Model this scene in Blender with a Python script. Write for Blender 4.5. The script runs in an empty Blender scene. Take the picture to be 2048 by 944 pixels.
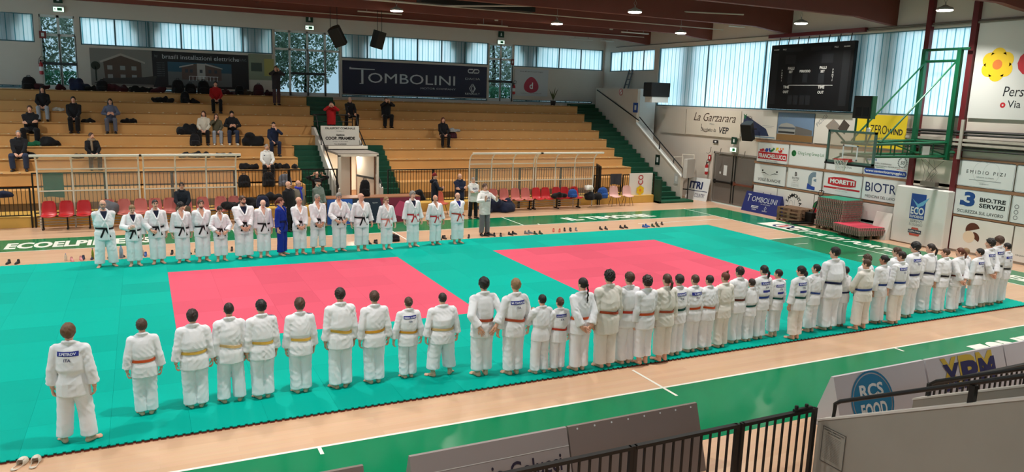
import bpy, math, random
import numpy as np
from mathutils import Vector, Matrix
sc = bpy.context.scene
COL = sc.collection
R = math.radians

# ---------------------------------------------------------------- camera
CAM_POS = (-7.5846, -9.5466, 4.6931)
YAW, PITCH, ROLL, FPX = 0.458065, 0.183099, 0.0311558, 1505.627
cam_d = bpy.data.cameras.new('camera'); cam = bpy.data.objects.new('camera', cam_d); COL.objects.link(cam)
_f = Vector((math.sin(YAW)*math.cos(PITCH), math.cos(YAW)*math.cos(PITCH), -math.sin(PITCH)))
_r = Vector((math.cos(YAW), -math.sin(YAW), 0)); _u = _r.cross(_f)
_r2 = _r*math.cos(ROLL)+_u*math.sin(ROLL); _u2 = -_r*math.sin(ROLL)+_u*math.cos(ROLL)
cam.matrix_world = Matrix(((_r2.x,_u2.x,-_f.x,CAM_POS[0]),(_r2.y,_u2.y,-_f.y,CAM_POS[1]),(_r2.z,_u2.z,-_f.z,CAM_POS[2]),(0,0,0,1)))
cam_d.sensor_width = 36; cam_d.lens = FPX/2048*36; cam_d.clip_start = .05; cam_d.clip_end = 300
sc.camera = cam
# ---------------------------------------------------------------- view, sky, light levels
sc.view_settings.view_transform = 'Standard'; sc.view_settings.look = 'None'
sc.view_settings.gamma = 1; sc.view_settings.use_curve_mapping = False
sc.view_settings.exposure = 0.0
LAMP_W = 172.0            # each high-bay lamp
LAMP_SPREAD = R(126)
SKY_STRENGTH = 3.6
w = bpy.data.worlds.new('sky'); sc.world = w; w.use_nodes = True
_bg = w.node_tree.nodes['Background']; _bg.inputs[0].default_value = (.86, .95, 1.0, 1); _bg.inputs[1].default_value = SKY_STRENGTH
sc.cycles.use_denoising = True
sc.cycles.max_bounces = 8; sc.cycles.diffuse_bounces = 4; sc.cycles.transparent_max_bounces = 16
sc.cycles.sample_clamp_indirect = 6

# ---------------------------------------------------------------- materials
def lin(c):
    if isinstance(c, str): c = tuple(int(c[i:i+2], 16) for i in (0, 2, 4))
    return tuple(((v/255)/12.92 if v <= 10 else ((v/255+.055)/1.055)**2.4) for v in c)
_mats = {}
def M(name, c=(200,200,200), rough=.6, metal=0., spec=.5, var=0., vscale=6., bump=0., bscale=40., emit=0., alpha=1., trans=0., sheen=0.):
    if name in _mats: return _mats[name]
    m = bpy.data.materials.new(name); m.use_nodes = True; _mats[name] = m
    nt = m.node_tree; b = nt.nodes['Principled BSDF']; c = lin(c)
    b.inputs['Base Color'].default_value = (*c, 1); b.inputs['Roughness'].default_value = rough
    b.inputs['Metallic'].default_value = metal; b.inputs['Specular IOR Level'].default_value = spec
    if sheen: b.inputs['Sheen Weight'].default_value = sheen
    if trans: b.inputs['Transmission Weight'].default_value = trans
    if alpha < 1: b.inputs['Alpha'].default_value = alpha
    if emit: b.inputs['Emission Color'].default_value = (*c, 1); b.inputs['Emission Strength'].default_value = emit
    tc = nt.nodes.new('ShaderNodeTexCoord')
    if var:
        n = nt.nodes.new('ShaderNodeTexNoise'); n.inputs['Scale'].default_value = vscale; n.inputs['Detail'].default_value = 4
        nt.links.new(tc.outputs['Object'], n.inputs['Vector'])
        mx = nt.nodes.new('ShaderNodeMix'); mx.data_type = 'RGBA'
        mx.inputs['A'].default_value = (*[v*(1-var) for v in c], 1); mx.inputs['B'].default_value = (*[min(1, v*(1+var)) for v in c], 1)
        nt.links.new(n.outputs['Fac'], mx.inputs['Factor']); nt.links.new(mx.outputs['Result'], b.inputs['Base Color'])
    if bump:
        n2 = nt.nodes.new('ShaderNodeTexNoise'); n2.inputs['Scale'].default_value = bscale; n2.inputs['Detail'].default_value = 3
        nt.links.new(tc.outputs['Object'], n2.inputs['Vector'])
        bp = nt.nodes.new('ShaderNodeBump'); bp.inputs['Strength'].default_value = bump; bp.inputs['Distance'].default_value = .01
        nt.links.new(n2.outputs['Fac'], bp.inputs['Height']); nt.links.new(bp.outputs['Normal'], b.inputs['Normal'])
    return m

# ---------------------------------------------------------------- scene tree helpers
def tag(o, label=None, cat=None, group=None, kind=None):
    if label: o['label'] = label
    if cat: o['category'] = cat
    if group: o['group'] = group
    if kind: o['kind'] = kind
    return o
def thing(name, label, cat, loc=(0,0,0), rz=0., group=None):
    o = bpy.data.objects.new(name, None); COL.objects.link(o); o.empty_display_size = .1
    o.location = loc; o.rotation_euler = (0, 0, rz)
    return tag(o, label, cat, group)
def link_mesh(name, me, parent=None, loc=None):
    o = bpy.data.objects.new(name, me); COL.objects.link(o)
    if parent: o.parent = parent
    if loc: o.location = loc
    return o
def copy_tree(o, parent=None):
    c = o.copy(); COL.objects.link(c)
    if parent: c.parent = parent
    for ch in list(o.children): copy_tree(ch, c)
    return c

class MB:
    """collects polygons for ONE mesh"""
    def __init__(s): s.v = []; s.f = []; s.m = []; s.mats = []; s.mi = 0
    def mat(s, m):
        if m not in s.mats: s.mats.append(m)
        s.mi = s.mats.index(m); return s
    def add(s, vs, fs, T=None):
        b = len(s.v)
        if T is not None: vs = [T @ Vector(q) for q in vs]
        s.v += [tuple(q) for q in vs]; s.f += [tuple(i+b for i in f) for f in fs]; s.m += [s.mi]*len(fs); return s
    def box(s, x0, x1, y0, y1, z0, z1, T=None):
        vs = [(x0,y0,z0),(x1,y0,z0),(x1,y1,z0),(x0,y1,z0),(x0,y0,z1),(x1,y0,z1),(x1,y1,z1),(x0,y1,z1)]
        return s.add(vs, [(3,2,1,0),(4,5,6,7),(0,1,5,4),(1,2,6,5),(2,3,7,6),(3,0,4,7)], T)
    def cbox(s, c, d, T=None): return s.box(c[0]-d[0]/2,c[0]+d[0]/2,c[1]-d[1]/2,c[1]+d[1]/2,c[2]-d[2]/2,c[2]+d[2]/2,T)
    def bbox(s, x0, x1, y0, y1, z0, z1, b=.01, T=None):
        """box with chamfered vertical and top edges"""
        P = [(x0+b,y0),(x1-b,y0),(x1,y0+b),(x1,y1-b),(x1-b,y1),(x0+b,y1),(x0,y1-b),(x0,y0+b)]
        cx, cy = (x0+x1)/2, (y0+y1)/2
        sx, sy = 1-2*b/max(x1-x0,1e-6), 1-2*b/max(y1-y0,1e-6)
        rings = [(z0+b,1),(z1-b,1)]
        vs = [(cx+(p[0]-cx)*sx, cy+(p[1]-cy)*sy, z0) for p in P]
        for z,_ in rings: vs += [(p[0],p[1],z) for p in P]
        vs += [(cx+(p[0]-cx)*sx, cy+(p[1]-cy)*sy, z1) for p in P]
        fs = [tuple(range(7,-1,-1)), tuple(range(24,32))]
        for k in range(3):
            for i in range(8): j = (i+1)%8; fs.append((k*8+i,k*8+j,k*8+8+j,k*8+8+i))
        return s.add(vs, fs, T)
    def prism(s, pts, z0, z1, T=None):
        n = len(pts); vs = [(p[0],p[1],z0) for p in pts]+[(p[0],p[1],z1) for p in pts]
        return s.add(vs, [tuple(range(n-1,-1,-1)), tuple(range(n,2*n))]+[(i,(i+1)%n,n+(i+1)%n,n+i) for i in range(n)], T)
    def tube(s, pts, r, n=8, closed=False, rs=None):
        P = [Vector(p) for p in pts]; N = len(P); rings = []
        ref = Vector((0,0,1))
        for i in range(N):
            if closed: t = P[(i+1)%N]-P[i-1]
            else: t = P[min(i+1,N-1)]-P[max(i-1,0)]
            t.normalize()
            a = t.cross(ref)
            if a.length < .1: a = t.cross(Vector((1,0,0)))
            a.normalize(); b = t.cross(a)
            rr = rs[i] if rs else r
            rings.append([P[i]+a*math.cos(2*math.pi*k/n)*rr+b*math.sin(2*math.pi*k/n)*rr for k in range(n)])
        vs = [q for rg in rings for q in rg]; fs = []
        for i in range(N if closed else N-1):
            j = (i+1)%N
            for k in range(n): fs.append((i*n+k, i*n+(k+1)%n, j*n+(k+1)%n, j*n+k))
        if not closed: fs += [tuple(range(n-1,-1,-1)), tuple((N-1)*n+k for k in range(n))]
        return s.add(vs, fs)
    def lathe(s, prof, n=20, T=None):
        vs = []; fs = []; N = len(prof)
        for (r, z) in prof: vs += [(r*math.cos(2*math.pi*k/n), r*math.sin(2*math.pi*k/n), z) for k in range(n)]
        for i in range(N-1):
            for k in range(n): fs.append((i*n+k, i*n+(k+1)%n, (i+1)*n+(k+1)%n, (i+1)*n+k))
        fs += [tuple(range(n-1,-1,-1)), tuple((N-1)*n+k for k in range(n))]
        return s.add(vs, fs, T)
    def disc(s, r, z=0, n=32, T=None, sy=1.):
        return s.add([(r*math.cos(2*math.pi*k/n), sy*r*math.sin(2*math.pi*k/n), z) for k in range(n)], [tuple(range(n))], T)
    def poly(s, pts, T=None): return s.add(pts, [tuple(range(len(pts)))], T)
    def mesh(s, name, smooth=False):
        me = bpy.data.meshes.new(name); me.from_pydata(s.v, [], s.f)
        for m in s.mats: me.materials.append(m)
        if s.mats: me.polygons.foreach_set('material_index', s.m)
        if smooth: me.polygons.foreach_set('use_smooth', [True]*len(s.f))
        me.validate(); me.update(); return me
    def build(s, name, parent=None, mat=None, smooth=False, bevel=0., **kw):
        if mat and not s.mats: s.mats = [mat]
        o = link_mesh(name, s.mesh(name, smooth), parent)
        if bevel:
            b = o.modifiers.new('b', 'BEVEL'); b.width = bevel; b.segments = 1; b.limit_method = 'ANGLE'
        if smooth:
            e = o.modifiers.new('e', 'EDGE_SPLIT'); e.split_angle = R(40)
        if kw: tag(o, **kw)
        return o
def one(m): b = MB(); b.mat(m); return b
def plane_T(o, x, y):
    """matrix taking local (x right, y up, z out) to the world"""
    x = Vector(x).normalized(); y = Vector(y).normalized(); z = x.cross(y)
    return Matrix(((x.x,y.x,z.x,o[0]),(x.y,y.y,z.y,o[1]),(x.z,y.z,z.z,o[2]),(0,0,0,1)))

# ---------------------------------------------------------------- lettering
_tx = {}
def text_geo(s, bold=0., shear=0., res=3):
    k = (s, bold, shear, res)
    if k not in _tx:
        cu = bpy.data.curves.new('t', 'FONT'); cu.body = s; cu.size = 1; cu.offset = bold; cu.shear = shear; cu.resolution_u = res
        o = bpy.data.objects.new('t', cu); COL.objects.link(o); dg = bpy.context.evaluated_depsgraph_get()
        me = o.evaluated_get(dg).to_mesh(); vs = np.array([v.co[:] for v in me.vertices]).reshape(-1, 3); fs = [tuple(p.vertices) for p in me.polygons]
        o.evaluated_get(dg).to_mesh_clear(); bpy.data.objects.remove(o); bpy.data.curves.remove(cu)
        if len(vs): vs[:, :2] -= vs[:, :2].min(0)
        _tx[k] = (vs, fs)
    return _tx[k]
def put_text(mb, s, x, y, w, h, T=None, bold=0., shear=0., z=0., anchor='l', fit=False, rot=0.):
    """cap-height h at (x, y) bottom left (or 'c' centre); fit=True stretches to w, else shrinks only when wider"""
    vs, fs = text_geo(s, bold, shear); vs = vs.copy()
    if not len(vs): return mb
    ex = vs[:, 0].max(); ey = vs[:, 1].max()
    sy = h/ey; sx = w/ex if (fit or ex*sy > w) else sy
    vs[:, 0] *= sx; vs[:, 1] *= sy; vs[:, 2] = z
    W = ex*sx
    if anchor == 'c': vs[:, 0] -= W/2; vs[:, 1] -= h/2
    elif anchor == 'm': vs[:, 0] -= W/2
    if rot:
        c, q = math.cos(rot), math.sin(rot); vs[:, :2] = vs[:, :2] @ np.array([[c, q], [-q, c]])
    vs[:, 0] += x; vs[:, 1] += y
    return mb.add([tuple(q) for q in vs], fs, T)
# ================================================================ the hall
XW, YF, YN, ZC = 17.0, 28.8, -13.8, 8.6
wallm = M('painted_wall', (210,200,188), .8, var=.05, vscale=1.2)
panelm = M('grey_wall_panel', (186,190,192), .7, var=.03)
ochre = M('ochre_paint', (208,158,98), .55, var=.10, vscale=1.3, spec=.3)
greenp = M('green_paint', (10,84,58), .45, var=.08)
darkgreen = M('dark_green_step', (6,70,48), .5, var=.08)
black = M('black_metal', (22,20,20), .45, spec=.4)
white_metal = M('white_metal', (232,224,208), .4)
woodstrip = M('wood_strip', (150,110,82), .6, var=.1)
redsteel = M('red_steel', (96,22,28), .5)
beamm = M('glulam_beam', (112,56,44), .65, var=.12, vscale=2)
ceilm = M('ceiling_board', (128,112,98), .8, var=.08, vscale=.8)

def wood_floor():
    m = bpy.data.materials.new('parquet'); m.use_nodes = True; nt = m.node_tree; b = nt.nodes['Principled BSDF']
    tc = nt.nodes.new('ShaderNodeTexCoord'); mp = nt.nodes.new('ShaderNodeMapping'); nt.links.new(tc.outputs['Object'], mp.inputs[0])
    br = nt.nodes.new('ShaderNodeTexBrick'); nt.links.new(mp.outputs[0], br.inputs['Vector'])
    br.inputs['Scale'].default_value = 1; br.inputs['Brick Width'].default_value = 1.9; br.inputs['Row Height'].default_value = .13
    br.inputs['Mortar Size'].default_value = .0006; br.inputs['Bias'].default_value = 0
    br.inputs['Color1'].default_value = (*lin((222,182,150)),1); br.inputs['Color2'].default_value = (*lin((216,175,143)),1); br.inputs['Mortar'].default_value = (*lin((202,162,130)),1)
    n = nt.nodes.new('ShaderNodeTexNoise'); n.inputs['Scale'].default_value = 3; n.inputs['Detail'].default_value = 6
    mp2 = nt.nodes.new('ShaderNodeMapping'); mp2.inputs['Scale'].default_value = (.5,6,1); nt.links.new(tc.outputs['Object'], mp2.inputs[0]); nt.links.new(mp2.outputs[0], n.inputs['Vector'])
    mx = nt.nodes.new('ShaderNodeMix'); mx.data_type = 'RGBA'; mx.blend_type = 'MULTIPLY'; mx.inputs['Factor'].default_value = .12
    nt.links.new(br.outputs['Color'], mx.inputs['A']); nt.links.new(n.outputs['Color'], mx.inputs['B']); nt.links.new(mx.outputs['Result'], b.inputs['Base Color'])
    b.inputs['Roughness'].default_value = .26; b.inputs['Specular IOR Level'].default_value = .35
    return m
parquet = wood_floor()
court_green = M('court_green', (0,124,80), .17, spec=.2, var=.05, vscale=1.5)
court_white = M('court_white', (238,236,225), .4)

def rect_grid(mb, xs, ys, z, fn):
    for i in range(len(xs)-1):
        for j in range(len(ys)-1):
            mb.mat(fn((xs[i]+xs[i+1])/2, (ys[j]+ys[j+1])/2))
            mb.poly([(xs[i],ys[j],z),(xs[i+1],ys[j],z),(xs[i+1],ys[j+1],z),(xs[i],ys[j+1],z)])
def floor_mat(x, y):
    ax = abs(x)
    if ax < 15.85 and -1.85 < y < 16.9:
        if not (ax < 14 and 0 < y < 15): return court_green
        if ax > 8.2 and abs(y-7.5) < 2.45: return court_green
    return parquet
f = MB(); rect_grid(f, [-XW,-15.85,-14,-8.2,8.2,14,15.85,XW], [YN,-1.85,0,5.05,9.95,15,16.9,YF], 0, floor_mat)
f.add([(-XW,YN,-.2),(XW,YN,-.2),(XW,YF,-.2),(-XW,YF,-.2)], [(3,2,1,0)])
f.build('floor', kind='structure')
l = one(court_white); Z = .002
def line(x0, x1, y0, y1): l.poly([(x0,y0,Z),(x1,y0,Z),(x1,y1,Z),(x0,y1,Z)])
line(-14.05,14.05,-.05,0); line(-14.05,14.05,15,15.04); line(14,14.05,0,17.0); line(-14.05,-14,0,15)
Z = .0032; line(-.025,.025,-.4,.85); line(-.025,.025,13.1,15.3)
for sx in (-1, 1):
    line(sx*5.675-.025, sx*5.675+.025, -.25, 0); line(sx*5.675-.025, sx*5.675+.025, 15, 15.18); line(sx*5-.025, sx*5+.025, 15, 17)
line(9.5,14,14.08,14.13); line(12.2,14,9.93,9.98); line(8.2,14,5.02,5.07)
line(12.35,13.0,8.95,8.99); line(12.9,13.5,6.8,6.84)
Z = .003; l.build('trim_1', kind='structure')

# ---- walls as one shell per side, with real openings
def wall_with_holes(name, axis, at, span, zspan, holes, m, thick=.25):
    """axis 'x': plane x=at, spans y; holes (a0,a1,z0,z1)"""
    A = sorted({span[0], span[1], *[h[0] for h in holes], *[h[1] for h in holes]}); Zs = sorted({zspan[0], zspan[1], *[h[2] for h in holes], *[h[3] for h in holes]})
    b = one(m)
    for i in range(len(A)-1):
        for j in range(len(Zs)-1):
            ca, cz = (A[i]+A[i+1])/2, (Zs[j]+Zs[j+1])/2
            if any(h[0] < ca < h[1] and h[2] < cz < h[3] for h in holes): continue
            if axis == 'x': b.box(min(at,at+thick), max(at,at+thick), A[i], A[i+1], Zs[j], Zs[j+1])
            else: b.box(A[i], A[i+1], min(at,at+thick), max(at,at+thick), Zs[j], Zs[j+1])
    return b.build(name, kind='structure')
WZ0, WZ1 = 4.46, 7.42
RH = [(23.95,28.2,6.28,7.38),(8.4,23.55,WZ0,WZ1),(6.6,8.4,WZ0,WZ1),(-13.4,3.0,WZ0,WZ1),(15.82,18.7,0,2.42)]
wall_with_holes('wall_right', 'x', XW, (YN,YF), (0,9.2), RH, wallm)
BZ0, BZ1, BZL = 6.33, 7.5, 4.42
BH = [(-17,-11.45,BZ0,BZ1),(-9.75,-1.75,BZ0,BZ1),(1.55,9.55,BZ0,BZ1),(11.1,16.9,BZ0,BZ1),
      (-11.25,-9.95,BZL,BZ1),(-1.68,1.47,BZL,BZ1),(9.6,11.05,BZL,BZ1)]
SL = [(-17,-11.45,BZL,BZL+.12),(-9.75,-1.75,BZL,BZL+.12),(1.55,9.55,BZL,BZL+.12),(11.1,16.3,BZL,BZL+.12)]
wall_with_holes('wall_back', 'y', YF, (-XW,XW), (0,9.2), BH+SL, wallm)
wall_with_holes('wall_left', 'x', -XW, (YN,YF), (0,9.2), [(-13,28,WZ0,WZ1)], wallm, -.25)
wall_with_holes('wall_front', 'y', YN, (-XW,XW), (0,9.2), [(-16,16,BZ0,BZ1)], wallm, -.25)
c = one(ceilm)
for x0, x1, z0, z1 in ((-XW-.25,-4,8.28,8.28),(-4,XW+.25,8.28,8.85)):
    c.add([(x0,YN-.25,z0),(x1,YN-.25,z1),(x1,YF+.25,z1),(x0,YF+.25,z0),(x0,YN-.25,9.4),(x1,YN-.25,9.4),(x1,YF+.25,9.4),(x0,YF+.25,9.4)],
          [(0,1,2,3),(7,6,5,4),(1,0,4,5),(3,2,6,7),(0,3,7,4),(2,1,5,6)])
c.build('ceiling', kind='structure')

# ---- translucent glazing
def glazing():
    m = bpy.data.materials.new('translucent_sheet'); m.use_nodes = True; nt = m.node_tree; nt.nodes.remove(nt.nodes['Principled BSDF']); out = nt.nodes['Material Output']
    tc = nt.nodes.new('ShaderNodeTexCoord'); sp = nt.nodes.new('ShaderNodeSeparateXYZ'); nt.links.new(tc.outputs['Object'], sp.inputs[0])
    def mth(op, a, b=None):
        n = nt.nodes.new('ShaderNodeMath'); n.operation = op
        for i, q in enumerate((a, b)):
            if q is None: continue
            if isinstance(q, (int, float)): n.inputs[i].default_value = q
            else: nt.links.new(q, n.inputs[i])
        return n.outputs[0]
    s = mth('ADD', sp.outputs[0], sp.outputs[1]); fr = mth('FRACT', mth('DIVIDE', s, .31))
    ln = mth('LESS_THAN', fr, .10); ln2 = mth('MULTIPLY', mth('LESS_THAN', mth('FRACT', mth('DIVIDE', s, .155)), .12), .35)
    fac = mth('MAXIMUM', ln, ln2)
    n = nt.nodes.new('ShaderNodeTexNoise'); n.inputs['Scale'].default_value = .7; nt.links.new(tc.outputs['Object'], n.inputs['Vector'])
    c0 = nt.nodes.new('ShaderNodeMix'); c0.data_type = 'RGBA'; c0.inputs['A'].default_value = (.70,.88,.95,1); c0.inputs['B'].default_value = (.92,.97,1,1); nt.links.new(n.outputs['Fac'], c0.inputs['Factor'])
    c1 = nt.nodes.new('ShaderNodeMix'); c1.data_type = 'RGBA'; c1.inputs['B'].default_value = (.16,.46,.54,1); nt.links.new(fac, c1.inputs['Factor']); nt.links.new(c0.outputs['Result'], c1.inputs['A'])
    t = nt.nodes.new('ShaderNodeBsdfTranslucent'); nt.links.new(c1.outputs['Result'], t.inputs[0])
    d = nt.nodes.new('ShaderNodeBsdfDiffuse'); nt.links.new(c1.outputs['Result'], d.inputs[0])
    mx = nt.nodes.new('ShaderNodeMixShader'); mx.inputs[0].default_value = .25; nt.links.new(t.outputs[0], mx.inputs[1]); nt.links.new(d.outputs[0], mx.inputs[2]); nt.links.new(mx.outputs[0], out.inputs[0])
    return m
sheet = glazing()
frame_blue = M('blue_grey_frame', (70,110,120), .4); frame_al = M('aluminium_frame', (214,218,216), .5); frame_dark = M('dark_seal', (36,44,48), .5)
glass = M('window_glass', (96,114,122), .02, trans=1.0); glass.node_tree.nodes['Principled BSDF'].inputs['IOR'].default_value = 1.02
NW = [0]
def window_sheet(axis, at, h, nmull, parent_name=None):
    NW[0] += 1
    root = thing('window_%d' % NW[0], None, None); root['kind'] = 'structure'
    a0, a1, z0, z1 = h; b = one(sheet); e = .05
    B = (lambda b, p0, p1, q0, q1, zz0, zz1: b.box(at+p0, at+p1, q0, q1, zz0, zz1)) if axis == 'x' else (lambda b, p0, p1, q0, q1, zz0, zz1: b.box(q0, q1, at+p0, at+p1, zz0, zz1))
    B(b, .10, .115, a0, a1, z0, z1); b.build('glazing', root)
    fr = one(frame_blue); B(fr, .03, .14, a0, a1, z0, z0+e); B(fr, .03, .14, a0, a1, z1-e*.6, z1); B(fr, .03, .14, a0, a0+.04, z0, z1); B(fr, .03, .14, a1-.04, a1, z0, z1)
    for k in range(1, nmull): q = a0+(a1-a0)*k/nmull; B(fr, .06, .13, q-.03, q+.03, z0, z1)
    fr.build('window_frame', root)
window_sheet('x', XW, RH[0], 4); window_sheet('x', XW, RH[1], 4); window_sheet('x', XW, RH[2], 1); window_sheet('x', XW, RH[3], 4)
for h, n in zip(BH[:4], (4,6,6,4)): window_sheet('y', YF, h, n)
for h in SL: window_sheet('y', YF, h, 6)
window_sheet('x', -XW-.2, (-13,28,WZ0,WZ1), 8); window_sheet('y', YN-.2, (-16,16,BZ0,BZ1), 8)
# glazed doors of the back wall
def glazed_door(n, h, cols, transom, bar):
    root = thing('door_%d' % n, None, None); root['kind'] = 'structure'
    x0, x1, z0, z1 = h; fr = one(frame_al); t = .10; y0, y1 = YF+.04, YF+.12
    xs = [x0+(x1-x0)*c for c in cols]
    fr.box(x0,x1,y0,y1,z0,z0+t*1.6); fr.box(x0,x1,y0,y1,z1-t,z1); fr.box(x0,x1,y0,y1,transom-t/2,transom+t/2)
    for i, x in enumerate(xs): fr.box(x-t/2 if i else x, x+t/2 if i < len(xs)-1 else x, y0,y1,z0,z1)
    fr.build('door_frame', root)
    g = one(glass)
    for i in range(len(xs)-1):
        g.box(xs[i]+.02,xs[i+1]-.02,YF+.075,YF+.083,z0+.03,transom-.02); g.box(xs[i]+.02,xs[i+1]-.02,YF+.075,YF+.083,transom+.02,z1-.03)
    g.build('pane', root)
    for (i, j) in bar:
        b = one(frame_dark); b.box(xs[i]+.02, xs[j]-.02, YF-.06, YF+.04, z0+1.0, z0+1.12); b.build('push_bar', root)
        b = one(frame_dark); b.box(xs[j]-.014, xs[j]+.014, YF+.0, YF+.05, z0, transom); b.build('seal', root)
glazed_door(1, BH[4], (0,.53,1), BZ0+.35, ((0,1),(1,2)))
glazed_door(2, BH[5], (0,.23,.5,.77,1), BZ0+.28, ((1,2),(2,3)))
glazed_door(3, BH[6], (0,.5,1), BZ0+.35, ((0,1),(1,2)))

# ---- roof beams
for i, y in enumerate((24.5,19.6,14.65,9.7,4.75,-.2,-5.15,-10.1)):
    b = one(beamm); w_ = .11
    prof = [(-XW,7.78),(15.0,7.80),(15.9,7.70),(16.9,7.62),(17.0,7.62),(17.0,8.9),(-XW,8.5)]
    b.prism(prof, -w_, w_, Matrix.Translation((0,y,0)) @ Matrix.Rotation(math.pi/2,4,'X'))
    b.build('trim_%d' % (i+2), kind='structure')
purl = one(M('purlin', (98,52,42), .7))
for x in (-15,-11,-7,-3,1,5,9,13): purl.box(x-.06,x+.06,YN,YF,8.16+max(0,x+4)*.027,8.32+max(0,x+4)*.027)
purl.build('trim_11', kind='structure')
b = one(M('dark_opening',(14,12,12),.8)); b.box(1.6,6.2,17.0,17.5,7.9,8.35); b.build('trim_17', kind='structure')  # black box added to stand for a dark opening between the beams
cab = M('cable_tray', (186,176,164), .5)
t = one(cab)
for (y, z) in ((20.6,7.92),(18.2,7.95),(15.8,7.98),(24.3,7.95)): t.tube([(-16,y,z),(16.5,y,z+.03)], .022, 6)
t.tube([(-6.5,17.4,7.95),(2.5,17.2,7.86),(6.8,15.2,8.0),(14,14.2,8.15)], .03, 6)
for x in (6.2,8.9,12.0): t.box(x-.07,x+.07,20.52,20.6,7.83,7.97)
t.build('trim_12', kind='structure')
tr = one(M('pipe_grey', (120,112,104), .5)); tr.tube([(16.93,27.5,7.62),(16.93,5,7.58)], .025, 6); tr.tube([(16.9,14,7.5),(16.9,4,7.52)], .04, 6); tr.build('trim_13', kind='structure')
# steel columns on the right wall
for i, y in enumerate((8.23,6.62)):
    b = one(redsteel); b.box(16.82,17.0,y-.09,y+.09,0,8.6); b.build('trim_%d' % (14+i), kind='structure')
# wooden battens between the boards
b = one(woodstrip)
for z in (3.06,2.12,1.18,.42): b.box(16.93,17.0,3.2 if z > .6 else 8.5,15.95 if z > .6 else 13.9,z,z+.10)
b.build('trim_16', kind='structure')
# outside columns that shade the sheets, and the ground outside
ext = M('outside_concrete', (90,104,96), .9)
b = one(ext)
for y in (21.3,11.2,9.9): b.box(17.42,17.75,y-.45,y+.45,0,7.9)
for x in (-12.5,-7.2,-2.6,2.4,8.0,12.1): b.box(x-.4,x+.4,29.05,29.4,0,7.6); b.box(x-.65,x+.65,29.05,29.4,7.15,7.7)
b.build('wall_outside_piers', kind='structure')
b = one(M('outside_ground', (92,98,78), .9, var=.2)); b.poly([(-60,29.2,4.2),(60,29.2,4.2),(60,70,4.2),(-60,70,4.2)]); b.poly([(17.5,-40,-.3),(60,-40,-.3),(60,29,-.3),(17.5,29,-.3)]); b.build('ground_outside', kind='structure')
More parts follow.
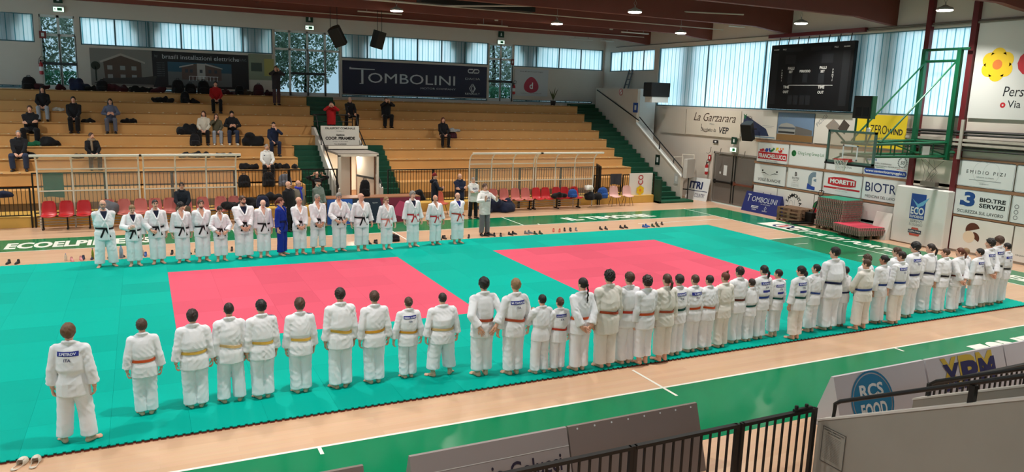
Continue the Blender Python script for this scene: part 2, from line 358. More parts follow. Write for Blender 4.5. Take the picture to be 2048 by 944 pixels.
# ================================================================ soft-surface modelling for people, clothes and bags
class Field:
    def __init__(s, lo, hi, h):
        s.h = h; s.lo = np.array(lo, float); s.n = np.ceil((np.array(hi)-s.lo)/h).astype(int)+1
        s.ax = [(s.lo[i]+h*np.arange(s.n[i])).astype(np.float32) for i in range(3)]; s.f = np.full(s.n, .5, np.float32)
    def like(s):
        g = object.__new__(Field); g.h = s.h; g.lo = s.lo; g.n = s.n; g.ax = s.ax; g.f = np.full(s.n, .5, np.float32); return g
    def sub(s, lo, hi):
        sl = []
        for i in range(3):
            a = int(max(0, math.floor((lo[i]-s.lo[i])/s.h))); b = int(min(s.n[i], math.ceil((hi[i]-s.lo[i])/s.h)+1)); sl.append(slice(a, max(a, b)))
        sl = tuple(sl)
        return sl, s.ax[0][sl[0]][:,None,None], s.ax[1][sl[1]][None,:,None], s.ax[2][sl[2]][None,None,:]
    def _mix(s, sl, d, k, op):
        a = s.f[sl]
        if op == 'u':
            if k > 0:
                h = np.clip(.5+.5*(a-d)/k, 0, 1); s.f[sl] = a*(1-h)+d*h-k*h*(1-h)
            else: s.f[sl] = np.minimum(a, d)
        else:
            d = -d
            if k > 0:
                h = np.clip(.5-.5*(a-d)/k, 0, 1); s.f[sl] = a*(1-h)+d*h+k*h*(1-h)
            else: s.f[sl] = np.maximum(a, d)
    def cone(s, p0, p1, r0, r1=None, k=.01, fl=None, op='u'):
        r1 = r0 if r1 is None else r1; p0 = np.array(p0, float); p1 = np.array(p1, float); m = max(r0, r1)+2*k+2.5*s.h
        sl, X, Y, Z = s.sub(np.minimum(p0, p1)-m, np.maximum(p0, p1)+m)
        v = p1-p0; q = [X-p0[0], Y-p0[1], Z-p0[2]]
        if fl is not None:
            n, g = np.array(fl[0], float), fl[1]; n = n/np.linalg.norm(n); dn = (q[0]*n[0]+q[1]*n[1]+q[2]*n[2])*(g-1)
            q = [q[i]+dn*n[i] for i in range(3)]; v = v+(g-1)*(v@n)*n
        L = max(v@v, 1e-9); t = np.clip((q[0]*v[0]+q[1]*v[1]+q[2]*v[2])/L, 0, 1)
        d = np.sqrt((q[0]-t*v[0])**2+(q[1]-t*v[1])**2+(q[2]-t*v[2])**2)-(r0+(r1-r0)*t)
        s._mix(sl, d, k, op); return s
    def chain(s, pts, rs, k=.01, fl=None):
        for i in range(len(pts)-1): s.cone(pts[i], pts[i+1], rs[i], rs[i+1], k, fl)
        return s
    def ell(s, c, r, k=.01, op='u', rot=0.):
        c = np.array(c, float); r = np.array(r, float); m = max(r)+2*k+2.5*s.h
        sl, X, Y, Z = s.sub(c-m, c+m); x, y, z = X-c[0], Y-c[1], Z-c[2]
        if rot: x, y = x*math.cos(rot)+y*math.sin(rot), -x*math.sin(rot)+y*math.cos(rot)
        g = np.sqrt((x/r[0])**2+(y/r[1])**2+(z/r[2])**2); g2 = np.sqrt((x/r[0]**2)**2+(y/r[1]**2)**2+(z/r[2]**2)**2)
        s._mix(sl, (g*(g-1)/np.maximum(g2, 1e-4)).astype(np.float32), k, op); return s
    def prof(s, tab, k=.01, x0=0., y0=0., op='u', pw=2.):
        tab = np.array(tab, float); m = tab[:, 1:3].max()+2*k+2.5*s.h
        sl, X, Y, Z = s.sub((x0-m, y0-m-.1, tab[0,0]-2.5*s.h), (x0+m, y0+m+.1, tab[-1,0]+2.5*s.h))
        z = Z[0,0]; a = np.interp(z, tab[:,0], tab[:,1])[None,None]; b = np.interp(z, tab[:,0], tab[:,2])[None,None]; cy = np.interp(z, tab[:,0], tab[:,3])[None,None] if tab.shape[1] > 3 else 0
        d = (((np.abs(X-x0)/a)**pw+(np.abs(Y-y0-cy)/b)**pw)**(1/pw)-1)*np.minimum(a, b)
        d = np.maximum(d, np.maximum(tab[0,0]-Z, Z-tab[-1,0])); s._mix(sl, d.astype(np.float32), k, op); return s
    def cut(s, p, n):
        """remove everything on the side n points to"""
        n = np.array(n, float); n = n/np.linalg.norm(n); p = np.array(p, float)
        X, Y, Z = s.ax[0][:,None,None], s.ax[1][None,:,None], s.ax[2][None,None,:]
        s.f = np.maximum(s.f, ((X-p[0])*n[0]+(Y-p[1])*n[1]+(Z-p[2])*n[2]).astype(np.float32)); return s
    def folds(s, amp, L, seed=0, w=(1,1,1)):
        rg = random.Random(seed); ph = [rg.uniform(0, 6.28) for _ in range(6)]; q = 6.2832/L
        X, Y, Z = s.ax[0][:,None,None]*q, s.ax[1][None,:,None]*q, s.ax[2][None,None,:]*q
        a = np.sin(X*.9*w[0]+Z*.42*w[2]+1.5*np.sin(Z*.33+Y*.4+ph[0])+ph[1]); b = np.sin(X*.55-Z*.8+Y*.9+1.1*np.sin(X*.3+ph[5])+ph[3])
        m = .5+.5*np.sin(Z*.36*w[2]-X*.25+Y*.35*w[1]+ph[2]); m2 = .5+.5*np.sin(Y*.5+X*.3+Z*.2+ph[4])
        n = (1-2*np.sqrt(np.abs(a)+.015))*m+(1-2*np.sqrt(np.abs(b)+.015))*m2*.8
        s.f = s.f-(amp*n).astype(np.float32); return s
    def sample(s, P):
        g = (P-s.lo)/s.h; i = np.clip(np.floor(g).astype(int), 0, s.n-2); t = np.clip(g-i, 0, 1); r = 0
        for dx in (0,1):
            for dy in (0,1):
                for dz in (0,1):
                    r = r+s.f[i[:,0]+dx, i[:,1]+dy, i[:,2]+dz]*(t[:,0] if dx else 1-t[:,0])*(t[:,1] if dy else 1-t[:,1])*(t[:,2] if dz else 1-t[:,2])
        return r
    def march(s, P, D, maxd, off=0.):
        P = np.array(P, float); D = np.array(D, float)
        if D.ndim == 1: D = np.tile(D, (len(P), 1))
        t = np.zeros(len(P)); st = s.h*.6; done = np.zeros(len(P), bool)
        for _ in range(int(maxd/st)):
            v = s.sample(P+D*t[:,None])-off; done |= v <= 0
            if done.all(): break
            t = np.where(done, t, t+np.maximum(np.minimum(v*.7, .05), st*.35))
        return P+D*t[:,None]
    def mesh(s):
        f = s.f; sg = f < 0; n = s.n
        c = np.zeros(n-1, np.int8)
        for dx in (0,1):
            for dy in (0,1):
                for dz in (0,1): c += sg[dx:n[0]-1+dx, dy:n[1]-1+dy, dz:n[2]-1+dz]
        I = np.argwhere((c > 0) & (c < 8)); N = len(I); idm = np.full(n-1, -1, np.int32); idm[tuple(I.T)] = np.arange(N)
        off = np.array([(a, b, d) for a in (0,1) for b in (0,1) for d in (0,1)]); V = [f[I[:,0]+o[0], I[:,1]+o[1], I[:,2]+o[2]] for o in off]
        acc = np.zeros((N,3)); cnt = np.zeros(N)
        for a in range(8):
            for b in range(a+1, 8):
                if np.abs(off[a]-off[b]).sum() != 1: continue
                m = (V[a] < 0) != (V[b] < 0)
                if not m.any(): continue
                t = V[a][m]/(V[a][m]-V[b][m]); acc[m] += off[a]+t[:,None]*(off[b]-off[a]); cnt[m] += 1
        P = s.lo+s.h*(I+acc/np.maximum(cnt, 1)[:,None]); Q = []
        for ax in range(3):
            o = [0,0,0]; o[ax] = 1; u, v = (ax+1) % 3, (ax+2) % 3
            A = sg[:n[0]-o[0], :n[1]-o[1], :n[2]-o[2]]; B = sg[o[0]:, o[1]:, o[2]:]
            E = np.argwhere(A != B); ok = (E[:,u] > 0) & (E[:,v] > 0) & (E[:,u] < n[u]-1) & (E[:,v] < n[v]-1); E = E[ok]
            if not len(E): continue
            ins = A[tuple(E.T)]
            def cell(du, dv): e = E.copy(); e[:,u] -= du; e[:,v] -= dv; return idm[tuple(e.T)]
            q = np.stack([cell(1,1), cell(0,1), cell(0,0), cell(1,0)], 1); q[~ins] = q[~ins][:, ::-1]; Q.append(q[(q >= 0).all(1)])
        return P, np.concatenate(Q) if Q else np.zeros((0,4), int)

class Soup:
    """numpy mesh of quads with material slots"""
    def __init__(s): s.P = []; s.Q = []; s.M = []; s.n = 0
    def add(s, P, Q, mi=0):
        s.P.append(np.asarray(P, float)); s.Q.append(np.asarray(Q)+s.n); s.M.append(np.full(len(Q), mi) if np.isscalar(mi) else mi); s.n += len(P); return s
    def build(s, name, mats, parent=None, **kw):
        P = np.concatenate(s.P); me = bpy.data.meshes.new(name)
        F = np.concatenate(s.Q); me.vertices.add(len(P)); me.vertices.foreach_set('co', P.astype(np.float32).ravel())
        k = F.shape[1]; me.loops.add(len(F)*k); me.loops.foreach_set('vertex_index', F.astype(np.int32).ravel())
        me.polygons.add(len(F)); me.polygons.foreach_set('loop_start', np.arange(len(F), dtype=np.int32)*k)
        try: me.polygons.foreach_set('loop_total', np.full(len(F), k, np.int32))
        except Exception: pass
        for m in mats: me.materials.append(m)
        me.polygons.foreach_set('material_index', np.concatenate(s.M).astype(np.int32)); me.polygons.foreach_set('use_smooth', np.ones(len(F), bool))
        me.update(calc_edges=True); me.validate()
        return tag(link_mesh(name, me, parent), **kw)

# ---------------------------------------------------------------- heads, hair, hands, feet (unit size, built once)
_unit = {}
def unit(key, fn):
    if key not in _unit: _unit[key] = fn()
    return _unit[key]
def head_unit():
    F = Field((-.48,-.62,-.5), (.48,.66,1.1), .034)
    F.ell((0,-.03,.60), (.335,.425,.395), .02); F.ell((0,.12,.30), (.245,.265,.27), .08); F.cone((0,.24,.11), (0,.25,.12), .115, k=.06)
    F.cone((0,-.06,.2), (0,-.06,-.2), .225, .21, .06)
    F.cone((-.15,.345,.595), (.15,.345,.595), .05, k=.05)
    for s in (-1, 1):
        F.ell((s*.135,.43,.525), (.075,.06,.05), .04, 's'); F.ell((s*.17,.27,.40), (.1,.1,.09), .06)
        F.ell((s*.345,-.03,.48), (.035,.085,.13), .02); F.cone((s*.035,.43,.385), (s*.04,.42,.39), .045, k=.03)
    F.cone((0,.385,.55), (0,.475,.41), .04, .058, .04)
    F.cone((-.085,.36,.265), (.085,.36,.265), .035, k=.02); F.cone((-.07,.355,.225), (.07,.355,.225), .038, k=.025)
    P, Q = F.mesh(); C = P[Q].mean(1)
    lips = (np.abs(C[:,0]) < .115) & (np.abs(C[:,2]-.245) < .055) & (C[:,1] > .34)
    return P, Q, lips.astype(int)
def hair_unit(style, var=0):
    h = .036; rg = random.Random(style+str(var))
    F = Field((-.62,-.95,-1.35 if style in ('braid','long','pony') else -.1), (.62,.62,1.35), h)
    big = {'buzz':.0,'crew':.012,'short':.045,'mop':.065,'curly':.075,'bald':.004,'pony':.022,'bun':.022,'topknot':.022,'braid':.022,'long':.045,'side':.04}[style]
    F.ell((0,-.035,.615), (.345+big,.435+big,.402+big*1.15), .01)
    X, Y, Z = F.ax[0][:,None,None], F.ax[1][None,:,None], F.ax[2][None,None,:]
    fr = style in ('mop','side')
    face = (.588*Y-.809*Z+.262) if fr else (.76*Y-.65*Z+.225)
    face = face+.022*np.sin(13*X+rg.uniform(0,6))+.012*np.sin(29*X+rg.uniform(0,6)); low = {'mop':.2,'curly':.22,'long':.0,'bald':.3}.get(style, .27)
    nape = low-Z+np.maximum(0, Y+.1)*.8
    ear = .055-np.sqrt((np.abs(X)-.36)**2+(Y+.01)**2*.7+(Z-.46)**2*.45)
    body = np.maximum(np.maximum(F.f, face), np.maximum(nape, ear if not fr else -1))
    if style == 'bald': body = np.maximum(body, Z-.60-.25*np.maximum(-Y, 0)*.4)
    ph = [rg.uniform(0, 6.28) for _ in range(5)]
    a, q = {'curly':(.05,19),'long':(.012,15),'short':(.026,19),'side':(.02,13),'crew':(.014,24),'mop':(.026,14)}.get(style, (.008,18))
    n = np.sin(q*X+2*np.sin(q*.5*Z+ph[0])+ph[1])*np.sin(q*Y+1.5*np.sin(q*.4*X+ph[2])+ph[3])*np.sin(q*.8*Z+ph[4])+.4*np.sin(q*1.7*X+q*Y+ph[0])*np.sin(q*1.5*Z+ph[2])
    F.f = (body+a*n).astype(np.float32)
    if style == 'pony': F.cone((0,-.44,.62), (.02,-.52,.6), .07, k=.03); F.chain([(.02,-.53,.6),(.05,-.64,.38),(.05,-.6,.05),(.04,-.55,-.22)], [.08,.125,.12,.03], .03)
    if style == 'bun': F.ell((.0,-.48,.62), (.15,.12,.15), .02)
    if style == 'topknot': F.ell((.03,-.22,1.08), (.12,.12,.12), .02); F.cone((.08,-.25,1.15), (.2,-.3,1.2), .04, .02, .02)
    if style == 'braid':
        for i in range(8): F.ell((.03*(-1)**i+.06,-.50-.09*math.sin(i*.4),.52-i*.19), (.095-.005*i,.07,.12), .02)
    if style == 'long':
        for sx in (-1, 1): F.chain([(sx*.3,-.05,.6),(sx*.36,-.02,.1),(sx*.33,.05,-.5)], [.12,.14,.06], .05)
        F.chain([(0,-.36,.6),(0,-.42,.0),(0,-.36,-.55)], [.2,.25,.1], .06, ((0,1,0),1.8))
    return F.mesh()
def hand_unit(curl):
    """right hand: wrist at origin, fingers +z, palm faces +y, thumb towards -x"""
    F = Field((-.5,-.35,-.28), (.42,.62,1.15), .034)
    F.cone((0,0,-.2), (0,0,.05), .12, .13, .03, ((0,1,0),1.3)); F.cone((-.1,0,.12), (-.12,0,.42), .115, .1, .04, ((0,1,0),1.5)); F.cone((.09,0,.12), (.13,0,.4), .115, .09, .04, ((0,1,0),1.5))
    for i, (x, L, r, dx) in enumerate(((-.185,.44,.058,-.10),(-.062,.5,.06,-.02),(.062,.46,.058,.05),(.18,.37,.05,.12))):
        p = np.array([x, 0, .46]); a = 0.; pts = [p]
        for j, fr in enumerate((.45,.32,.23)):
            a += curl*(.75 if j == 0 else 1.); p = p+L*fr*np.array([dx*.8*math.cos(a), math.sin(a), math.cos(a)]); pts.append(p)
        F.chain(pts, [r, r*.95, r*.85, r*.7], .008)
    c = curl*.6
    F.chain([(-.12,.03,.1),(-.27,.09+.05*c,.26),(-.33+.06*c,.14+.12*c,.42),(-.33+.16*c,.18+.2*c,.54)], [.1,.075,.062,.05], .03)
    return F.mesh()
def foot_unit():
    """right foot, toes +y, heel near y=-.25, sole z=0, length 1; big toe at -x"""
    F = Field((-.32,-.4,-.05), (.32,.86,.55), .034)
    F.cone((0,-.1,.13), (0,-.08,.45), .14, .125, .05); F.cone((0,-.14,.11), (0,.2,.12), .125, .14, .06); F.cone((-.04,.2,.12), (-.02,.5,.075), .15, .13, .05, ((0,0,1),1.5)); F.cone((-.08,.5,.07), (.09,.46,.06), .085, .07, .04)
    for i, (x, y, r) in enumerate(((-.135,.70,.062),(-.045,.71,.045),(.03,.68,.042),(.095,.63,.04),(.15,.57,.038))): F.cone((x*.85, y-.18, r+.012), (x, y, r), r, r*.92, .012)
    F.cut((0,0,0), (0,0,-1)); return F.mesh()
def shoe_unit():
    F = Field((-.3,-.42,-.05), (.3,.9,.5), .04)
    F.cone((0,-.15,.16), (0,-.13,.4), .15, .15, .05); F.cone((0,-.17,.12), (-.02,.55,.1), .155, .15, .06); F.cone((0,.0,.22), (-.02,.35,.16), .13, .12, .06); F.cone((-.02,-.2,.05), (-.02,.62,.05), .16, .15, .03, ((0,0,1),2.2))
    F.cut((0,0,0), (0,0,-1)); return F.mesh()
def rotm(z, x=0., y=0.):
    return np.array((Matrix.Rotation(z, 3, 'Z') @ Matrix.Rotation(x, 3, 'X') @ Matrix.Rotation(y, 3, 'Y')))
def frame(zdir, ydir):
    z = np.array(zdir, float); z /= np.linalg.norm(z); y = np.array(ydir, float); y = y-(y@z)*z; y /= np.linalg.norm(y); return np.stack([np.cross(y, z), y, z], 1)

SKIN = {'a':(226,172,146),'b':(212,154,126),'c':(186,128,100),'d':(236,186,164)}
HAIR = {'black':(22,17,16),'dark':(40,26,21),'brown':(74,48,34),'lbrown':(104,74,50),'fair':(140,108,74),'red':(96,48,30),'grey':(138,132,126),'white':(170,164,156)}
lips_m = M('lips', (176,104,94), .5)
eye_m = M('eye_dark', (30,22,20), .25); eyew_m = M('eye_white', (225,220,214), .3); gls_m = M('spectacle_frame', (20,20,22), .3)
def skin_m(k): return M('skin_'+k, SKIN[k], .55, var=.04, vscale=9)
def hair_m(k): return M('hair_'+k, HAIR[k], .55, var=.25, vscale=30, bump=.3, bscale=60)
def cloth_m(name, c, **kw):
    kw = {**dict(rough=.85, spec=.2, var=.03, vscale=9, bump=.12, bscale=220, sheen=.1), **kw}
    return M('cloth_'+name, c, **kw)
GI = cloth_m('gi_white', (236,236,240), bump=.4, bscale=13); GI2 = cloth_m('gi_cream', (230,225,217), bump=.4, bscale=13); GIBLUE = cloth_m('gi_blue', (24,50,150), bump=.4, bscale=24); JEANSBLUE = None
BELT = {k: cloth_m('belt_'+k, v, rough=.7) for k, v in dict(orange=(206,84,38), rust=(172,74,44), yellow=(214,170,72), pale=(206,176,122), gold=(196,142,40), red=(196,62,44), brown=(98,46,34), green=(14,76,68), blue=(36,62,128), navy=(28,36,78), black=(26,22,26), redwhite=(196,40,48), pink=(226,128,118), white=(228,224,216)).items()}
PATCH = M('patch_blue', (32,44,140), .6); INK = M('ink_navy', (30,36,88), .6); PWHITE = M('patch_white', (222,224,236), .6)

def ik(S, T, l1, l2, pole):
    S, T = np.array(S, float), np.array(T, float); d = T-S; L = np.linalg.norm(d); m = (l1+l2)*.995
    if L > m: d *= m/L; T = S+d; L = m
    a = (l1*l1-l2*l2+L*L)/(2*L); hh = math.sqrt(max(0, l1*l1-a*a)); u = d/L; p = np.array(pole, float); p = p-(p@u)*u; p /= np.linalg.norm(p)
    return S+u*a+p*hh, T
# wrist (x mirrored by side), pole, finger direction, palm direction, curl ; units of height, x outward
ARMS = dict(
 down=((.142,.012,.462),(.3,-.9,0),(-.02,.10,-1),(-1,.15,0),.5), down2=((.156,.0,.468),(.5,-.8,0),(-.02,.08,-1),(-1,.1,0),.55),
 wide=((.175,.015,.475),(.5,-.8,0),(.03,.1,-1),(-1,.2,0),.5),
 clasp=((.052,.115,.50),(.9,-.5,0),(-.75,.25,-.6),(-.1,-1,.0),.55), belt=((.085,.115,.535),(1,-.4,0),(-.8,.35,-.5),(-.2,-1,-.2),.75),
 back=((.055,-.115,.50),(1,-.6,0),(-.85,-.1,-.55),(0,-1,0),.6), rear=((.085,-.115,.525),(1,-.3,.1),(-.55,.0,-.85),(0,1,0),.2),
 chest=((.06,.14,.735),(.7,-.2,-.7),(-.3,.2,.9),(-.3,-.9,.2),.8), camera=((.05,.15,.885),(.8,.1,-.6),(-.35,.35,.85),(-.7,-.7,0),.75),
 palms=((.115,.19,.715),(.8,-.1,-.6),(.05,.15,1),(0,1,0),.12), crossed=((-.06,.125,.66),(1,-.2,-.4),(-.95,-.15,.25),(-.1,-1,0),.4),
 lap=((.06,.17,.545),(.9,-.3,0),(-.5,.7,-.5),(-.3,-.3,-1),.5), knees=((.09,.25,.53),(.9,-.2,0),(-.1,.8,-.6),(0,-.2,-1),.35),
 phone=((.055,.17,.63),(.9,-.3,-.3),(-.5,.6,.5),(-.4,-.6,.6),.7), face=((.04,.12,.82),(.8,.1,-.6),(-.3,.1,.9),(-.6,-.7,0),.6), up=((.10,.10,.93),(1,0,-.3),(-.1,.2,1),(-.5,.6,0),.6))

def person(name, label, x, y, H, rz=0., z=.04, gi=True, top=None, pants=None, hair=('short','dark'), skin='a', belt=None, patch=None, arms='down', stance=.05, turn=12., head=(0.,0.), w=1., hem=.405, cuff=.80, plen=.05, sit=None, seed=0, group=None, face=False, glasses=False, under=None, shoes=None, hat=None, collar=True, hood=False, scarf=None, print_=None, bent=0., tails=None, spread=None, stripes=False, step=0., logo=False, shin=.27, beard=False, cat='person'):
    """one figure facing its local +y; z is what the feet (or, seated, the soles) stand on"""
    rg = random.Random(seed*7+3); root = thing(name, label, cat, (x, y, z), rz, group)
    sk = skin_m(skin); hh = .132*H+.013 if H > 1.2 else .14*H
    hh = .105*H+.052; HS = hh                      # a child's head is larger for its height
    top = top or GI; pants = pants or top
    D = (sit+.075*H-.50*H) if sit is not None else 0.
    def U(a, b, c): return np.array([a*H*(w if abs(a) < .5 else 1), b*H, c*H+D])
    aL, aR = (arms, arms) if isinstance(arms, str) else arms
    # ---- joints
    ank = {}; knee = {}; hip = {}; fdir = {}
    for s in (-1, 1):
        hip[s] = U(s*.055, 0, .50)
        if sit is None:
            ank[s] = np.array([s*max(stance, .03)*H*w+ (0), s*step*H, .045*H]); knee[s] = (hip[s]+ank[s])/2+np.array([0, .014*H, 0]); fdir[s] = -s*R(turn)
        else:
            sp = .09 if spread is None else spread
            knee[s] = np.array([s*sp*H, .235*H, hip[s][2]+.01*H]); ank[s] = np.array([s*sp*H*.95, (.20+s*step)*H, .05*H]); fdir[s] = -s*R(10)
            if knee[s][2]-.05*H < .12*H: ank[s] = np.array([s*.05*H, .12*H, .05*H])
    sh = {}; el = {}; wr = {}; hd = {}
    for s, nm in ((-1, aL), (1, aR)):
        T, pole, fd, pn, curl = ARMS[nm]
        sh[s] = U(s*.106, -.005, .792); t = np.array([s*T[0]*H*(w if T[0] > .1 else 1), T[1]*H*(w if abs(T[1]) > .08 else 1), T[2]*H+D])
        if nm == 'crossed': t[2] += s*.012*H; t[1] += s*.008*H
        el[s], wr[s] = ik(sh[s], t, .172*H, .152*H, (s*pole[0], pole[1], pole[2])); hd[s] = ((s*fd[0], fd[1], fd[2]), (s*pn[0], pn[1], pn[2]), curl)
    hc = U(0, .005, 0); hc[2] = H-HS+D             # chin level
    HM = rotm(R(head[0]), R(head[1])); piv = np.array([0, -.006*H, H-HS*.85+D])
    def HT(P): return (P*np.array([HS*.94, HS*.94, HS])-np.array([0, 0, HS*.15])) @ HM.T+piv
    # ---- body: one skin surface with head, hands and feet joined in
    h = max(.0115, .0078*H)
    lo = np.array([-.32*H*max(1, w), -.22*H, 0.]); hi = np.array([.32*H*max(1, w), .36*H if sit is not None else .26*H, H+D+.1])
    F = Field(lo, hi, h*1.4)
    F.prof([(.47*H+D,.085*H*w,.062*H*w),(.53*H+D,.088*H*w,.064*H*w),(.60*H+D,.075*H*w,.055*H*w),(.70*H+D,.09*H*w,.064*H*w),(.765*H+D,.094*H*w,.06*H),(.795*H+D,.07*H*w,.045*H),(.82*H+D,.036*H,.036*H)], .02)
    F.cone(U(0,-.002,.80), HT(np.array([[0,-.07,-.02]]))[0], .034*H, .031*H, .01)
    for s in (-1, 1):
        F.cone(U(s*.04,-.005,.79), sh[s]*np.array([.9,1,.99]), .03*H, .027*H, .02); F.chain([sh[s]*np.array([.93,1,.99]), el[s], wr[s]], [.027*H, .024*H, .018*H], .01)
        F.chain([hip[s], knee[s], ank[s]], [.052*H*w, .036*H*w, .026*H], .015)
    B = Soup(); B.add(*F.mesh())
    P, Q, mi = unit('head', head_unit); B.add(HT(P), Q, mi)
    for s in (-1, 1):
        fd, pn, curl = hd[s]; P, Q = unit(('hand', round(curl, 2)), lambda: hand_unit(curl)); L = .100*H+.004
        P = P.copy(); P[:,0] *= s; Q2 = Q if s > 0 else Q[:, ::-1]
        B.add((P*L) @ frame(fd, pn).T+wr[s], Q2)
        if shoes is None:
            P, Q = unit('foot', foot_unit); P = P.copy(); P[:,0] *= s; L = .152*H; B.add((P*L) @ rotm(fdir[s]).T+np.array([ank[s][0], ank[s][1], ank[s][2]-.045*H]), Q if s > 0 else Q[:, ::-1])
    B.build('body', [sk, lips_m], root)
    if shoes is not None:
        for s in (-1, 1):
            S = Soup(); P, Q = unit('shoe', shoe_unit); P = P.copy(); P[:,0] *= s; S.add((P*.165*H) @ rotm(fdir[s]).T+np.array([ank[s][0], ank[s][1], ank[s][2]-.045*H]), Q if s > 0 else Q[:, ::-1]); S.build('shoe', [shoes], root)
    # ---- hair, face details, hats
    if hair and hair[0] != 'none':
        P, Q = unit(('hair', hair[0], seed % 3), lambda: hair_unit(hair[0], seed % 3)); S = Soup(); S.add(HT(P), Q); S.build('hair', [hair_m(hair[1])], root)
    if face:
        for sd in (-1, 1):
            def ball(c, r, m, nm, par, n=8):
                vs = [(c[0]+r[0]*math.cos(a_)*math.cos(t), c[1]+r[1]*math.cos(a_)*math.sin(t), c[2]+r[2]*math.sin(a_)) for a_ in np.linspace(-1.57, 1.57, 5) for t in np.linspace(0, 6.2832, n, endpoint=False)]
                fs = [(i*n+k, i*n+(k+1)%n, (i+1)*n+(k+1)%n, (i+1)*n+k) for i in range(4) for k in range(n)]
                return one(m).add([tuple(q) for q in HT(np.array(vs))], fs).build(nm, par)
            ey = ball((sd*.135,.372,.525), (.05,.03,.026), eyew_m, 'eye', root); ball((sd*.135,.392,.525), (.024,.016,.024), eye_m, 'iris', ey)
            W = one(hair_m(hair[1] if hair else 'dark')); W.tube([tuple(q) for q in HT(np.array([(sd*.06,.405,.60),(sd*.13,.40,.625),(sd*.21,.355,.60)]))], .009*HS/.23*1.2, 5); W.build('eyebrow', root)
        if beard:
            Fb = Field((-.4,-.1,-.1), (.4,.6,.55), .036); Fb.ell((0,.135,.27), (.262,.275,.26), .02); Fb.cone((0,.25,.1), (0,.26,.11), .13, k=.06); Fb.ell((0,.42,.33), (.13,.12,.05), .02)
            Fb.cone((-.06,.4,.25), (.06,.4,.25), .05, k=.02, op='s'); Fb.cut((0,0,.36), (0,.35,1)); Pb, Qb = Fb.mesh(); S = Soup(); S.add(HT(Pb), Qb); S.build('beard', [hair_m(hair[1] if hair[0] != 'bald' else 'grey')], root)
        if glasses:
            W = one(gls_m)
            for s in (-1, 1):
                W.tube([tuple(q) for q in HT(np.array([(s*.14+.1*math.cos(t), .455-.02*abs(s*.14+.1*math.cos(t))*4, .52+.075*math.sin(t)) for t in np.linspace(0, 6.283, 13)[:-1]]))], .0032, 5, closed=True)
                W.tube([tuple(q) for q in HT(np.array([(s*.24,.42,.54),(s*.35,.25,.54),(s*.37,-.02,.52)]))], .003, 5)
            W.tube([tuple(q) for q in HT(np.array([(-.04,.46,.535),(.04,.46,.535)]))], .003, 5); W.build('glasses', root)
    if hat:
        kind, hm = hat; Fh = Field((-.55,-.65,.25), (.55,.75,1.35), .04)
        if kind == 'beanie': Fh.ell((0,-.04,.64), (.40,.48,.46), .02); Fh.cut((0,0,.56), (0,.25,-1)); Fh.ell((0,-.05,1.12), (.1,.1,.1), .04)
        elif kind == 'cap': Fh.ell((0,-.03,.76), (.42,.52,.26), .04); Fh.ell((0,.3,.72), (.34,.3,.06), .06); Fh.cut((0,0,.66), (0,0,-1))
        elif kind == 'hood': Fh.ell((0,-.1,.55), (.46,.5,.56), .02); Fh.ell((0,.5,.45), (.33,.5,.42), .06, 's'); Fh.cut((0,0,.05), (0,0,-1))
        P, Q = Fh.mesh(); S = Soup(); S.add(HT(P), Q); S.build('hat', [hm], root)
    # ---- upper garment
    tz = (hem*H+D) if sit is None else (.475*H+D)
    A = 1.0 if gi else .93
    cz = .585*H+D
    Fj = Field((min(lo[0], -.33*H), -.24*H, tz-.03), (max(hi[0], .33*H), .3*H, .91*H+D), h)
    if gi:
        bl = rg.uniform(.98, 1.08)
        tab = [(tz,.128*H*w,.094*H*w,0),(.52*H+D,.124*H*w,.093*H*w,0),(.575*H+D,.104*H*w,.082*H*w,0),(.595*H+D,.102*H*w,.080*H*w,0),(.63*H+D,.113*H*w*bl,.090*H*w*bl,0),(.70*H+D,.117*H*w,.090*H*w,0),(.76*H+D,.114*H*w,.083*H,0),(.80*H+D,.100*H*w,.07*H,-.002),(.835*H+D,.062*H,.05*H,-.004)]
    else:
        tab = [(tz,.108*H*w,.084*H*w,0),(.55*H+D,.108*H*w,.085*H*w,0),(.62*H+D,.108*H*w,.086*H*w,.004),(.70*H+D,.116*H*w,.088*H*w,.004),(.77*H+D,.118*H*w,.08*H,0),(.81*H+D,.1*H*w,.064*H,-.002),(.84*H+D,.056*H,.05*H,-.004)]
    Fj.prof(tab, .02)
    sr = 1. if gi else .86
    Ftor = Fj.like(); Ftor.f = Fj.f.copy()
    for s in (-1, 1):
        Fj.cone(U(s*.035,-.012,.812), sh[s]*np.array([.86,1,1]), .036*H, .046*H*sr, .03)
        e, wv = el[s], wr[s]; cp = e+(wv-e)*(cuff if gi else .93)
        g = Fj.like(); g.chain([sh[s], e], [.045*H*sr, .042*H*sr], .01); g.cone(e, cp+(cp-e)*.3, .042*H*sr, (.052 if gi else .036)*H, .015)
        g.folds(.0026*H, .085*H, seed+s+5); g.cut(cp, cp-e); a = Fj.f; k = .011*H; hq = np.clip(.5+.5*(a-g.f)/k, 0, 1); Fj.f = a*(1-hq)+g.f*hq-k*hq*(1-hq)
    Fj.folds((.0028 if gi else .0025)*H, .095*H, seed)
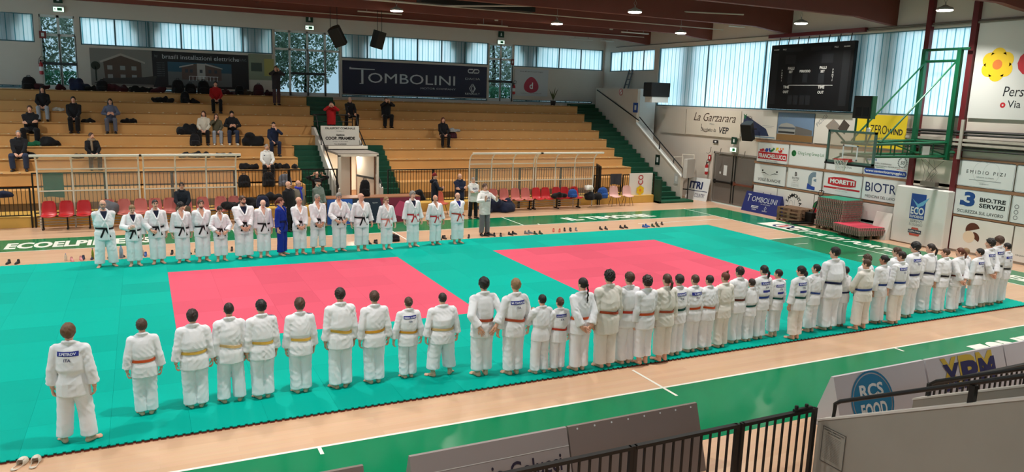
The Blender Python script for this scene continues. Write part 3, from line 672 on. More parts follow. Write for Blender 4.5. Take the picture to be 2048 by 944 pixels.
    if gi or collar:
        X, Y, Z = Fj.ax[0][:,None,None], Fj.ax[1][None,:,None], Fj.ax[2][None,None,:]
        if gi:
            zv = (.685 if under else .72)*H+D; wd = np.maximum(np.maximum((np.abs(X)-(Z-zv)*.36-.002)*.93, -(Y-.012*H)), zv-Z); Fj.f = np.maximum(Fj.f, (-wd).astype(np.float32))
            for s in (-1, 1):
                xe = -s*.03; Fj.chain([U(s*.040,-.03,.856), U(s*.052,.02,.828), U(s*.045,.062,.79), U(s*.012,.090*w,.715), U(xe,.088*w,.62)], [.014*H,.016*H,.016*H,.014*H,.012*H], .004)
                if s > 0: Fj.chain([U(xe,.088*w,.62), U(xe-.01,.093*w,.52), U(xe-.012,.095*w,hem+.01)], [.012*H,.011*H,.01*H], .004)
            Fj.chain([U(-.040,-.03,.856), U(-.02,-.048,.862), U(.02,-.048,.862), U(.040,-.03,.856)], [.014*H]*4, .004); Fj.chain([U(-.038,-.03,.842), U(0,-.050,.845), U(.038,-.03,.842)], [.012*H]*3, .006)
        else:
            Fj.chain([U(-.03,.04,.838), U(-.05,-.01,.85), U(0,-.052,.858), U(.05,-.01,.85), U(.03,.04,.838), U(-.03,.04,.838)], [.017*H]*6, .012)
        if hood: Fj.chain([U(-.055,.0,.84), U(-.04,-.06,.83), U(0,-.085,.81), U(.04,-.06,.83), U(.055,.0,.84)], [.024*H,.03*H,.036*H,.03*H,.024*H], .02)
    Fj.cut((0,0,tz+(.006*H)), (0,0,-1))
    # leave room for the neck
    S = Soup(); S.add(*Fj.mesh()); jk = S.build('jacket', [top], root)
    if stripes:
        b = MB(); b.mat(INK)
        for o in (-.012, .0, .012):
            q = np.array([U(.045+.075*t, o-.012, .95) for t in np.linspace(0, 1, 8)]); e = Fj.march(q, (0,0,-1), .3, .003); e2 = Fj.march(q+np.array([0,.006*H,0]), (0,0,-1), .3, .003)
            for i in range(7): b.poly([tuple(e[i]), tuple(e[i+1]), tuple(e2[i+1]), tuple(e2[i])])
        b.build('shoulder_stripes', root)
    if logo:
        q = np.array([U(a, .3, b) for a, b in ((.05,.755),(.075,.755),(.075,.735),(.05,.735))]); e = Fj.march(q, (0,-1,0), .6, .003); b = one(INK); b.poly([tuple(v) for v in e][::-1]); b.build('badge', root)
    def project(mb, items, z0, side=-1):
        """items: (mat, verts2d(x right on the back, z), faces)"""
        for m, vs, fs, off in items:
            vs = np.array(vs); q = np.stack([vs[:,0]*(-side), np.full(len(vs), side*.3*H), vs[:,1]], 1); e = Fj.march(q, (0,-side,0), .6*H, off); mb.mat(m); mb.add([tuple(v) for v in e], fs if side < 0 else [f_ for f_ in fs])
    if patch:
        nm, extra = patch if isinstance(patch, tuple) else (patch, None)
        b = MB(); hw, z0, z1 = .078*H*w, .752*H+D, .79*H+D; nx, nz = 24, 5
        vs = [(-hw+2*hw*i/nx, z0+(z1-z0)*j/nz) for j in range(nz+1) for i in range(nx+1)]; fs = [(j*(nx+1)+i, j*(nx+1)+i+1, (j+1)*(nx+1)+i+1, (j+1)*(nx+1)+i) for j in range(nz) for i in range(nx)]
        project(b, [(PATCH, vs, fs, .004)], 0); pt = b.build('name_patch', root)
        def tx(s, xw, hgt, zc, m, par, nme):
            v, f_ = text_geo(s, .025, 0, 2); v = v[:, :2].copy(); v *= min(hgt/v[:,1].max(), xw/v[:,0].max()); v[:,0] -= v[:,0].max()/2; v[:,1] += zc-hgt/2; bb = MB(); project(bb, [(m, v, f_, .009)], 0); bb.build(nme, par)
        tx(nm, hw*1.8, .021*H, .771*H+D, PWHITE, pt, 'lettering'); tx('ITA', .09*H, .024*H, .722*H+D, INK, root, 'country_letters')
        if extra:
            b = MB(); z0, z1 = .655*H+D, .685*H+D; hw2 = hw*.75; vs = [(-hw2+2*hw2*i/nx, z0+(z1-z0)*j/nz) for j in range(nz+1) for i in range(nx+1)]; project(b, [(PATCH, vs, fs, .003)], 0); b.build('lower_patch', root)
    if print_:
        for i, s in enumerate(print_):
            v, f_ = text_geo(s, .03, 0, 2); v = v[:, :2].copy(); hg = .044*H; v *= np.array([min(hg/v[:,1].max(), .17*H/v[:,0].max()), hg/v[:,1].max()]); v[:,0] -= v[:,0].max()/2; v[:,1] += .735*H-.055*H*i+D-hg/2; bb = MB(); project(bb, [(INK, v, f_, .005)], 0, 1); bb.build('chest_print', root)
    if under:
        Fu = Field((-.12*H,-.02,.62*H+D), (.12*H,.14*H,.87*H+D), h); Fu.prof([(.66*H+D,.09*H*w,.07*H*w),(.74*H+D,.1*H*w,.074*H*w),(.80*H+D,.085*H,.058*H),(.838*H+D,.046*H,.046*H)], .01); S = Soup(); S.add(*Fu.mesh()); S.build('undershirt', [under], root)
    if scarf is not None:
        Fs = Field((-.14*H,-.12*H,.55*H+D), (.14*H,.2*H,.92*H+D), h); Fs.chain([U(-.05,.03,.845), U(-.055,-.03,.855), U(0,-.06,.86), U(.055,-.03,.855), U(.05,.03,.845), U(0,.062,.835), U(-.05,.03,.845)], [.024*H]*7, .01); Fs.chain([U(.02,.06,.83), U(.025,.095*w,.74), U(.02,.1*w,.62)], [.022*H,.024*H,.022*H], .01, ((0,1,0),1.8)); S = Soup(); S.add(*Fs.mesh()); S.build('scarf', [scarf], root)
    # ---- belt
    if gi and belt:
        n = 44; zc = .585*H+D; tl = rg.uniform(-.012, .012)*H; th = np.linspace(0, 2*math.pi, n, endpoint=False); dirs = np.stack([np.cos(th), np.sin(th), 0*th], 1); b = one(BELT[belt]); rings = []
        for dz, off in ((-.0125*H,.001),(-.0125*H,.009),(.0125*H,.009),(.0125*H,.001)):
            q = dirs*.3*H*max(1, w*.8); q[:,2] = zc+dz+tl*np.cos(th)+.004*H*np.sin(2*th); rings.append(Ftor.march(q, -dirs, .4*H, off))
        vs = np.concatenate(rings); fs = [(r*n+i, r*n+(i+1)%n, ((r+1)%4)*n+(i+1)%n, ((r+1)%4)*n+i) for r in range(4) for i in range(n)]
        b.add([tuple(v) for v in vs], fs); bt = b.build('belt', root)
        q = Ftor.march(np.array([U(0,.28,.585)]), (0,-1,0), .4*H, .012)[0]; b = one(BELT['white'] if belt == 'redwhite' else BELT[belt]); r = .017*H
        b.lathe([(.001,-r*.8),(r*.8,-r*.6),(r,0),(r*.8,r*.6),(.001,r*.8)], 8, Matrix.Translation(q) @ Matrix.Rotation(R(70),4,'X')); b.build('knot', bt)
        for s in (-1, 1):
            L = .13*H; zz = np.linspace(0, 1, 6); xx = s*(.008+.055*zz)*H; q0 = np.array([(xx[i], .28*H, zc-zz[i]*L) for i in range(6)]); e = Ftor.march(q0, (0,-1,0), .45*H, .008); yb = q[1]; e[:,1] = np.clip(e[:,1], yb-.02*H, yb+.02); wv = .012*H; b = one(BELT[belt]); vs = []
            for i in range(6):
                for dx, dy in ((-wv,.0),(wv,.0),(wv,.006),(-wv,.006)): vs.append((e[i][0]+dx, e[i][1]+dy, e[i][2]+dx*s*.4))
            b.add(vs, [(i*4+j, i*4+(j+1)%4, i*4+4+(j+1)%4, i*4+4+j) for i in range(5) for j in range(4)]+[(3,2,1,0),(20,21,22,23)]); b.build('belt_end', bt)
    # ---- trousers
    lo2 = np.minimum(np.minimum(ank[-1], ank[1]), np.minimum(knee[-1], knee[1]))-.12*H; hi2 = np.maximum(np.maximum(ank[-1], ank[1]), np.maximum(knee[-1], knee[1]))+.13*H
    Ft = Field((min(lo2[0], -.2*H*w), min(lo2[1], -.14*H*w), 0.), (max(hi2[0], .2*H*w), max(hi2[1], .14*H*w), (.60 if sit is None else .56)*H+D), h)
    pw_ = 1. if gi else .87; Ft.ell(U(0,0,.515 if gi else .50), (.108*H*w*pw_,.083*H*w*pw_,.075*H), .03)
    rr = (.071,.061,.064) if gi else (.051,.047,.044)
    for s in (-1, 1):
        g = Ft.like(); hp = hip[s]*np.array([.95,1,1])
        g.cone(hp, knee[s], rr[0]*H*w, rr[1]*H*w, .02); g.cone(knee[s], ank[s]-np.array([0,0,.03*H]), rr[1]*H*w, rr[2]*H*w, .02); g.folds(.003*H, .105*H, seed+s+11, (1,1,.8)); g.cut((0,0,(plen if gi or plen != .05 else .055)*H), (0,0,-1))
        if sit is None and stance < .07: g.cut((s*.002*H,0,0), (-s,0,-.0))
        a = Ft.f; k = .006; hq = np.clip(.5+.5*(a-g.f)/k, 0, 1); Ft.f = a*(1-hq)+g.f*hq-k*hq*(1-hq)
    S = Soup(); S.add(*Ft.mesh()); S.build('trousers', [pants], root)
    if bent: root.rotation_euler = (0, 0, rz)
    return root
# ================================================================ survey helpers: a sight line of the camera met with a plane of the hall
_C = np.array(CAM_POS); _B = np.array([[_r2.x,_u2.x,_f.x],[_r2.y,_u2.y,_f.y],[_r2.z,_u2.z,_f.z]])
def _ray(u, v): return _B @ np.array([(u-1024)/FPX, -(v-472)/FPX, 1.])
def at_y(u, v, y): d = _ray(u, v); return _C+d*(y-_C[1])/d[1]
def at_x(u, v, x): d = _ray(u, v); return _C+d*(x-_C[0])/d[0]
def at_z(u, v, z=0.): d = _ray(u, v); return _C+d*(z-_C[2])/d[2]
# ================================================================ grandstand on the far side
ROW_Y = lambda k: 21.1+.767*(k-1)
ROW_ZR = lambda k: 1.47+.401*(k-1)
ROW_ZL = lambda k: 1.58+.401*(k-1)
peg = M('seat_peg', (226,206,170), .5); podium = M('ochre_podium', (216,172,84), .5, var=.06)
stand = thing('grandstand', 'ochre painted tiered bleachers with eight rows along the far wall', 'bleachers', (0, 21.1, 0))
def bench_row(x0, x1, k, ZR):
    y, z = ROW_Y(k)-21.1, ROW_ZR(k) if ZR == 'R' else ROW_ZL(k); b = one(ochre)
    d = .80 if k < 8 else 2.32
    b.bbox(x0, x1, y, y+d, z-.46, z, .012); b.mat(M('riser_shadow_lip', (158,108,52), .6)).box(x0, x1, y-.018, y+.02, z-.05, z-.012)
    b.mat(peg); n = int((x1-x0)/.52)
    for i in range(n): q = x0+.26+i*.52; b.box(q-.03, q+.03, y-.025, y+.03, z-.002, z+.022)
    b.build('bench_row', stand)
for k in range(1, 9):
    xl = -1.93 if k <= 3 else -.9 if k <= 5 else -.65
    xr = 1.93 if k <= 3 else .9 if k <= 5 else .65
    bench_row(-16.9, xl, k, 'L'); bench_row(xr, 13.93, k, 'R')
b = one(ochre)
for s_, z in ((-1, 0.), (1, 0.)): b.box(min(s_*1.93, s_*16.9 if s_ < 0 else 13.93), max(s_*1.93, 13.93 if s_ > 0 else -1.93), -.75, .1, .62, 1.06)
b.build('front_parapet', stand)
b = one(podium); b.bbox(-16.9,-1.93,-2.02,-.7,0,.36,.01); b.bbox(1.93,13.9,-2.02,-.7,0,.36,.01); b.build('podium', stand)
b = one(M('stand_core', (120,96,70), .8)); b.box(-16.9,-1.95,-.7,.02,0,.64); b.box(1.95,13.9,-.7,.02,0,.64); b.build('footing', stand)
# stair flights beside the tunnel, upper aisle, and the long flight at the right end
def flight(parent, name, x0, x1, y0, z0, n, dy, dz, m):
    for i in range(n):
        b = one(m); b.bbox(x0, x1, y0+i*dy, y0+(i+1)*dy+.02, max(0, z0+(i-2)*dz) if i else 0, z0+(i+1)*dz, .008); b.mat(M('step_edge', (40,104,84), .4)).box(x0+.03, x1-.03, y0+i*dy-.004, y0+i*dy+.03, z0+(i+1)*dz-.001, z0+(i+1)*dz+.003); b.build(name, parent)
st = thing('aisle_stairs', 'dark green stair flight left of the tunnel entrance', 'stairs', (-1.42,19.45,0)); flight(st, 'step', -.51,.51, 0, .0, 12, .31, .2, darkgreen)
st = thing('aisle_stairs', 'dark green stair flight right of the tunnel entrance', 'stairs', (1.42,19.45,0)); flight(st, 'step', -.51,.51, 0, .0, 12, .31, .2, darkgreen)
st = thing('aisle_stairs', 'short dark green stair flight above the tunnel roof up to the glazed door', 'stairs', (0,24.2,2.75)); flight(st, 'step', -.64,.64, 0, .0, 8, .36, .205, darkgreen)
st = thing('corner_stairs', 'long green concrete stair flight at the right end of the bleachers', 'stairs', (14.72,18.66,0))
b = one(greenp); b.bbox(-.79,1.2,0,.8,0,.1,.01); b.build('bottom_slab', st)
flight(st, 'step', -.79,.82, .5, .0, 22, .385, .2, darkgreen)
b = one(M('stair_base', (8,60,42), .6)); b.box(-.79,-.70,.0,.5,0,1.1); b.build('newel', st)
# white wall that rises along the right flight
sw = thing('stair_parapet', 'white sloping stair wall with black handrail at the right end of the bleachers', 'stair wall', (15.62,19.35,0))
b = one(wallm); T = Matrix.Rotation(math.pi/2,4,'Z') @ Matrix.Rotation(math.pi/2,4,'X')
b.prism([(0,0),(0,1.12),(3.95,3.50),(3.95,5.28),(8.0,5.32),(8.0,0)], 0, .16, T); b.build('wall', sw)
b = one(M('parapet_cap', (222,220,214), .6)); b.prism([(-.02,1.12),(3.95,3.50),(3.95,3.56),(-.02,1.18)], -.02, .18, T); b.build('capping', sw)
b = one(black); b.tube([(.05,-.02,1.12),(.05,.0,1.55),(.05,1.9,2.7),(.05,1.9,2.3)], .028, 6); b.tube([(.05,1.9,2.7),(.05,3.75,3.85)], .028, 6); b.build('handrail', sw)
b = one(black); b.tube([(-.06,3.7,3.7),(-.06,7.8,5.2)], .03, 6)
for q in (3.7,5.4,7.1): b.tube([(-.06,q,3.7+(q-3.7)*.37),(.02,q,3.66+(q-3.7)*.37)], .02, 6)
b.build('handrail', sw)
b = one(M('white_block', (214,220,222), .6)); b.box(.16,1.15,3.95,8.0,0,4.65); b.box(.16,.62,3.95,7.9,4.65,5.3); b.build('landing_wall', sw)
# ---- tunnel (vomitory)
vm = thing('tunnel_entrance', 'white walled tunnel entrance through the bleachers with open doors', 'tunnel', (0,19.4,0))
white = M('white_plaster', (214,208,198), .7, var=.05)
for s in (-1, 1):
    b = one(white); T = Matrix.Rotation(math.pi/2,4,'Z') @ Matrix.Rotation(math.pi/2,4,'X') @ Matrix.Translation((0,0,s*.86-.05))
    b.prism([(-.05,0),(-.05,.98),(.35,1.08),(4.3,3.12),(4.75,3.12),(4.75,0)], 0, .1, T); b.build('side_wall', vm)
    b = one(black); x = s*.86; b.tube([(x,-.02,.45),(x,0,1.12),(x,.3,1.3),(x,3.6,3.15),(x,3.9,3.62),(x,4.6,3.66)], .026, 6); b.tube([(x,3.0,2.45),(x,3.0,2.85)], .02, 6); b.tube([(x,.35,1.05),(x,.35,1.33)], .02, 6)
    if s > 0: b.tube([(-.86,4.6,3.66),(.86,4.6,3.66)], .026, 6); b.tube([(-.86,4.6,3.36),(.86,4.6,3.36)], .022, 6); b.tube([(.86,4.6,3.1),(.86,4.6,3.66)], .02, 6)
    b.build('handrail', vm)
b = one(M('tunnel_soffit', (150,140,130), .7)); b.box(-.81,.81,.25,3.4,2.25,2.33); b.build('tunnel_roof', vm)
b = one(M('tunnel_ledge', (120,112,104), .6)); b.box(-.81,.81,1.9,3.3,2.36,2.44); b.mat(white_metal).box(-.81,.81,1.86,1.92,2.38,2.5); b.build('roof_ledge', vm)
b = one(white); b.box(-.81,.81,3.25,3.35,2.25,3.24); bp_ = b.build('sign_wall', vm)
t = one(M('sign_black', (36,32,32), .6)); TT = plane_T((0,3.245,2.3), (1,0,0), (0,0,1))
for s_, y_, h_, w_, bo in (('PALASPORT COMUNALE',.80,.085,1.4,.02),('Via Ungheria, 10',.70,.045,.7,.0),('Gestione',.53,.075,.62,.04),('COOP. PIRAMIDE',.36,.13,1.5,.045),('Via Valdaso, 10 - Porto S. Elpidio',.26,.045,1.3,.0),('Tel. 0734/900350',.15,.055,.9,.02)): put_text(t, s_, 0, y_, w_, h_, TT, bold=bo, anchor='m')
t.build('lettering', vm)
b = one(M('tunnel_floor', (160,108,66), .5)); b.box(-.95,.95,-.45,4.6,.30,.42); b.build('platform', vm)
b = one(M('tunnel_wall_cream', (236,226,206), .6)); b.box(-.81,.81,3.9,4.0,.42,2.25); b.build('rear_wall', vm)
doorw = M('door_white', (240,232,218), .45); brownf = M('brown_frame', (126,78,46), .5)
b = one(white_metal); b.box(-.80,-.70,.2,.3,.42,2.25); b.box(.72,.80,.2,.3,.42,2.25); b.box(-.80,.80,.2,.3,2.2,2.28); b.build('door_frame', vm)
def leaf(name, x0, x1, y0, y1, extra=None):
    d = Vector((x1-x0, y1-y0, 0)); L = d.length; T = Matrix.Translation((x0,y0,.42)) @ Matrix.Rotation(math.atan2(d.y,d.x),4,'Z'); b = one(doorw); b.box(0,L,-.02,.02,0,1.8,T); b.mat(brownf).box(0,.05,-.03,.03,0,1.8,T).box(L-.05,L,-.03,.03,0,1.8,T); o = b.build(name, vm)
    if extra: b = one(frame_dark if extra == 'bar' else M('door_window', (120,108,96), .3)); (b.box(.05,L-.05,-.06,-.03,.85,.93,T) if extra == 'bar' else b.box(L*.3,L*.75,-.028,.028,1.0,1.5,T)); b.build('push_bar' if extra == 'bar' else 'window_pane', o)
leaf('door_leaf', -.66,-.12, .9, 1.0); leaf('door_leaf', -.1,.2, 1.1, 2.4, 'win'); leaf('door_leaf', .3,.68, 1.7, .3, 'bar')
L = bpy.data.lights.new('tunnel_lamp', 'AREA'); L.energy = 130; L.size = .6; L.color = (1,.93,.8); o = bpy.data.objects.new('tunnel_lamp', L); COL.objects.link(o); o.location = (0,21.2,2.2); o.parent = None
tag(o, 'tunnel ceiling light', 'light')

# ---- railing panels along the bleacher front
def railing(x0, x1, y, z0, z1, label, pitch=.118, rz=0., name='railing_panel', bar=.0085, rail=.022, group=None, post=True):
    L = x1-x0; root = thing(name, label, 'railing', (x0, y, 0), rz, group)
    b = one(black); b.box(0,L,-rail,rail,z1-.04,z1); b.build('top_rail', root); b = one(black); b.box(0,L,-rail*.8,rail*.8,z0,z0+.035); b.build('bottom_rail', root)
    if post:
        for q in (0, L): b = one(black); b.box(q-.024,q+.024,-.024,.024,0 if z0 < .5 else z0-.3,z1); b.build('post', root)
    n = max(2, int(round(L/pitch))); me = None
    for i in range(1, n):
        if me is None: me = one(black).box(-bar,bar,-bar,bar,z0,z1-.03).mesh('bar')
        link_mesh('bar', me, root, (L*i/n, 0, 0))
    return root
FY = 19.02
railing(-16.0,-13.4,FY,.40,1.33,'black bar railing panel at the far left of the bleacher front')
railing(-13.3,-10.95,FY,.40,1.33,'low black bar railing panel left of the clear dugout shelters')
for i, (a, b_) in enumerate(((-10.85,-8.8),(-8.75,-6.75),(-6.7,-4.7),(-4.65,-2.8),(-2.75,-1.0))):
    railing(a, b_, FY, .46, 1.80, ['tall black railing panel behind the three red dugout seats','tall black railing panel behind the seats with the grey coat','tall black railing panel behind the man seated in the dugout','tall black railing panel with backpacks behind it','tall black railing panel before the left green stair flight'][i])
for i, (a, b_) in enumerate(((1.0,2.85),(2.9,4.75),(4.8,6.75),(6.8,8.75),(8.8,10.75))):
    railing(a, b_, FY, .46, 1.74, ['tall black railing panel before the right green stair flight','tall black railing panel behind the woman in the red beanie','tall black railing panel behind the first pink dugout seats','tall black railing panel behind the middle of the right dugout','tall black railing panel behind the last red dugout seats'][i])
railing(10.75,12.2,19.4,.40,1.32,'low black railing panel with dark cloth over it'); railing(12.25,14.0,19.3,.40,1.32,'low black railing panel under the white flower banner')
rr_ = railing(0,1.5,0,.46,1.74,'short black railing return at the end of the right dugout', rz=R(65)); rr_.location = (10.8,18.95,0)

# ---- dugout shelters
poly_ = bpy.data.materials.new('clear_polycarbonate'); poly_.use_nodes = True
_nt = poly_.node_tree; _nt.nodes.remove(_nt.nodes['Principled BSDF']); _t = _nt.nodes.new('ShaderNodeBsdfTransparent'); _t.inputs[0].default_value = (.90,.87,.82,1); _g = _nt.nodes.new('ShaderNodeBsdfGlossy'); _g.inputs['Roughness'].default_value = .12
_d = _nt.nodes.new('ShaderNodeBsdfDiffuse'); _d.inputs[0].default_value = (.75,.68,.58,1); _m1 = _nt.nodes.new('ShaderNodeMixShader'); _m1.inputs[0].default_value = .06; _m2 = _nt.nodes.new('ShaderNodeMixShader'); _m2.inputs[0].default_value = .17
_nt.links.new(_t.outputs[0], _m1.inputs[1]); _nt.links.new(_g.outputs[0], _m1.inputs[2]); _nt.links.new(_m1.outputs[0], _m2.inputs[1]); _nt.links.new(_d.outputs[0], _m2.inputs[2]); _nt.links.new(_m2.outputs[0], _nt.nodes['Material Output'].inputs[0])
def shelter(x0, x1, label):
    W = x1-x0; root = thing('dugout_shelter', label, 'shelter', (x0, 18.8, 0))
    prof = [(0,0),(0,1.9),(-.03,2.08),(-.10,2.2),(-.22,2.31),(-.40,2.38),(-.58,2.41)]
    for i in range(4):
        b = one(white_metal); x = W*i/3; b.tube([(x,y,z) for y, z in prof], .028, 8); b.build('post', root)
    b = one(white_metal); b.bbox(-.12,W+.12,-.64,-.56,2.37,2.45,.01); b.build('front_beam', root)
    for z in (1.93,1.22,.42): b = one(white_metal); b.box(0,W,-.02,.02,z-.02,z+.02); b.build('cross_rail', root)
    for i in range(3):
        xa, xb = W*i/3+.02, W*(i+1)/3-.02; b = one(poly_); pp = prof[1:]; vs = [(x, y+.015, z) for (y, z) in [(0,.45)]+pp for x in (xa, xb)]; b.add(vs, [(2*j, 2*j+1, 2*j+3, 2*j+2) for j in range(len(pp))]); b.build('clear_panel', root)
    return root
shelter(-10.68,-7.75,'clear curved dugout shelter above the three red seats'); shelter(-7.6,-4.65,'clear curved dugout shelter over the seated man in dark jacket')
shelter(4.36,7.32,'clear curved dugout shelter behind the two men in white hoodies'); shelter(7.42,10.3,'clear curved dugout shelter at the right over the bags')
redp = M('red_plastic', (196,34,40), .35); pinkp = M('faded_pink_plastic', (206,112,104), .45); palep = M('pale_pink_plastic', (222,172,164), .45); salmon = M('salmon_plastic', (212,104,84), .4)
def seat_shell(mb, m):
    """moulded seat: origin at the seat mount, facing -y"""
    mb.mat(m); nx, prof = 8, [(-.23,-.035,.20),(-.21,.0,.215),(-.1,-.02,.22),(.05,-.03,.22),(.15,.0,.215),(.19,.08,.21),(.215,.2,.205),(.24,.34,.19),(.255,.42,.15),(.258,.435,.10)]
    vs = []; n = len(prof)
    for o in (0, 1):
        for (y, z, hw) in prof:
            for i in range(nx+1):
                t = -1+2*i/nx; c = t*t*.035; back = z > .05
                vs.append((t*hw, y-(c if back else 0)+(o*.012 if back else 0), z+(0 if back else c)-(0 if back else o*.012)))
    fs = []; N = n*(nx+1)
    for j in range(n-1):
        for i in range(nx): a = j*(nx+1)+i; fs += [(a,a+1,a+nx+2,a+nx+1), (N+a+nx+1,N+a+nx+2,N+a+1,N+a)]
    ring = [i for i in range(nx+1)]+[j*(nx+1)+nx for j in range(1, n)]+[(n-1)*(nx+1)+i for i in range(nx-1,-1,-1)]+[j*(nx+1) for j in range(n-2,0,-1)]
    for i in range(len(ring)): a, c = ring[i], ring[(i+1)%len(ring)]; fs.append((c,a,N+a,N+c))
    mb.add(vs, fs); return mb
seat_me = {m.name: seat_shell(MB(), m).mesh('seat', True) for m in (redp, pinkp, palep, salmon)}
steel = M('bench_steel', (168,160,150), .4, metal=.4)
def bench(x0, xs, mats, label):
    W = max(xs)-x0+.3; root = thing('dugout_bench', label, 'bench', (x0, 18.5, 0))
    for z in (.34,.24,.16): b = one(steel); b.box(-.05,W,.08,.11,z-.015,z+.015); b.build('rail', root)
    for q in (.1, W/2, W-.15): b = one(black); b.box(q-.025,q+.025,-.12,.2,0,.05); b.box(q-.02,q+.02,.02,.08,.05,.44); b.build('leg', root)
    b = one(black); b.box(-.05,W,-.02,.03,.42,.45); b.build('seat_beam', root)
    for x, m in zip(xs, mats):
        o = link_mesh('seat', seat_me[m.name], root, (x-x0, 0, .47))
    return root
bench(-10.7, [-10.42,-9.93,-9.43], [redp]*3, 'dugout bench with three bright red shell seats at the left')
bench(-8.95, [-8.72,-8.25,-7.75], [pinkp]*3, 'dugout bench of faded pink seats under the grey coat')
bench(-7.55, [-7.3,-6.85,-6.35,-5.8], [pinkp]*4, 'dugout bench of faded pink seats with a man sitting on it')
bench(-5.45, [-5.2,-4.75], [pinkp]*2, 'dugout bench of two faded pink seats beside the tall bearded judoka')
bench(5.1, [5.4,5.9,6.42,6.9], [pinkp]*4, 'dugout bench with four faded pink seats right of the hoodie men')
bench(7.15, [7.42,7.87,8.4,8.82,9.3], [redp]*5, 'dugout bench of red seats holding bags and jackets')
def chair(x, y, rz, m, label):
    root = thing('plastic_chair', label, 'chair', (x, y, 0), rz); link_mesh('seat', seat_me[m.name], root, (0,0,.44))
    for sx in (-1, 1):
        for sy in (-1, 1): b = one(M('chair_leg_steel', (90,70,64), .4, metal=.5)); b.tube([(sx*.12,sy*.1,.42),(sx*.2,sy*.2,0)], .011, 6); b.build('leg', root)
chair(11.35,18.55,R(-12),palep,'pale pink plastic chair under the hanging dark cloth'); chair(12.05,18.55,R(-15),palep,'pale pink plastic chair next to the white flower banner'); chair(2.98,18.35,R(8),salmon,'salmon plastic chair between woman in beanie and man in navy jacket')
chair(-2.72,18.55,0,pinkp,'pink plastic chair behind the woman in the blue gi')
# ================================================================ boards and banners
board_w = M('board_white', (224,228,228), .45); board_edge = M('board_edge', (150,160,164), .5); banner_w = M('banner_white', (232,228,222), .6, bump=.15, bscale=3); ink = M('sign_ink', (28,30,36), .5); inkgrey = M('sign_grey', (120,124,128), .5)
navy = M('sign_navy', (28,44,92), .5); signred = M('sign_red', (190,32,44), .5); signblue = M('sign_blue', (30,70,160), .5); signgreen = M('sign_green', (22,120,60), .5); yellow = M('sign_yellow', (238,206,40), .5); gold = M('flower_yellow', (240,200,30), .5); orange_ = M('flower_orange', (224,124,50), .5); silver = M('sign_silver', (196,200,206), .5); dnavy = M('banner_navy', (20,26,58), .55, bump=.1, bscale=4); slate = M('sign_slate', (118,142,158), .5)
def ring(mb, cx, cy, r0, r1, T, a0=0., a1=360., n=28, z=.002, sy=1.):
    n = max(4, int(n*(a1-a0)/360)); A = [R(a0+(a1-a0)*i/n) for i in range(n+1)]
    vs = [(cx+r*math.cos(a), cy+sy*r*math.sin(a), z) for a in A for r in (r0, r1)]; return mb.add(vs, [(2*i, 2*i+1, 2*i+3, 2*i+2) for i in range(n)], T)
def rectf(mb, x0, x1, y0, y1, T, z=.002): return mb.add([(x0,y0,z),(x1,y0,z),(x1,y1,z),(x0,y1,z)], [(0,1,2,3)], T)
def polyf(mb, pts, T, z=.002): return mb.add([(p[0],p[1],z) for p in pts], [tuple(range(len(pts)))], T)
def rrect(x0, x1, y0, y1, r, n=5):
    P = []
    for cx, cy, a in ((x1-r,y0+r,-90),(x1-r,y1-r,0),(x0+r,y1-r,90),(x0+r,y0+r,180)): P += [(cx+r*math.cos(R(a+90*i/n)), cy+r*math.sin(R(a+90*i/n))) for i in range(n+1)]
    return P
def flower(mb1, mb2, mb3, cx, cy, r, T):
    for k in range(6): a = R(60*k+30); mb1.add([(cx+r*.56*math.cos(a)+r*.46*math.cos(t), cy+r*.56*math.sin(a)+r*.46*math.sin(t), .003) for t in np.linspace(0, 6.2832, 16, endpoint=False)], [tuple(range(16))], T)
    mb2.add([(cx+r*.72*math.cos(t), cy+r*.72*math.sin(t), .0045) for t in np.linspace(0, 6.2832, 20, endpoint=False)], [tuple(range(20))], T)
    mb3.add([(cx+r*.3*math.cos(t), cy+r*.3*math.sin(t), .006) for t in np.linspace(0, 6.2832, 16, endpoint=False)], [tuple(range(16))], T)
class Board:
    """a flat sign: panel + printed parts; local u right, v up from the lower left corner, in metres"""
    def __init__(s, name, label, o, x, W, H, m, up=(0,0,1), t=.018, cat='sign', frame=False, rounded=False):
        s.root = thing(name, label, cat, o); s.W, s.H = W, H; s.T = plane_T((0,0,0), x, up); s.parts = {}
        b = one(m)
        if rounded: b.prism(rrect(0,W,0,H,.05), -t, 0, s.T)
        else: b.box(0,W,0,H,-t,0,s.T)
        b.build('panel', s.root)
        if frame:
            b = one(board_edge); P = rrect(.015,W-.015,.015,H-.015,.06); Q = rrect(.024,W-.024,.024,H-.024,.052); n = len(P); b.add([(p[0],p[1],.0015) for p in P]+[(p[0],p[1],.0015) for p in Q], [(i,(i+1)%n,n+(i+1)%n,n+i) for i in range(n)], s.T); b.build('border_line', s.root)
    def p(s, nm, m):
        k = (nm, m.name)
        if k not in s.parts: s.parts[k] = one(m)
        return s.parts[k]
    def text(s, t, u, v, w, h, m=None, bold=0., shear=0., anchor='m', fit=False, z=.003, rot=0., nm='lettering'): put_text(s.p(nm, m or ink), t, u*s.W, v*s.H, w*s.W, h*s.H, s.T, bold, shear, z, anchor, fit, rot); return s
    def done(s):
        for (nm, _), b in s.parts.items(): b.build(nm, s.root)
        return s.root
def RW(name, label, y0, y1, z0, z1, m=None, **kw): return Board(name, label, (16.93, y0, z0), (0,-1,0), y0-y1, z1-z0, m or board_w, **kw)
kw = dict(frame=True, rounded=True)
B = RW('advertising_board','white board with voile blanche lettering beside the grey door',15.90,14.06,1.23,2.10,**kw); B.text('VOILE BLANCHE',.5,.17,.9,.15,bold=.01); g = B.p('emblem', ink)
for s in (-1,1): polyf(g, [(.92,.42),(.92+s*.28,.50),(.92+s*.52,.50),(.92+s*.30,.54)][::s], B.T); ring(g,.92+s*.42,.61,0,.045,B.T)
B.done()
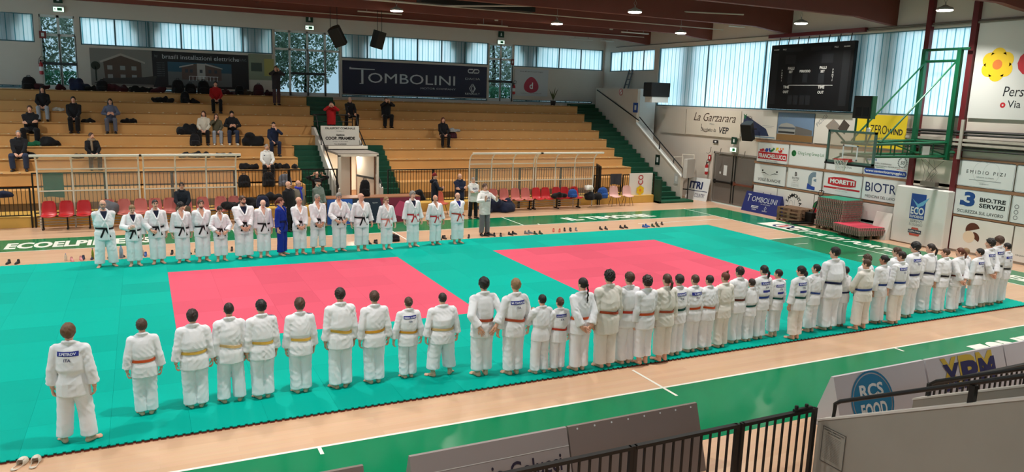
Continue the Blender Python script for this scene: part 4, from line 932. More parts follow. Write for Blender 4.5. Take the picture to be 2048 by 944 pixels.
B = RW('advertising_board','board with coloured squares above red band reading FRANCHELLUCCI',15.82,14.03,2.18,3.05,**kw); rectf(B.p('red_band', signred),.06,1.74,.16,.47,B.T); B.text('FRANCHELLUCCI',.5,.24,.88,.22,board_w,bold=.04,fit=True,z=.005); B.text('GRAFICA & STAMPA',.5,.07,.8,.06,inkgrey)
rg = random.Random(4)
for i in range(34):
    u = rg.random(); mm = (signred,signblue,signgreen,yellow,orange_)[min(4,int(abs(u*5-.3)))] if u < .75 else (signred if rg.random() < .6 else orange_); x, y, q = .1+1.5*u, .52+rg.random()*(.07+.20*max(0,u-.3)), .03+.02*rg.random(); c, s_ = math.cos(u*7), math.sin(u*7); polyf(B.p('mosaic', mm), [(x+q*(a*c-b_*s_), y+q*(a*s_+b_*c)) for a, b_ in ((-1,-1),(1,-1),(1,1),(-1,1))], B.T, .002+i*.0001)
B.done()
B = RW('advertising_board','white board with green round emblem reading ching long group ltd',13.96,12.08,2.22,3.06,**kw); ring(B.p('emblem', signgreen),.24,.50,0,.13,B.T); ring(B.p('emblem', M('emblem_dark',(14,60,36))),.24,.50,.05,.09,B.T,30,300,z=.004); B.text('Ching Long Group Ltd',.60,.52,.72,.2,signgreen); B.done()
B = RW('advertising_board','white board behind the basketball hoop reading COOPERATIVA',12.0,10.28,2.22,3.06,**kw); B.text('PIRAMIDE',.5,.35,.6,.17,signred,bold=.03); B.text('COOPERATIVA',.5,.15,.7,.09); B.done()
B = RW('advertising_board','board with laurel fifty emblem and blue web address strip',10.24,8.38,2.22,3.07,**kw); polyf(B.p('blue_strip', signblue), rrect(.04,1.82,.05,.25,.09), B.T); B.text('www.santonistampaggio.it',.5,.10,.9,.14,board_w,bold=.025,z=.005,fit=True)
B.text('STAMPI E STAMPAGGIO',.42,.50,.5,.06); B.text('PER PRESSOFUSIONE E TERMOPLASTICA',.5,.40,.66,.055); B.text('50',.86,.58,.09,.15,bold=.01,shear=.2); B.text('santoni',.17,.62,.3,.12,signblue,bold=.02); ring(B.p('laurel', inkgrey),1.6,.56,.15,.165,B.T,110,430)
for k in range(14): a = R(120+k*23); ring(B.p('laurel', inkgrey),1.6+.18*math.cos(a),.56+.18*math.sin(a),0,.022,B.T)
rectf(B.p('flag_line', signgreen),.5,.9,.3,.315,B.T); rectf(B.p('flag_line', signred),1.4,1.8,.3,.315,B.T); B.done()
B = RW('advertising_board','board with beta symbol and blue grey curved letter beside voile blanche board',13.95,12.13,1.25,2.10,**kw); B.text('BIOTRE',.25,.48,.24,.10,inkgrey,bold=.02); B.text('GROUP',.25,.38,.2,.07,inkgrey); B.text('B',.25,.63,.1,.2,ink,bold=.03)
for v in (.29,.2,.15,.1): B.text('servizi integrati per le aziende',.25,v,.28,.035,inkgrey)
ring(B.p('curved_letter', slate),1.42,.50,.1,.30,B.T,90,180); rectf(B.p('curved_letter', slate),1.12,1.32,.24,.50,B.T); rectf(B.p('curved_letter', slate),1.42,1.5,.6,.8,B.T); polyf(B.p('blue_swoosh', signblue), [(1.08,.08),(1.5,.06),(1.5,.2),(1.32,.22),(1.1,.32)], B.T,.003); polyf(B.p('curved_letter', slate), [(1.4,.44),(1.54,.4),(1.54,.54),(1.4,.5)], B.T); B.done()
B = RW('advertising_board','board with red shield reading MORETTI',12.05,10.24,1.25,2.10,**kw); polyf(B.p('red_shield', signred), [(.22,.42),(.22,.66),(.5,.71),(.9,.73),(1.3,.71),(1.55,.66),(1.55,.42),(1.3,.38),(.9,.36),(.5,.38)], B.T); B.text('MORETTI',.5,.54,.64,.21,board_w,bold=.05,fit=True,z=.005); rectf(B.p('red_shield', signred),.04,1.75,.25,.32,B.T); B.text('www.autotrasportimoretti.it',.5,.31,.7,.045,board_w,z=.005); B.text('Via Campolungo 1 - Porto Sant Elpidio',.5,.2,.9,.04,inkgrey); B.done()
B = RW('advertising_board','white board reading BIOTRE medicina del lavoro in dark blue',10.20,8.42,1.26,2.12,**kw); B.text('BIOTRE',.5,.40,.86,.40,navy,bold=.005,shear=-.05,fit=True); B.text('MEDICINA DEL LAVORO',.5,.13,.82,.12,ink); B.done()
B = RW('pinned_banner','white cloth banner with ottobock lettering low beside the grey door',15.85,14.46,.05,1.15,banner_w); B.text('ottobock',.45,.56,.8,.2,ink,bold=.02); B.done()
B = RW('pinned_banner','white banner with curved sammonta lettering behind the wooden pallets',14.42,12.44,.05,1.15,banner_w)
for i, ch in enumerate('SAMMONTA'): a = 150-i*18; B.text(ch,.47+.33*math.cos(R(a))*.62,.36+.48*math.sin(R(a)),.09,.14,bold=.03,anchor='c',rot=R(a-90))
ring(B.p('leaf_outline', inkgrey),.8,.5,.10,.108,B.T,z=.003,sy=1.9); rectf(B.p('leaf_outline', inkgrey),.98,.99,.35,.75,B.T); B.done()
B = RW('pinned_banner','white banner with round tricolour emblem behind the green topped mats',12.4,10.3,.05,1.13,banner_w); ring(B.p('emblem', signgreen),.27,.56,.12,.3,B.T,60,180); ring(B.p('emblem', signred),.27,.56,.12,.3,B.T,180,300); ring(B.p('emblem', ink),.27,.56,.3,.325,B.T); B.text('FIP',.13,.48,.1,.13,ink,bold=.02); B.done()
B = RW('wall_cladding','plain grey white wall sheet under the board reading biotre',10.25,8.5,.05,1.15,M('plain_sheet',(214,210,204),.6)); B.done()
# protective pad with the blue emblem
pad = M('pad_white', (226,224,220), .5, bump=.1, bscale=5)
pr = thing('wall_pad', 'thick white protective wall pad with blue ECO emblem', 'wall pad', (16.55,8.5,0)); b = one(pad); b.bbox(0,.36,-1.98,0,.02,2.02,.03); b.build('panel', pr)
Tp = plane_T((-.002,0,0),(0,-1,0),(0,0,1)); b = one(M('eco_blue',(26,72,150),.5)); rectf(b,.66,1.22,.92,1.80,Tp); b.build('emblem', pr); b = one(M('eco_light',(110,176,210),.5)); polyf(b,[(.7,1.62),(.94,1.45),(1.34,1.72),(1.14,1.42),(1.0,1.36),(.94,1.1),(.9,1.38)],Tp,.004); b.build('leaf_shape', pr)
b = one(board_w); put_text(b,'ECO',.94,1.08,.5,.26,Tp,bold=.03,z=.005,anchor='m',fit=True); put_text(b,'ELPIDIENSE',.94,.96,.5,.09,Tp,bold=.02,z=.005,anchor='m',fit=True); b.build('lettering', pr); b = one(inkgrey); put_text(b,'SERVIZI',.94,.80,.46,.09,Tp,z=.003,anchor='m',fit=True); put_text(b,'ECOLOGICI',.94,.68,.5,.09,Tp,z=.003,anchor='m',fit=True); b.build('lettering', pr)
b = one(M('cup_navy',(36,38,70))); polyf(b,[(.68,.42),(1.18,.42),(1.18,.54),(.68,.54)],Tp,.003); b.build('cup_emblem', pr); b = one(M('cup_red',(190,84,70))); polyf(b,[(.75,.33),(1.1,.33),(1.14,.41),(.72,.41)],Tp,.003); polyf(b,[(.78,.55),(1.08,.55),(1.05,.62),(.82,.62)],Tp,.003); b.build('cup_emblem', pr); b = one(board_w); put_text(b,'COPPA ITALIA',.93,.45,.46,.06,Tp,bold=.03,z=.005,anchor='m'); b.build('lettering', pr)
B = RW('advertising_board','board with thin script initials reading EMIDIO PIZI',6.54,4.71,2.24,3.10,**kw); B.text('E M I D I O   P I Z I',.5,.50,.88,.13,ink); rectf(B.p('rule', inkgrey),.4,1.45,.22,.235,B.T); B.text('calzature su misura',.5,.36,.5,.06,inkgrey); B.text('pizi@libero.it',.5,.11,.4,.06,inkgrey); ring(B.p('script_initials', M('script_pale',(190,196,198))),.8,.5,.30,.308,B.T,60,300,sy=1.1); ring(B.p('script_initials', M('script_pale',(190,196,198))),1.1,.5,.26,.268,B.T,-60,200,sy=1.2); B.done()
B = RW('advertising_board','white board with big blue three reading BIO.TRE SERVIZI',6.54,4.72,1.26,2.13,**kw); B.text('3',.28,.36,.21,.56,M('sign_midblue',(24,72,140)),bold=.05,fit=True); rectf(B.p('mark', M('sign_midblue',(24,72,140))),.2,.32,.34,.5,B.T); B.text('BIO.TRE',.70,.60,.46,.16,ink,bold=.03,fit=True); B.text('SERVIZI',.70,.38,.46,.16,ink,bold=.03,fit=True); B.text('SICUREZZA SUL LAVORO',.5,.11,.84,.12,ink,bold=.005,fit=True); B.done()
B = RW('advertising_board','white board cut by the right photo edge in the upper row',4.66,3.0,2.24,3.10,**kw); B.done()
B = RW('advertising_board','white board with three small round symbols in the lower row at the far right',4.66,3.0,1.26,2.13,**kw)
for v in (.2,.4,.6): ring(B.p('symbol', inkgrey),.16,v*.87,.05,.07,B.T)
B.done()
B = RW('pinned_banner','white banner with brown and cream face shape behind the last judo students',6.5,4.5,.08,1.2,banner_w); ring(B.p('brown_shape', M('cocoa',(92,44,26))),.72,.74,.0,.24,B.T,20,200); ring(B.p('brown_shape', M('cocoa',(92,44,26))),.78,.48,.0,.2,B.T,-30,100); ring(B.p('cream_shape', M('cream_print',(236,212,186))),.62,.5,0,.2,B.T,z=.003); B.done()
B = RW('pinned_banner','white banner with small dark print at the far right wall',4.45,2.6,.08,1.2,banner_w); B.text('info prenotazioni',.2,.15,.4,.06); B.done()
# upper strip
B = RW('wall_panel','blank cream wall panel left of the script lettering',22.9,20.92,3.10,4.34,M('cream_panel',(206,196,182),.6)); B.done()
B = RW('pinned_banner','cream banner reading La Garzarara distribuito da VEP',20.88,17.02,3.12,4.36,M('cream_panel2',(214,204,188),.6,bump=.1,bscale=3)); B.text('La Garzarara',.53,.56,.78,.32,M('script_brown',(70,52,40)),shear=.35); B.text('Milano',.5,.43,.14,.07,inkgrey); B.text('Distribuito da',.44,.17,.28,.14,ink,shear=.15); B.text('VEP',.72,.13,.22,.24,ink,bold=.02,shear=.15)
ring(B.p('lettering', M('script_brown',(70,52,40))),1.5,.5,.3,.33,B.T,170,330,z=.003); B.done()
B = RW('pinned_banner','white banner with dark green letter v and thin lines',16.98,14.82,3.22,4.38,M('cream_panel3',(212,206,196),.6,bump=.1,bscale=3)); B.text('V',.1,.68,.1,.2,signgreen,bold=.03); B.text('VEGA',.23,.68,.16,.13,ink); rectf(B.p('rule', inkgrey),1.3,2.0,.55,.56,B.T); rectf(B.p('rule', inkgrey),1.1,1.9,.48,.487,B.T); polyf(B.p('shoe_print', M('print_navy2',(44,54,84),.5)),[(.15,1.0),(.3,.95),(1.55,.42),(1.75,.12),(.4,.08),(.1,.4)],B.T); rectf(B.p('foot_band', slate),.05,2.1,.03,.09,B.T,.003); B.done()
B = RW('pinned_banner','banner with grey round factory building under a blue sky',14.78,12.82,3.22,4.38,M('print_sky',(104,128,156),.6)); rectf(B.p('ground_print', M('print_ground',(128,96,56))),0,1.96,0,.26,B.T,.002); polyf(B.p('building_print', M('print_build',(150,150,146))),[(.05,.26),(.05,.55),(.2,.68),(.5,.74),(.85,.68),(1.0,.58),(1.0,.26)],B.T,.003); rectf(B.p('window_print', M('print_glass',(70,80,92))),.07,.98,.48,.56,B.T,.004); rectf(B.p('window_print', M('print_glass2',(40,42,44))),.07,.98,.3,.38,B.T,.004); polyf(B.p('building_print', M('print_build2',(96,92,88))),[(1.0,.26),(1.0,.62),(1.9,.48),(1.9,.28)],B.T,.003); B.text('VEGA',.2,.78,.2,.12,slate); B.done()
B = RW('pinned_banner','white banner with dark leather square and slanted lettering behind the backboard',12.78,10.8,3.22,4.40,M('cream_panel4',(210,204,196),.6)); B.text('PIDIGI',.08,.55,.5,.14,inkgrey,rot=R(42),anchor='l'); polyf(B.p('leather_print', M('leather',(70,60,54))),[(1.15,.62),(1.5,.42),(1.7,.78),(1.4,1.0)],B.T); polyf(B.p('leather_print', M('leather2',(140,128,118))),[(.55,.7),(.9,1.0),(1.3,.7),(.9,.4)],B.T,.0015); ring(B.p('emblem', inkgrey),1.0,.72,.16,.17,B.T,z=.003); B.done()
B = RW('pinned_banner','bright yellow banner reading ZEROWIND',10.76,8.66,3.24,4.44,yellow); B.text('ZERO',.46,.42,.34,.27,ink,fit=True); B.text('WIND',.79,.42,.30,.18,ink,bold=.03,fit=True); B.text('Studio & Consulenza Assicurativa',.68,.26,.5,.07,inkgrey,shear=.2); ring(B.p('swirl', M('swirl_olive',(150,128,20))),.45,.62,.13,.15,B.T,20,330); B.done()
# large flower banner in the windows' row
B = RW('hanging_banner','huge white banner with yellow flower hanging over the windows',6.5,1.2,4.46,7.5,M('banner_big',(214,214,210),.6,bump=.1,bscale=2)); flower(B.p('petals', gold),B.p('petals', gold),B.p('flower_centre', orange_),.75,1.70,.52,B.T); B.text('CO',.258,.44,.3,.26,signred,bold=.06,anchor='l',fit=True); B.text('Persone oltre le cose',.20,.235,.6,.1,ink,shear=.15,anchor='l'); B.text('Via Cavour',.235,.12,.3,.075,ink,anchor='l'); ring(B.p('map_pin', signred),1.1,.44,.03,.085,B.T); B.done()
# pipes and ledges on the wall to the right of the yellow banner
pp = thing('pipe_run', 'dusty heating pipes and ledges on the wall right of the yellow banner', 'pipes', (16.9,8.55,0)); dark_pipe = M('pipe_dark',(44,40,40),.5); dusty = M('dusty_ledge',(176,168,156),.8,var=.2)
for z, r, m in ((3.98,.05,dark_pipe),(3.88,.035,dark_pipe),(3.46,.035,dark_pipe),(3.38,.025,dark_pipe)): b = one(m); b.tube([(-.06,0,z),(-.06,-6.5,z+.06)], r, 8); b.build('pipe', pp)
for z in (3.74,3.60): b = one(dusty); b.box(-.12,.08,-6.5,0,z-.05,z+.03); b.build('ledge', pp)
b = one(M('ledge_post',(170,164,154))); b.box(-.16,-.1,-2.1,-2.0,3.1,4.4); b.build('bracket', pp)
B = RW('wall_cladding','pale panel with loose cables between the red columns',8.12,6.75,2.05,3.02,M('pale_panel',(216,206,190),.6)); B.done()
wr = thing('cable_nest', 'tangle of thin cables and rack hanging between the red columns', 'cables', (16.8,7.45,2.3)); cbm = M('cable_grey',(110,102,92),.5); rg = random.Random(3)
for i in range(6): b = one(cbm); b.tube([(rg.uniform(-.1,.1), rg.uniform(-.5,.5), .7), (rg.uniform(-.1,.05), rg.uniform(-.3,.3), .3), (rg.uniform(-.1,.05), rg.uniform(-.25,.25), -.15)], .008, 5); b.build('cable', wr)
b = one(cbm); b.box(-.1,.1,-.3,.25,-.2,-.05); b.build('rack', wr)
# ---- back wall banners
def BW(name, label, x0, x1, z0, z1, m, **kw): return Board(name, label, (x0, YF-.05, z0), (1,0,0), x1-x0, z1-z0, m, **kw)
pb = at_y(689,121,28.72); p2 = at_y(975,200,28.72)
B = BW('hanging_banner','dark navy banner reading TOMBOLINI motor company across the far wall',1.58,9.47,4.57,6.22,dnavy)
g = B.p('lettering', silver); g2 = silver
polyf(g,[(.35,1.22),(1.65,1.24),(1.65,1.27),(.43,1.30),(.43,1.33),(.35,1.33)],B.T); polyf(g,[(.95,1.22),(1.06,1.22),(1.06,.52),(.86,.52),(.86,.56),(.95,.56)],B.T); B.text('OMBOLINI',.165,.36,.60,.30,g2,fit=True,anchor='l'); B.text('MOTOR COMPANY',.52,.215,.25,.055,g2,anchor='l',fit=True)
for s in (-1,1): x0 = 7.1+s*.22; ring(g,x0,1.4,.07,.12,B.T,90 if s < 0 else -90,270 if s < 0 else 90); rectf(g,min(x0,x0-s*.2),max(x0,x0-s*.2),1.46,1.52,B.T); rectf(g,min(x0,x0-s*.2),max(x0,x0-s*.2),1.28,1.34,B.T)
polyf(g,[(6.98,1.28),(7.06,1.28),(7.22,1.52),(7.14,1.52)],B.T,.0025); B.text('DACIA',.895,.57,.11,.06,g2,fit=True); B.text('RENAULT',.895,.09,.11,.06,g2,bold=.01,fit=True)
for k in (0,1): q = .0+k*.07; cx = 7.07+(k-.5)*.03; polyf(g,[(cx,.72-q),(cx+.04,.72-q),(cx+.2-q,.48),(cx+.04,.24+q),(cx,.24+q),(cx+.14-q,.48)],B.T,.003+k*.0005); polyf(g,[(cx,.72-q),(cx-.16+q,.48),(cx,.24+q),(cx-.04,.24+q),(cx-.2+q,.48),(cx-.04,.72-q)],B.T,.003+k*.0005)
B.done()
x0 = at_y(178,93,28.72)[0]; x1 = at_y(303,103,28.72)[0]; x2 = at_y(496,110,28.72)[0]; x3 = -1.8
B = BW('hanging_banner','faded banner showing a brown gabled house at the far left wall',x0,x1,4.62,6.22,M('print_haze',(128,124,118),.6)); W, H = B.W, B.H
polyf(B.p('house_print', M('print_brown',(84,66,56))),[(.55,.2),(2.0,.2),(2.0,1.05),(1.2,1.32),(.5,1.05)],B.T); polyf(B.p('roof_print', M('print_roof',(170,160,150))),[(.35,1.05),(1.2,1.42),(2.15,1.08),(2.15,1.0),(1.2,1.32),(.4,.98)],B.T,.003)
for u in (.75,1.25,1.7):
    for v in (.4,.78): rectf(B.p('window_print', M('print_pane',(150,150,146))),u-.1,u+.1,v-.08,v+.1,B.T,.004)
B.text('LA TUA CASA',.5,.09,.62,.12,M('print_red',(110,50,50))); ring(B.p('tree_print', M('print_tree',(36,44,34))),.2,.85,0,.18,B.T); rectf(B.p('tree_print', M('print_tree',(36,44,34))),.17,.23,.2,.8,B.T); polyf(B.p('shrub_print', M('print_shrub',(60,56,54))),[(.1,.1),(2.5,.1),(2.6,.5),(2.1,.42),(.5,.32)],B.T,.0045); B.done()
B = BW('hanging_banner','black banner reading brasili installazioni elettriche with a villa picture',x1+.01,x2,4.62,6.22,M('print_black',(26,26,32),.6)); W, H = B.W, B.H
B.text('brasili installazioni elettriche',.5,.80,.8,.12,silver,fit=True); B.text('by',.04,.82,.04,.08,inkgrey); B.text('s.n.c.',.945,.82,.08,.07,inkgrey)
for v in (.66,.6,.54,.48,.42,.36,.3): B.text('impianti civili',.08,v,.12,.035,inkgrey)
rectf(B.p('picture_sky', M('print_teal',(46,84,104))),.62,3.35,.72,1.15,B.T); rectf(B.p('picture_ground', M('print_ground2',(104,104,106))),.62,3.35,.10,.72,B.T,.0018)
polyf(B.p('villa_print', M('print_villa',(96,78,72))),[(1.2,.38),(2.9,.38),(2.9,.95),(2.5,1.1),(1.7,1.1),(1.2,.98)],B.T,.003); rectf(B.p('villa_print', M('print_villa2',(176,172,168))),1.85,2.2,.4,1.12,B.T,.004); polyf(B.p('villa_roof', M('print_villa2',(176,172,168))),[(1.1,.96),(1.7,1.1),(1.7,1.05),(1.1,.9)],B.T,.005); polyf(B.p('villa_roof', M('print_villa2',(176,172,168))),[(2.2,1.14),(2.95,.94),(2.95,.9),(2.2,1.06)],B.T,.005)
for u in (1.4,1.6,2.02,2.4,2.65): rectf(B.p('window_print', M('print_pane2',(60,66,74))),u-.06,u+.06,.7,.85,B.T,.006)
for k in range(9): rectf(B.p('fence_print', board_w),1.5+k*.15,1.52+k*.15,.34,.54,B.T,.006)
rectf(B.p('fence_print', board_w),1.5,2.75,.53,.55,B.T,.0062); B.done()
B = BW('hanging_banner','small pale green banner left of the standing woman with a camera',x2+.02,x3,5.1,6.3,M('print_green',(140,150,128),.6)); rectf(B.p('yellow_print', M('print_yel',(176,170,100))),.7,1.15,.2,1.0,B.T); rectf(B.p('dark_print', M('print_dk',(70,84,76))),.1,.6,.4,.8,B.T); B.done()
B = BW('pinned_banner','pale banner with rounded red triangle holding a letter d',at_y(1030,140,28.7)[0],at_y(1096,188,28.7)[0],4.75,6.22,M('banner_pale',(196,198,200),.6)); W, H = B.W, B.H
polyf(B.p('red_triangle', M('tri_red',(178,50,72))),[(W*.5+.45*math.sin(t)*(1-.28*math.cos(t)), H*.42+.44*math.cos(t)) for t in np.linspace(0,6.2832,28,endpoint=False)][::-1],B.T); B.text('d',.5,.27,.2,.24,board_w,bold=.02,z=.005); B.text('da uno alla spesa in su puoi mangiare',.5,.88,.9,.06); B.text('Via del Faro, 10 - Porto Sant Elpidio (AP)',.5,.07,.9,.05,inkgrey); B.done()
# ---- scoreboard
sb = thing('scoreboard', 'large black electronic scoreboard in front of the cyan windows', 'scoreboard', (16.75,15.34,4.52)); sbm = M('scoreboard_black',(9,10,13),.5,spec=.25); sbd = M('scoreboard_digit',(26,28,31),.5,spec=.25); sbw = M('scoreboard_print',(176,176,172),.5)
b = one(sbm); b.bbox(0,.18,-4.25,0,0,2.65,.015); b.build('cabinet', sb); Ts = plane_T((-.003,0,0),(0,-1,0),(0,0,1))
def dig(x0, x1, y0, y1):
    b = one(sbd); rectf(b,x0,x1,y0,y1,Ts,.003); b.build('display', sb)
for q in ((.75,1.75,2.35,2.5),(2.15,3.15,2.35,2.5),(.85,1.4,1.85,2.2),(2.75,3.3,1.85,2.2),(1.05,1.3,1.05,1.45),(1.85,2.1,1.1,1.45),(2.65,2.95,1.05,1.45),(1.15,1.4,.2,.58),(1.45,1.7,.2,.58),(1.8,2.05,.2,.58),(2.1,2.35,.2,.58),(.1,.45,.2,2.3),(3.75,4.1,.2,2.3)): dig(*q)
b = one(sbw)
for s_, u, v, h in (('FALLI',1.2,1.62,.11),('SET',1.2,1.48,.10),('PERIODO',1.95,1.5,.10),('FALLI',2.85,1.62,.11),('SET',2.85,1.48,.10),('TIME',1.02,.86,.11),('OUT',1.02,.66,.11),('TIME',2.85,.86,.11),('OUT',2.85,.66,.11),('MASSIMI',.3,2.42,.06),('FALLI',.75,2.42,.06),('FALLI',3.4,2.42,.06),('MASSIMI',3.9,2.42,.06)): put_text(b,s_,u,v,.6,h,Ts,bold=.03,z=.004,anchor='m')
for i, ch in enumerate('PUNTI'): put_text(b,ch,.72,1.55-i*.1,.1,.075,Ts,bold=.02,z=.004,anchor='m'); put_text(b,ch,3.35,1.55-i*.1,.1,.075,Ts,bold=.02,z=.004,anchor='m')
rectf(b,1.15,3.4,.98,1.0,Ts,.004); b.build('lettering', sb)
for k in range(8): b = one(black); b.tube([(.1,-.3-k*.52,2.65),(.15,-.3-k*.52,2.95)], .02, 5); b.build('hanger', sb)
b = one(redsteel); b.box(.0,.2,-4.6,.25,2.95,3.1); b.build('mounting_beam', sb)
# ---- doors on the right wall
dr = thing('door_4', None, None, (17.05,18.7,0)); dr['kind'] = 'structure'; greyd = M('grey_door',(118,112,106),.5,var=.04); dframe = M('door_trim',(140,134,126),.5)
b = one(dframe); b.box(-.08,.1,-2.9,-2.82,0,2.42); b.box(-.08,.1,-.08,0,0,2.42); b.box(-.08,.1,-2.9,0,2.34,2.42); b.build('door_frame', dr)
for i, (a, c_) in enumerate(((-1.42,-.09),(-2.81,-1.45))):
    b = one(greyd); b.box(-.03,.04,a,c_,.03,2.33); b.mat(M('door_recess',(108,102,97),.5)); b.box(-.034,-.03,a+.1,c_-.1,.15,.9); b.box(-.034,-.03,a+.1,c_-.1,1.05,2.2); lf = b.build('door_leaf', dr)
    b = one(black if i == 0 else M('rust_bar',(110,60,44),.5)); b.box(-.12,-.06,a+.04,c_-.04,.98,1.06); b.box(-.09,-.03,a+.04,a+.12,.93,1.12); b.box(-.09,-.03,c_-.12,c_-.04,.93,1.12); b.build('push_bar', lf)
    b = one(black); b.tube([(-.06,a+.08 if i == 0 else c_-.05,.1),(-.06,a+.08 if i == 0 else c_-.05,2.3)], .018, 6); b.build('vertical_bolt', lf)
b = one(board_w); b.box(-.045,-.036,-.95,-.72,1.35,1.82); b.build('notice', dr); b = one(board_w); b.box(-.045,-.036,-.55,-.45,1.4,1.5); b.build('sticker', dr)
# ---- signs, extinguishers, exit lamps
def exit_lamp(o, x, label, pict=True):
    root = thing('exit_lamp', label, 'exit sign', o); T = plane_T((0,0,0), x, (0,0,1)); lit = M('exit_lit',(214,255,228),.4,emit=1.5); eg = M('exit_green',(10,120,70),.5)
    b = one(M('lamp_casing',(200,198,192))); b.box(-.21,.21,-.02,.22,-.1,0,T); b.build('casing', root); b = one(lit); b.box(-.19,.19,0,.17,0,.01,T); b.build('lit_face', root); b = one(eg); rectf(b,-.05,.13,.03,.15,T,.012); polyf(b,[(-.17,.09),(-.11,.05),(-.11,.13)],T,.012); b.build('pictogram', root)
    if pict: b = one(M('sign_dark_green',(8,60,44),.5)); b.box(-.17,.17,.34,.66,-.02,0,T); s_ = b.build('upper_sign', root); b = one(board_w); polyf(b,[(-.05,.42),(.05,.42),(.03,.58),(-.03,.58)],T,.002); b.build('arrow', s_)
for u, v, lab in ((117,18,'green lit exit lamp above the left glazed door'),(619,55,'green lit exit lamp above the middle glazed door'),(1002,84,'green lit exit lamp above the right glazed door')): p = at_y(u, v, YF-.1); exit_lamp((p[0],YF-.12,p[2]-.1), (1,0,0), lab)
p = at_x(1467,298,16.9); exit_lamp((16.88,p[1],p[2]-.12),(0,-1,0),'lit exit lamp over the grey double door')
exm = M('extinguisher_red',(176,26,30),.35)
def extinguisher(o, label, s=1.):
    root = thing('fire_extinguisher', label, 'fire extinguisher', o); b = one(exm); b.lathe([(.02,0),(.075,.02),(.08,.06),(.08,.42),(.065,.48),(.03,.52),(.025,.56)], 14); b.build('cylinder', root, smooth=True); b = one(black); b.box(-.03,.03,-.02,.02,.55,.62); b.tube([(.03,0,.58),(.12,-.02,.62),(.14,-.03,.72),(.02,-.03,.76),(-.05,-.03,.66),(-.08,-.03,.45)], .012, 6); b.build('hose', root); b = one(board_w); b.lathe([(.082,.16),(.082,.34)], 14); b.build('label', root)
p = at_y(82,135,28.6); extinguisher((p[0],YF-.12,p[2]-.3),'red fire extinguisher on the far wall beside the left glazed door'); p = at_y(1029,178,28.6); extinguisher((p[0],YF-.12,p[2]-.3),'red fire extinguisher on the far wall beside the right glazed door'); p = at_x(1413,335,16.85); extinguisher((16.86,p[1],p[2]-.35),'red fire extinguisher hanging left of the grey double door')
def small_sign(o, x, w_, h_, m, label, txt=None): B = Board('small_sign', label, o, x, w_, h_, m, t=.01); (B.text(txt,.5,.25,.7,.5,board_w,bold=.02) if txt else rectf(B.p('pictogram', board_w),w_*.3,w_*.7,h_*.25,h_*.75,B.T)); return B.done()
p = at_x(1470,252,16.95); small_sign((16.95,p[1]+.25,p[2]-.2),(0,-1,0),.5,.42,M('sign_dark_green',(8,60,44),.5),'dark green safety sign above the lit exit lamp at the double door')
p = at_x(1431,283,16.95); small_sign((16.95,p[1]+.17,p[2]-.08),(0,-1,0),.34,.14,M('sign_black2',(30,30,34),.5),'small black plate on the wall above the double door')
p = at_x(1419,315,16.95); small_sign((16.95,p[1]+.1,p[2]-.15),(0,-1,0),.2,.28,exm,'small red sign above the hanging extinguisher by the double door')
p = at_x(1313,318,15.6); small_sign((15.60,p[1]+.1,p[2]-.28),(0,-1,0),.36,.5,M('sign_dark_green2',(10,44,36),.5),'dark green stair sign on the sloping white wall'); p = at_x(1266,217,15.6); small_sign((15.60,p[1],p[2]-.2),(0,-1,0),.42,.5,signblue,'small blue sign high on the white stair wall'); p = at_x(1351,355,15.6); small_sign((15.60,p[1]+.1,p[2]-.3),(0,-1,0),.3,.5,M('pale_notice',(190,192,190),.5),'pale framed notice at the foot of the white stair wall')
p = at_x(1242,184,15.6); nr = thing('no_smoking_sign','round red prohibition sign on the white stair wall','sign',(15.60,p[1],p[2])); T = plane_T((0,0,0),(0,-1,0),(0,0,1)); b = one(board_w); ring(b,0,0,0,.16,T); b.build('disc', nr); b = one(signred); ring(b,0,0,.14,.18,T,z=.004); rectf(b,-.12,.12,-.02,.02,T @ Matrix.Rotation(R(45),4,'Z'),.004); b.build('red_ring', nr)
p = at_y(85,69,YF-.1); small_sign((p[0]-.13,YF-.06,p[2]-.15),(1,0,0),.26,.3,M('sign_dull_red',(120,36,36),.5),'small red box sign left of the left glazed door'); p = at_y(1026,124,YF-.1); small_sign((p[0]-.1,YF-.06,p[2]-.15),(1,0,0),.2,.3,M('sign_dull_red',(120,36,36),.5),'small red box sign right of the right glazed door')
for i in range(4): p = at_x(1422+i*20+(8 if i > 1 else 0),298+i*3,16.9); h_ = thing('wall_hook', ['bent wall hook farthest left over the double door','bent wall hook second from the left over the double door','bent wall hook just left of the lit exit lamp','bent wall hook right of the lit exit lamp'][i],'hook',(16.9,p[1],p[2])); b = one(cbm); b.tube([(0,0,.1),(-.04,0,-.15),(-.12,.05,-.22),(-.16,.12,-.18)], .015, 6); b.build('hook', h_)
